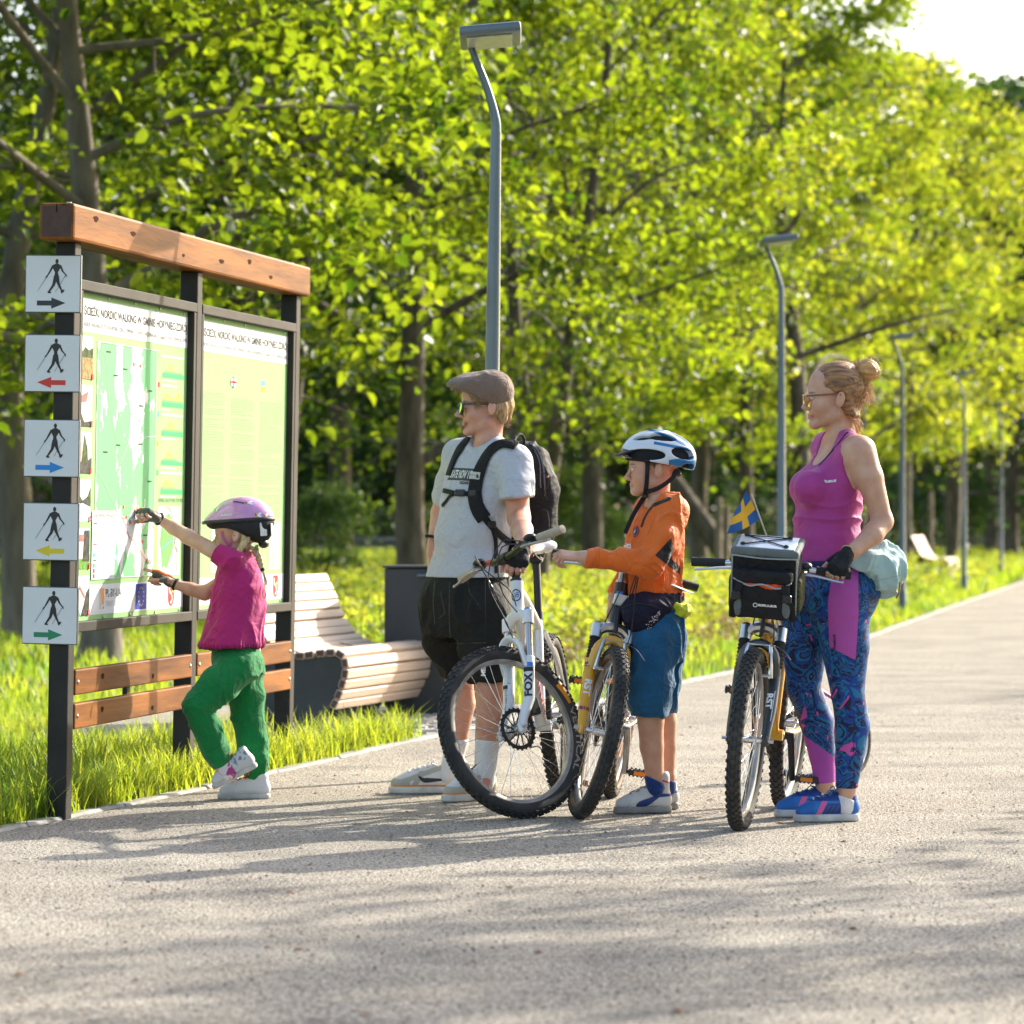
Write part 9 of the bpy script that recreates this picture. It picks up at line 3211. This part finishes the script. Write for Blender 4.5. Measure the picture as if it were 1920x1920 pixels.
# ------------------------------------------------------------ the girl pointing at the map
def build_girl():
	Yc = 15.16
	u = unit(np.array([-0.975, 0.22, 0]))
	lf = np.array([-0.22, -0.975, 0])
	Rb = np.array([u, lf, (0, 0, 1)]).T
	J = P
	base = np.array([(455 - 960) * Yc / F_PX, Yc, 0.0])
	t = person("girl in a pink helmet, magenta t-shirt and green trousers pointing at the map", base)
	skin = skin_mat("skin_girl", (0.66, 0.40, 0.28), (0.58, 0.24, 0.20))
	B = Sdf()
	rows = [(1036, 430, 470, 0.09), (1065, 416, 482, 0.110), (1100, 412, 486, 0.105), (1140, 410, 482, 0.098), (1180, 410, 480, 0.10), (1215, 406, 488, 0.108), (1255, 412, 492, 0.11)]
	B.loft(rows_px(rows, Yc, u), u)
	sl_, sr = J(422, 1046, 15.06), J(436, 1050, 15.28)
	B.cap(sl_, J(450, 1050, Yc), 0.034, 0.034, 0.03)
	B.cap(sr, J(450, 1050, Yc), 0.034, 0.034, 0.03)
	nb = J(455, 1038, Yc)
	Mh = head(B, J(446, 1003, Yc), (-0.985, 0.16, -0.06), (0.02, 0, 1), 0.90, nb, 0.036, nose=0.35, jaw=0.88, child=1.0, lips=0.8)
	# arms
	hW = BD_M @ np.array([0, 0, 0, 1])
	def on_board(px, py):
		"""Where the ray through the pixel meets the front of the map panel."""
		o = BD_M[:3, :3] @ np.array([0, -0.012, 0]) + BD_M[:3, 3]
		n = BD_M[:3, :3] @ np.array([0, -1, 0])
		d = cam_ray(px, py)
		k = ((o - CAMP) @ n) / (d @ n)
		return CAMP + d * k
	tipU, tipL = on_board(249, 949), on_board(274, 1068)
	wrU = J(300, 974, 15.14)
	el = J(352, 1006, 15.10)
	B.chain([sl_, el], [0.034, 0.029], 0.02)
	B.chain([el, J(325, 990, 15.12), wrU], [0.029, 0.027, 0.019], 0.015)
	fU = unit(tipU - wrU)
	point = [(4, 6, 5), (62, 78, 50), (66, 80, 50), (70, 80, 50)]
	sU = np.linalg.norm(tipU - wrU) / 0.168
	sU = min(max(sU, 0.6), 0.82)
	wU2 = tipU - fU * 0.160 * sU
	fg1, _ = hand(B, wU2, fU, np.array([-0.15, -0.45, -0.9]), True, point, (0.75, 0.35, 0.5, 25), sU)
	B.cap(wrU, wU2, 0.019, 0.018, 0.012)
	wrL = J(330, 1096, 15.22)
	elL = J(384, 1112, 15.24)
	B.chain([sr, J(428, 1085, 15.30), elL], [0.034, 0.032, 0.029], 0.02)
	B.chain([elL, J(355, 1104, 15.23), wrL], [0.029, 0.026, 0.019], 0.015)
	fL = unit(tipL - wrL)
	sL = min(max(np.linalg.norm(tipL - wrL) / 0.168, 0.6), 0.82)
	wL2 = tipL - fL * 0.160 * sL
	fg2, _ = hand(B, wL2, fL, np.array([-0.1, -0.35, -0.95]), False, point, (0.75, 0.35, 0.5, 25), sL)
	B.cap(wrL, wL2, 0.019, 0.018, 0.012)
	# legs
	hn, hf = J(442, 1252, 15.08), J(450, 1250, 15.24)
	kn_ = J(366, 1325, 14.98)
	an_ = J(412, 1425, 15.02)
	B.chain([hn, J(405, 1285, 15.02), kn_], [0.075, 0.064, 0.046], 0.04)
	B.chain([kn_, J(392, 1375, 15.00), an_, J(420, 1444, 15.03)], [0.046, 0.045, 0.033, 0.032], 0.02)
	B.chain([hf, J(460, 1300, 15.22), J(464, 1345, 15.20), J(472, 1390, 15.20), J(480, 1445, 15.20), J(481, 1475, 15.20)], [0.078, 0.062, 0.047, 0.044, 0.032, 0.032], 0.04)
	hb = (Mh[:3, 3] - np.array([0.12, 0.11, 0.13]), Mh[:3, 3] + np.array([0.12, 0.11, 0.14]), 0.0032)
	h1 = (*box_of(fg1 + [wU2], 0.02), 0.0026)
	h2 = (*box_of(fg2 + [wL2], 0.02), 0.0026)
	VQ = solid(B, 0.0055, [hb, h1, h2])
	skin_obj("body", VQ, skin, t, head_masks(VQ[0], Mh), base)

	# gloves
	gg = fabric("glove_grey", (0.115, 0.118, 0.105), 0.8, bump=0.3)
	go_ = fabric("glove_orange", (0.78, 0.16, 0.015), 0.75)
	for w2, f_, fg, s_, left, n_ in ((wU2, fU, fg1, sU, True, np.array([-0.15, -0.45, -0.9])), (wL2, fL, fg2, sL, False, np.array([-0.1, -0.35, -0.95]))):
		Gv = Sdf()
		Gv.cap(w2 - f_ * 0.006, w2 + f_ * 0.02, 0.0215, 0.023, 0.01)
		for i, ptsf in enumerate(fg[:4]):
			Gv.cap(w2 + (ptsf[0] - w2) * 0.25, ptsf[0], 0.0150, 0.0125, 0.010)
			Gv.cap(ptsf[0], ptsf[0] + (ptsf[1] - ptsf[0]) * 0.55, 0.0098, 0.0092, 0.005)
		Gv.cap(fg[4][0], fg[4][1], 0.0130, 0.0100, 0.008)
		go = skin_obj("glove", solid(Gv, 0.0028, disp=folds(60, 0.001, 6)), gg, t, None, base)
		O_ = Sdf()
		nn = unit(n_ - f_ * (n_ @ f_))
		for ptsf in fg[:2]:
			O_.cap(w2 + f_ * 0.01 - nn * 0.006 * 1 + (ptsf[0] - w2) * 0.1, ptsf[0] - nn * 0.0055, 0.0165, 0.0120, 0.01)
		O_.cap(fg[0][0] - nn * 0.004, fg[0][0] + (fg[0][1] - fg[0][0]) * 0.62 - nn * 0.003, 0.0100, 0.0090, 0.006)
		skin_obj("glove_back", solid(O_, 0.0028), go_, go, None, base)
		MB().torus(w2 - f_ * 0.010 - base, f_, 0.0215, 0.006, 24, 8).obj("cuff", black_rb, go)

	# t-shirt
	mg = fabric("tee_magenta", (0.47, 0.022, 0.165), 0.8, bump=0.25, layers=[("edge", (0.36, 0.012, 0.11))], var=0.08)
	S = Sdf()
	rr = [(1036, 428, 472, 0.095), (1062, 411, 487, 0.122), (1100, 402, 496, 0.120), (1140, 397, 495, 0.120), (1175, 388, 491, 0.134), (1211, 378, 491, 0.152)]
	S.loft(rows_px(rr, Yc, u), u)
	S.cap(sl_ + np.array([0, 0, 0.004]), J(455, 1048, Yc), 0.041, 0.041, 0.03)
	S.cap(sr, J(455, 1048, Yc), 0.041, 0.041, 0.03)
	S.chain([J(436, 1050, 15.06), J(408, 1038, 15.06)], [0.047, 0.045], 0.02)
	S.chain([sr, J(430, 1070, 15.30)], [0.045, 0.046], 0.02)
	dirU = unit(el - sl_)
	S.cut(J(403, 1036, 15.06), dirU, 0.003)
	S.p += [q for q in Sdf().loft(rows_px(rr[2:], Yc, u), u).p]
	S.ell(J(453, 1026, Yc) + u * 0.004, (0.050, 0.046, 0.032), Rb, 0.005, 'sub')
	S.ell(J(412, 1090, 15.02), (0.018, 0.05, 0.022), np.array(Matrix.Rotation(R_(-30), 3, 'Y')), 0.004, 'sub')
	bf = folds(13, 0.010, 101, (1.1, 1.1, 0.5), 0.3)
	zb = P(0, 1209, Yc)[2]
	tv = solid(S, 0.0046, disp=lambda V, N: bf(V, N) + np.clip(1 - (V[:, 2] - zb) / 0.02, 0, 1) * 0.004 * np.sin(np.arctan2(V[:, 1] - Yc, V[:, 0] - P(440, 0, Yc)[0]) * 60), smooth=2)
	V = tv[0]
	ar = 0.006 - np.abs((V - J(403, 1036, 15.06)) @ dirU + 0.004)
	ar = np.where((V[:, 0] < P(416, 0, Yc)[0]) & (V[:, 2] > P(0, 1066, Yc)[2]), ar, -1)
	skin_obj("t_shirt", tv, mg, t, {"edge": np.maximum(ar, 0.005 - (V[:, 2] - zb))}, base)

	# trousers
	gr = fabric("trousers_green", (0.006, 0.205, 0.048), 0.85, bump=0.35, bscale=300, var=0.12, layers=[("seam", (0.004, 0.12, 0.028))])
	S = Sdf()
	S.loft(rows_px([(1203, 402, 482, 0.098), (1228, 396, 491, 0.116), (1262, 404, 495, 0.118)], Yc, u), u)
	S.chain([hn + np.array([0.01, 0, 0]), J(408, 1285, 15.02), kn_ + np.array([0.006, 0, 0.004])], [0.078, 0.080, 0.058], 0.04)
	S.chain([kn_ + np.array([0.006, 0, 0.004]), J(390, 1372, 15.00), J(405, 1412, 15.02)], [0.060, 0.058, 0.053], 0.015)
	S.chain([J(405, 1408, 15.02), J(410, 1421, 15.02)], [0.052, 0.048], 0.008)
	S.chain([hf, J(461, 1300, 15.20), J(464, 1345, 15.20), J(472, 1390, 15.20), J(479, 1432, 15.20)], [0.082, 0.076, 0.066, 0.062, 0.052], 0.04)
	S.chain([J(479, 1432, 15.20), J(480, 1446, 15.20)], [0.050, 0.046], 0.008)
	bf3 = folds(15, 0.009, 111, (1, 1, 0.7), 0.4)
	bf2 = lambda V, N: bf3(V, N) * np.clip((P(0, 1212, Yc)[2] - V[:, 2]) / 0.06, 0, 1)
	def gd(V, N):
		q = np.exp(-((V - kn_) ** 2).sum(1) / 0.01)
		q2 = np.exp(-((V - J(480, 1420, 15.2)) ** 2).sum(1) / 0.006)
		return bf2(V, N) + (q + q2) * 0.006 * (1 - np.abs(vnoise(np.c_[V[:, 0] * 14 - V[:, 2] * 30, V[:, 1] * 8, V[:, 2] * 40], 8))) ** 2
	tv = solid(S, 0.0048, disp=gd, smooth=2)
	V = tv[0]
	sx = V[:, 0] / V[:, 1] * F_PX + 960
	sy = HOR - (V[:, 2] - CAMH) * F_PX / V[:, 1]
	def line(pts, w_):
		dd = np.full(len(sx), 1e9)
		p = np.c_[sx, sy]
		for i in range(len(pts) - 1):
			a, b = np.array(pts[i], float), np.array(pts[i + 1], float)
			tt = np.clip((p - a) @ (b - a) / ((b - a) @ (b - a)), 0, 1)
			dd = np.minimum(dd, np.linalg.norm(p - a - tt[:, None] * (b - a), axis=1))
		return (w_ - dd) * 0.002
	sm = np.maximum.reduce([line([(386, 1411), (426, 1392)], 0.8), line([(458, 1436), (500, 1434)], 0.8), line([(405, 1222), (398, 1245), (384, 1270)], 0.7), line([(430, 1305), (440, 1280), (462, 1262)], 0.7)])
	skin_obj("trousers", tv, gr, t, {"seam": sm}, base)

	# shoes and flowered socks
	fl = fabric("sock_flowered", (0.66, 0.62, 0.62), 0.85, col2=(0.42, 0.06, 0.20), vscale=34, ramp=(0.46, 0.52))
	for a_, b_ in ((J(418, 1432, 15.03), J(427, 1450, 15.03)), (J(480, 1456, 15.20), J(481, 1474, 15.20))):
		S = Sdf()
		S.cap(a_, b_, 0.039, 0.038, 0.01)
		skin_obj("sock", solid(S, 0.004), fl, t, None, base)
	def dots(LV, sh_):
		x, y, z = LV.T
		q = np.maximum(vnoise(np.c_[x * 90, y * 60, z * 90], 3) - 0.25, -0.5) * 0.01
		reg = np.where((x > 0.02) & (x < 0.15) & (z > 0.045), 1, 0)
		ln_ = np.maximum(0.0012 - np.abs(x - 0.195 + (z - 0.04) * 0.4), np.where((x > 0.13), 0.0010 - np.abs(z - 0.062 + (x - 0.16) * 0.45), -1))
		return {"dots": np.where(reg > 0, q, -1), "line": ln_}
	w1 = mat_masks("sneaker_white", (0.64, 0.66, 0.68), [("line", (0.36, 0.38, 0.40))], rough=0.55, var=0.08, bump=0.08, bscale=200)
	w2_ = mat_masks("sneaker_print", (0.58, 0.585, 0.57), [("line", (0.30, 0.30, 0.29)), ("dots", (0.12, 0.24, 0.29))], rough=0.6, var=0.12, bump=0.08, bscale=200)
	so_m = mat("sneaker_sole", (0.56, 0.55, 0.52), 0.7, var=0.3, vscale=20)
	ol = fabric("lace_orange", (0.85, 0.13, 0.015), 0.7)
	hx = np.array([P(506, 0, 15.20)[0], 15.19, 0])
	shoe(t, base, hx, hx + np.array([-1, -0.06, 0]), 0.212, w1, so_m, 1.05, 0.066, lace=ol, stripe=dots, sole_h=0.024)
	# crossed foot, standing on its toe
	toe_p = J(404, 1479, 15.03)
	heel_p = J(461, 1449, 15.05)
	d = unit(toe_p - heel_p)
	upv = unit(np.array([-0.42, -0.10, 0.90]))
	shoe(t, base, toe_p - d * 0.192, toe_p, 0.200, w2_, so_m, 1.05, 0.062, lace=ol, stripe=dots, sole_h=0.022, tilt_up=upv)

	# helmet
	x, y, z = (unit(Mh[:3, i]) for i in range(3))
	sc = np.linalg.norm(Mh[:3, 0])
	T = lambda *q: Mh[:3, :3] @ np.array(q) + Mh[:3, 3]
	Rm = np.array([x, y, z]).T
	ht = thing("helmet", "pink child's helmet with small bee pictures and black rim on the girl's head", "helmet", tuple(base))
	hc = J(452, 973, Yc)
	U_ = lambda a_, b_, c_: hc + Rm @ np.array([a_, b_, c_])
	pk = mat("helmet_pink", (0.62, 0.27, 0.55), 0.22, var=0.12, vscale=14, coat=0.8)
	D = Sdf()
	D.ell(U_(-0.004, 0, -0.010), (0.132, 0.102, 0.102), Rm, 0.01)
	D.ell(U_(0.07, 0, -0.006), (0.086, 0.078, 0.040), Rm, 0.03)
	D.cut(U_(0, 0, -0.002), -Rm[:, 2], 0.003)
	dv = solid(D, 0.0036)
	dome = skin_obj("shell", dv, pk, ht, None, base)
	Rr = Sdf()
	Rr.ell(U_(-0.002, 0, -0.010), (0.138, 0.106, 0.106), Rm, 0.01)
	Rr.ell(U_(0.085, 0, -0.006), (0.078, 0.080, 0.040), Rm, 0.03)
	Rr.cut(U_(0, 0, 0.000), Rm[:, 2], 0.002)
	Rr.cut(U_(0, 0, -0.014), -Rm[:, 2], 0.002)
	skin_obj("rim", solid(Rr, 0.0036), black_pl, ht, None, base)
	Fo = Sdf()
	Fo.ell(U_(-0.012, 0, -0.010), (0.122, 0.098, 0.075), Rm, 0.01)
	Fo.ell(U_(-0.075, 0, -0.045), (0.052, 0.072, 0.058), Rm, 0.03)
	Fo.ell(U_(0.075, 0, -0.012), (0.070, 0.072, 0.030), Rm, 0.02)
	Fo.cut(U_(0, 0, -0.008), Rm[:, 2], 0.003)
	Fo.ell(U_(0.055, 0, -0.078), (0.085, 0.12, 0.052), Rm, 0.01, 'sub')
	skin_obj("foam", solid(Fo, 0.004), fabric("helmet_foam", (0.035, 0.036, 0.038), 0.85, bump=0.4, bscale=500), ht, None, base)
	MB().box(U_(-0.132, 0.02, -0.05) - base, (0.004, 0.05, 0.05), Rm, 0.002).obj("reflector", clear_rf, ht)
	MB().box(U_(-0.105, 0.062, -0.048) - base, (0.035, 0.004, 0.055), Rm @ np.array(Matrix.Rotation(R_(52), 3, 'Z')), 0.002).obj("reflector", clear_rf, ht)
	MB().ball(U_(-0.088, 0, -0.105) - base, (0.022, 0.036, 0.020), 12, 8, Rm).obj("fit_dial", black_pl, ht)
	bd = bvh_vq(*dv)
	yel = mat("sticker_yellow", (0.78, 0.46, 0.04), 0.35, coat=0.5)
	ice = mat("sticker_pale", (0.72, 0.80, 0.82), 0.35, coat=0.5)
	a = np.arange(14) / 14 * 6.283
	el_ = lambda cx, cy, rx, ry, th: fill([[cx + rx * math.cos(q) * math.cos(th) - ry * math.sin(q) * math.sin(th), cy + rx * math.cos(q) * math.sin(th) + ry * math.sin(q) * math.cos(th)] for q in a])
	for px, py, s_ in ((463, 943, 1.0), (481, 966, 0.9), (405, 956, 0.8), (496, 967, 0.8)):
		for cx, cy, rx, ry, th, m_, lf_ in ((0.0, 0, 0.011, 0.008, 0.3, yel, 0.001), (0.014, 0.006, 0.011, 0.005, 0.6, ice, 0.0016), (0.013, -0.004, 0.012, 0.005, -0.3, ice, 0.0016), (-0.004, 0.001, 0.0025, 0.007, 0.3, ink_blk, 0.0018)):
			v, fc = el_(cx, cy, rx, ry, th)
			surf_print("bee_sticker", bd, v, fc, px, py, s_, 0, m_, dome, base, lift=lf_, L=0.006)
	for px, py in ((440, 954), (424, 961), (442, 963), (449, 961), (456, 935), (416, 948), (487, 951)):
		v, fc = el_(0, 0, 0.0028, 0.0034, 0)
		surf_print("dot_sticker", bd, v, fc, px, py, 1.0, 0, yel, dome, base, L=0.005)
	surf_strip("vent_line", bd, [(438, 940.5), (448, 942), (458, 944)], 0.005, 0.002, black_pl, dome, base)
	v, fc = text_mesh("RUDBECK", 0.011, 'CENTER', 0.0003)
	surf_print("helmet_text", bd, v, fc, 425, 967, 1.0, 4, ice, dome, base, L=0.006)
	pw = fabric("strap_pink", (0.62, 0.14, 0.34), 0.7)
	for q in (-1, 1):
		for pts in ([T(0.058, q * 0.072, 0.02), T(0.052, q * 0.070, -0.01), T(0.036, q * 0.066, -0.035), T(0.030, q * 0.058, -0.060)], [T(-0.005, q * 0.082, 0.0), T(0.012, q * 0.080, -0.022), T(0.028, q * 0.066, -0.048), T(0.032, q * 0.056, -0.066)], [T(0.032, q * 0.058, -0.058), T(0.036, q * 0.040, -0.090), T(0.040, 0, -0.108)]):
			MB().tube(catmull(pts, 12) - base, 0.0055, 8, flat=(0.22, 1), up=y * q).obj("strap", pw, ht)
	MB().box(T(0.030, 0.064, -0.060) - base, (0.018, 0.008, 0.024), Rm, 0.003).obj("buckle", black_pl, ht)
	# hair and braids
	hl = hair_mat("hair_flaxen", (0.68, 0.50, 0.27), (0.40, 0.26, 0.12), (1, 1, 0.3))
	H = Sdf()
	H.ell(T(-0.016, 0, 0.030), np.array((0.092, 0.079, 0.085)) * sc, Rm, 0.02)
	for q in (-1, 1):
		H.ell(T(-0.002, q * 0.086, -0.012), np.array((0.022, 0.016, 0.030)) * sc, Rm, 0.006, 'sub')
		H.ell(T(0.062, q * 0.07, -0.03), np.array((0.060, 0.045, 0.085)) * sc, Rm, 0.008, 'sub')
	H.cut(T(0.07, 0, 0.03), x, 0.01)
	skin_obj("hair", solid(H, 0.004), hl, t, None, base)
	def braid(pts, r0, name):
		c = catmull(pts, 40)
		b = Sdf()
		tg = unitrows(np.gradient(c, axis=0))
		s1 = unitrows(np.cross(tg, (0.2, 1, 0.1)))
		n = 11
		for i in range(n):
			k = int(39 * (i + 0.5) / n)
			sgn = 1 if i % 2 else -1
			rr_ = r0 * (1 - 0.35 * i / n)
			p = c[k] + s1[k] * sgn * rr_ * 0.55
			X_ = unit(tg[k] - s1[k] * sgn * 0.75)
			Y_ = unit(np.cross(X_, (0.1, 1, 0.2)))
			b.ell(p, (rr_ * 1.75, rr_ * 0.85, rr_ * 1.0), np.array([X_, Y_, np.cross(X_, Y_)]).T, 0.003)
		return skin_obj(name, solid(b, 0.0024), hl, t, None, base)
	braid([J(461, 1008, 15.08), J(458, 1018, 15.06), J(452, 1027, 15.05), J(446, 1036, 15.05)], 0.0105, "braid")
	braid([J(476, 1026, 15.12), J(482, 1038, 15.10), J(487, 1053, 15.09), J(491, 1066, 15.09)], 0.0105, "braid")
	MB().ball(J(492, 1068, 15.09) - base, (0.010, 0.009, 0.010), 10, 8).obj("hair_band", black_rb, t)
	r = np.random.default_rng(6)
	cs = []
	for i in range(50):
		e = J(499 + r.normal() * 2, 1096 + r.normal() * 5, 15.09 + r.normal() * 0.008)
		cs.append(catmull([J(492, 1069, 15.09) + r.normal(size=3) * 0.003, J(496 + r.normal(), 1080, 15.08), e], 6))
	for i in range(7):
		cs.append(catmull([T(0.080, 0.03 + r.normal() * 0.02, 0.03), T(0.088, 0.044 + r.normal() * 0.01, 0.0), T(0.070 + r.normal() * 0.006, 0.062 + r.normal() * 0.006, -0.035 + r.normal() * 0.01)], 6))
	for i in range(60):
		a0 = J(470 + r.normal() * 8, 1022 + r.normal() * 5, 15.12 + r.normal() * 0.03)
		cs.append(catmull([a0, a0 + r.normal(size=3) * 0.008 + np.array([0.004, 0, -0.012]), a0 + r.normal(size=3) * 0.012 + np.array([0.008, 0, -0.03])], 5))
	hair_strands("hair_strands", cs, 0.0009, hl, t, base)
	oc = mat("toggle_orange", (0.80, 0.22, 0.08), 0.5)
	MB().tube(catmull([J(496, 1103, 15.05), J(498, 1112, 15.04), J(497, 1121, 15.04), J(493, 1118, 15.04), J(494, 1106, 15.05)], 12) - base, 0.003, 6).obj("cord", oc, t)
build_girl()
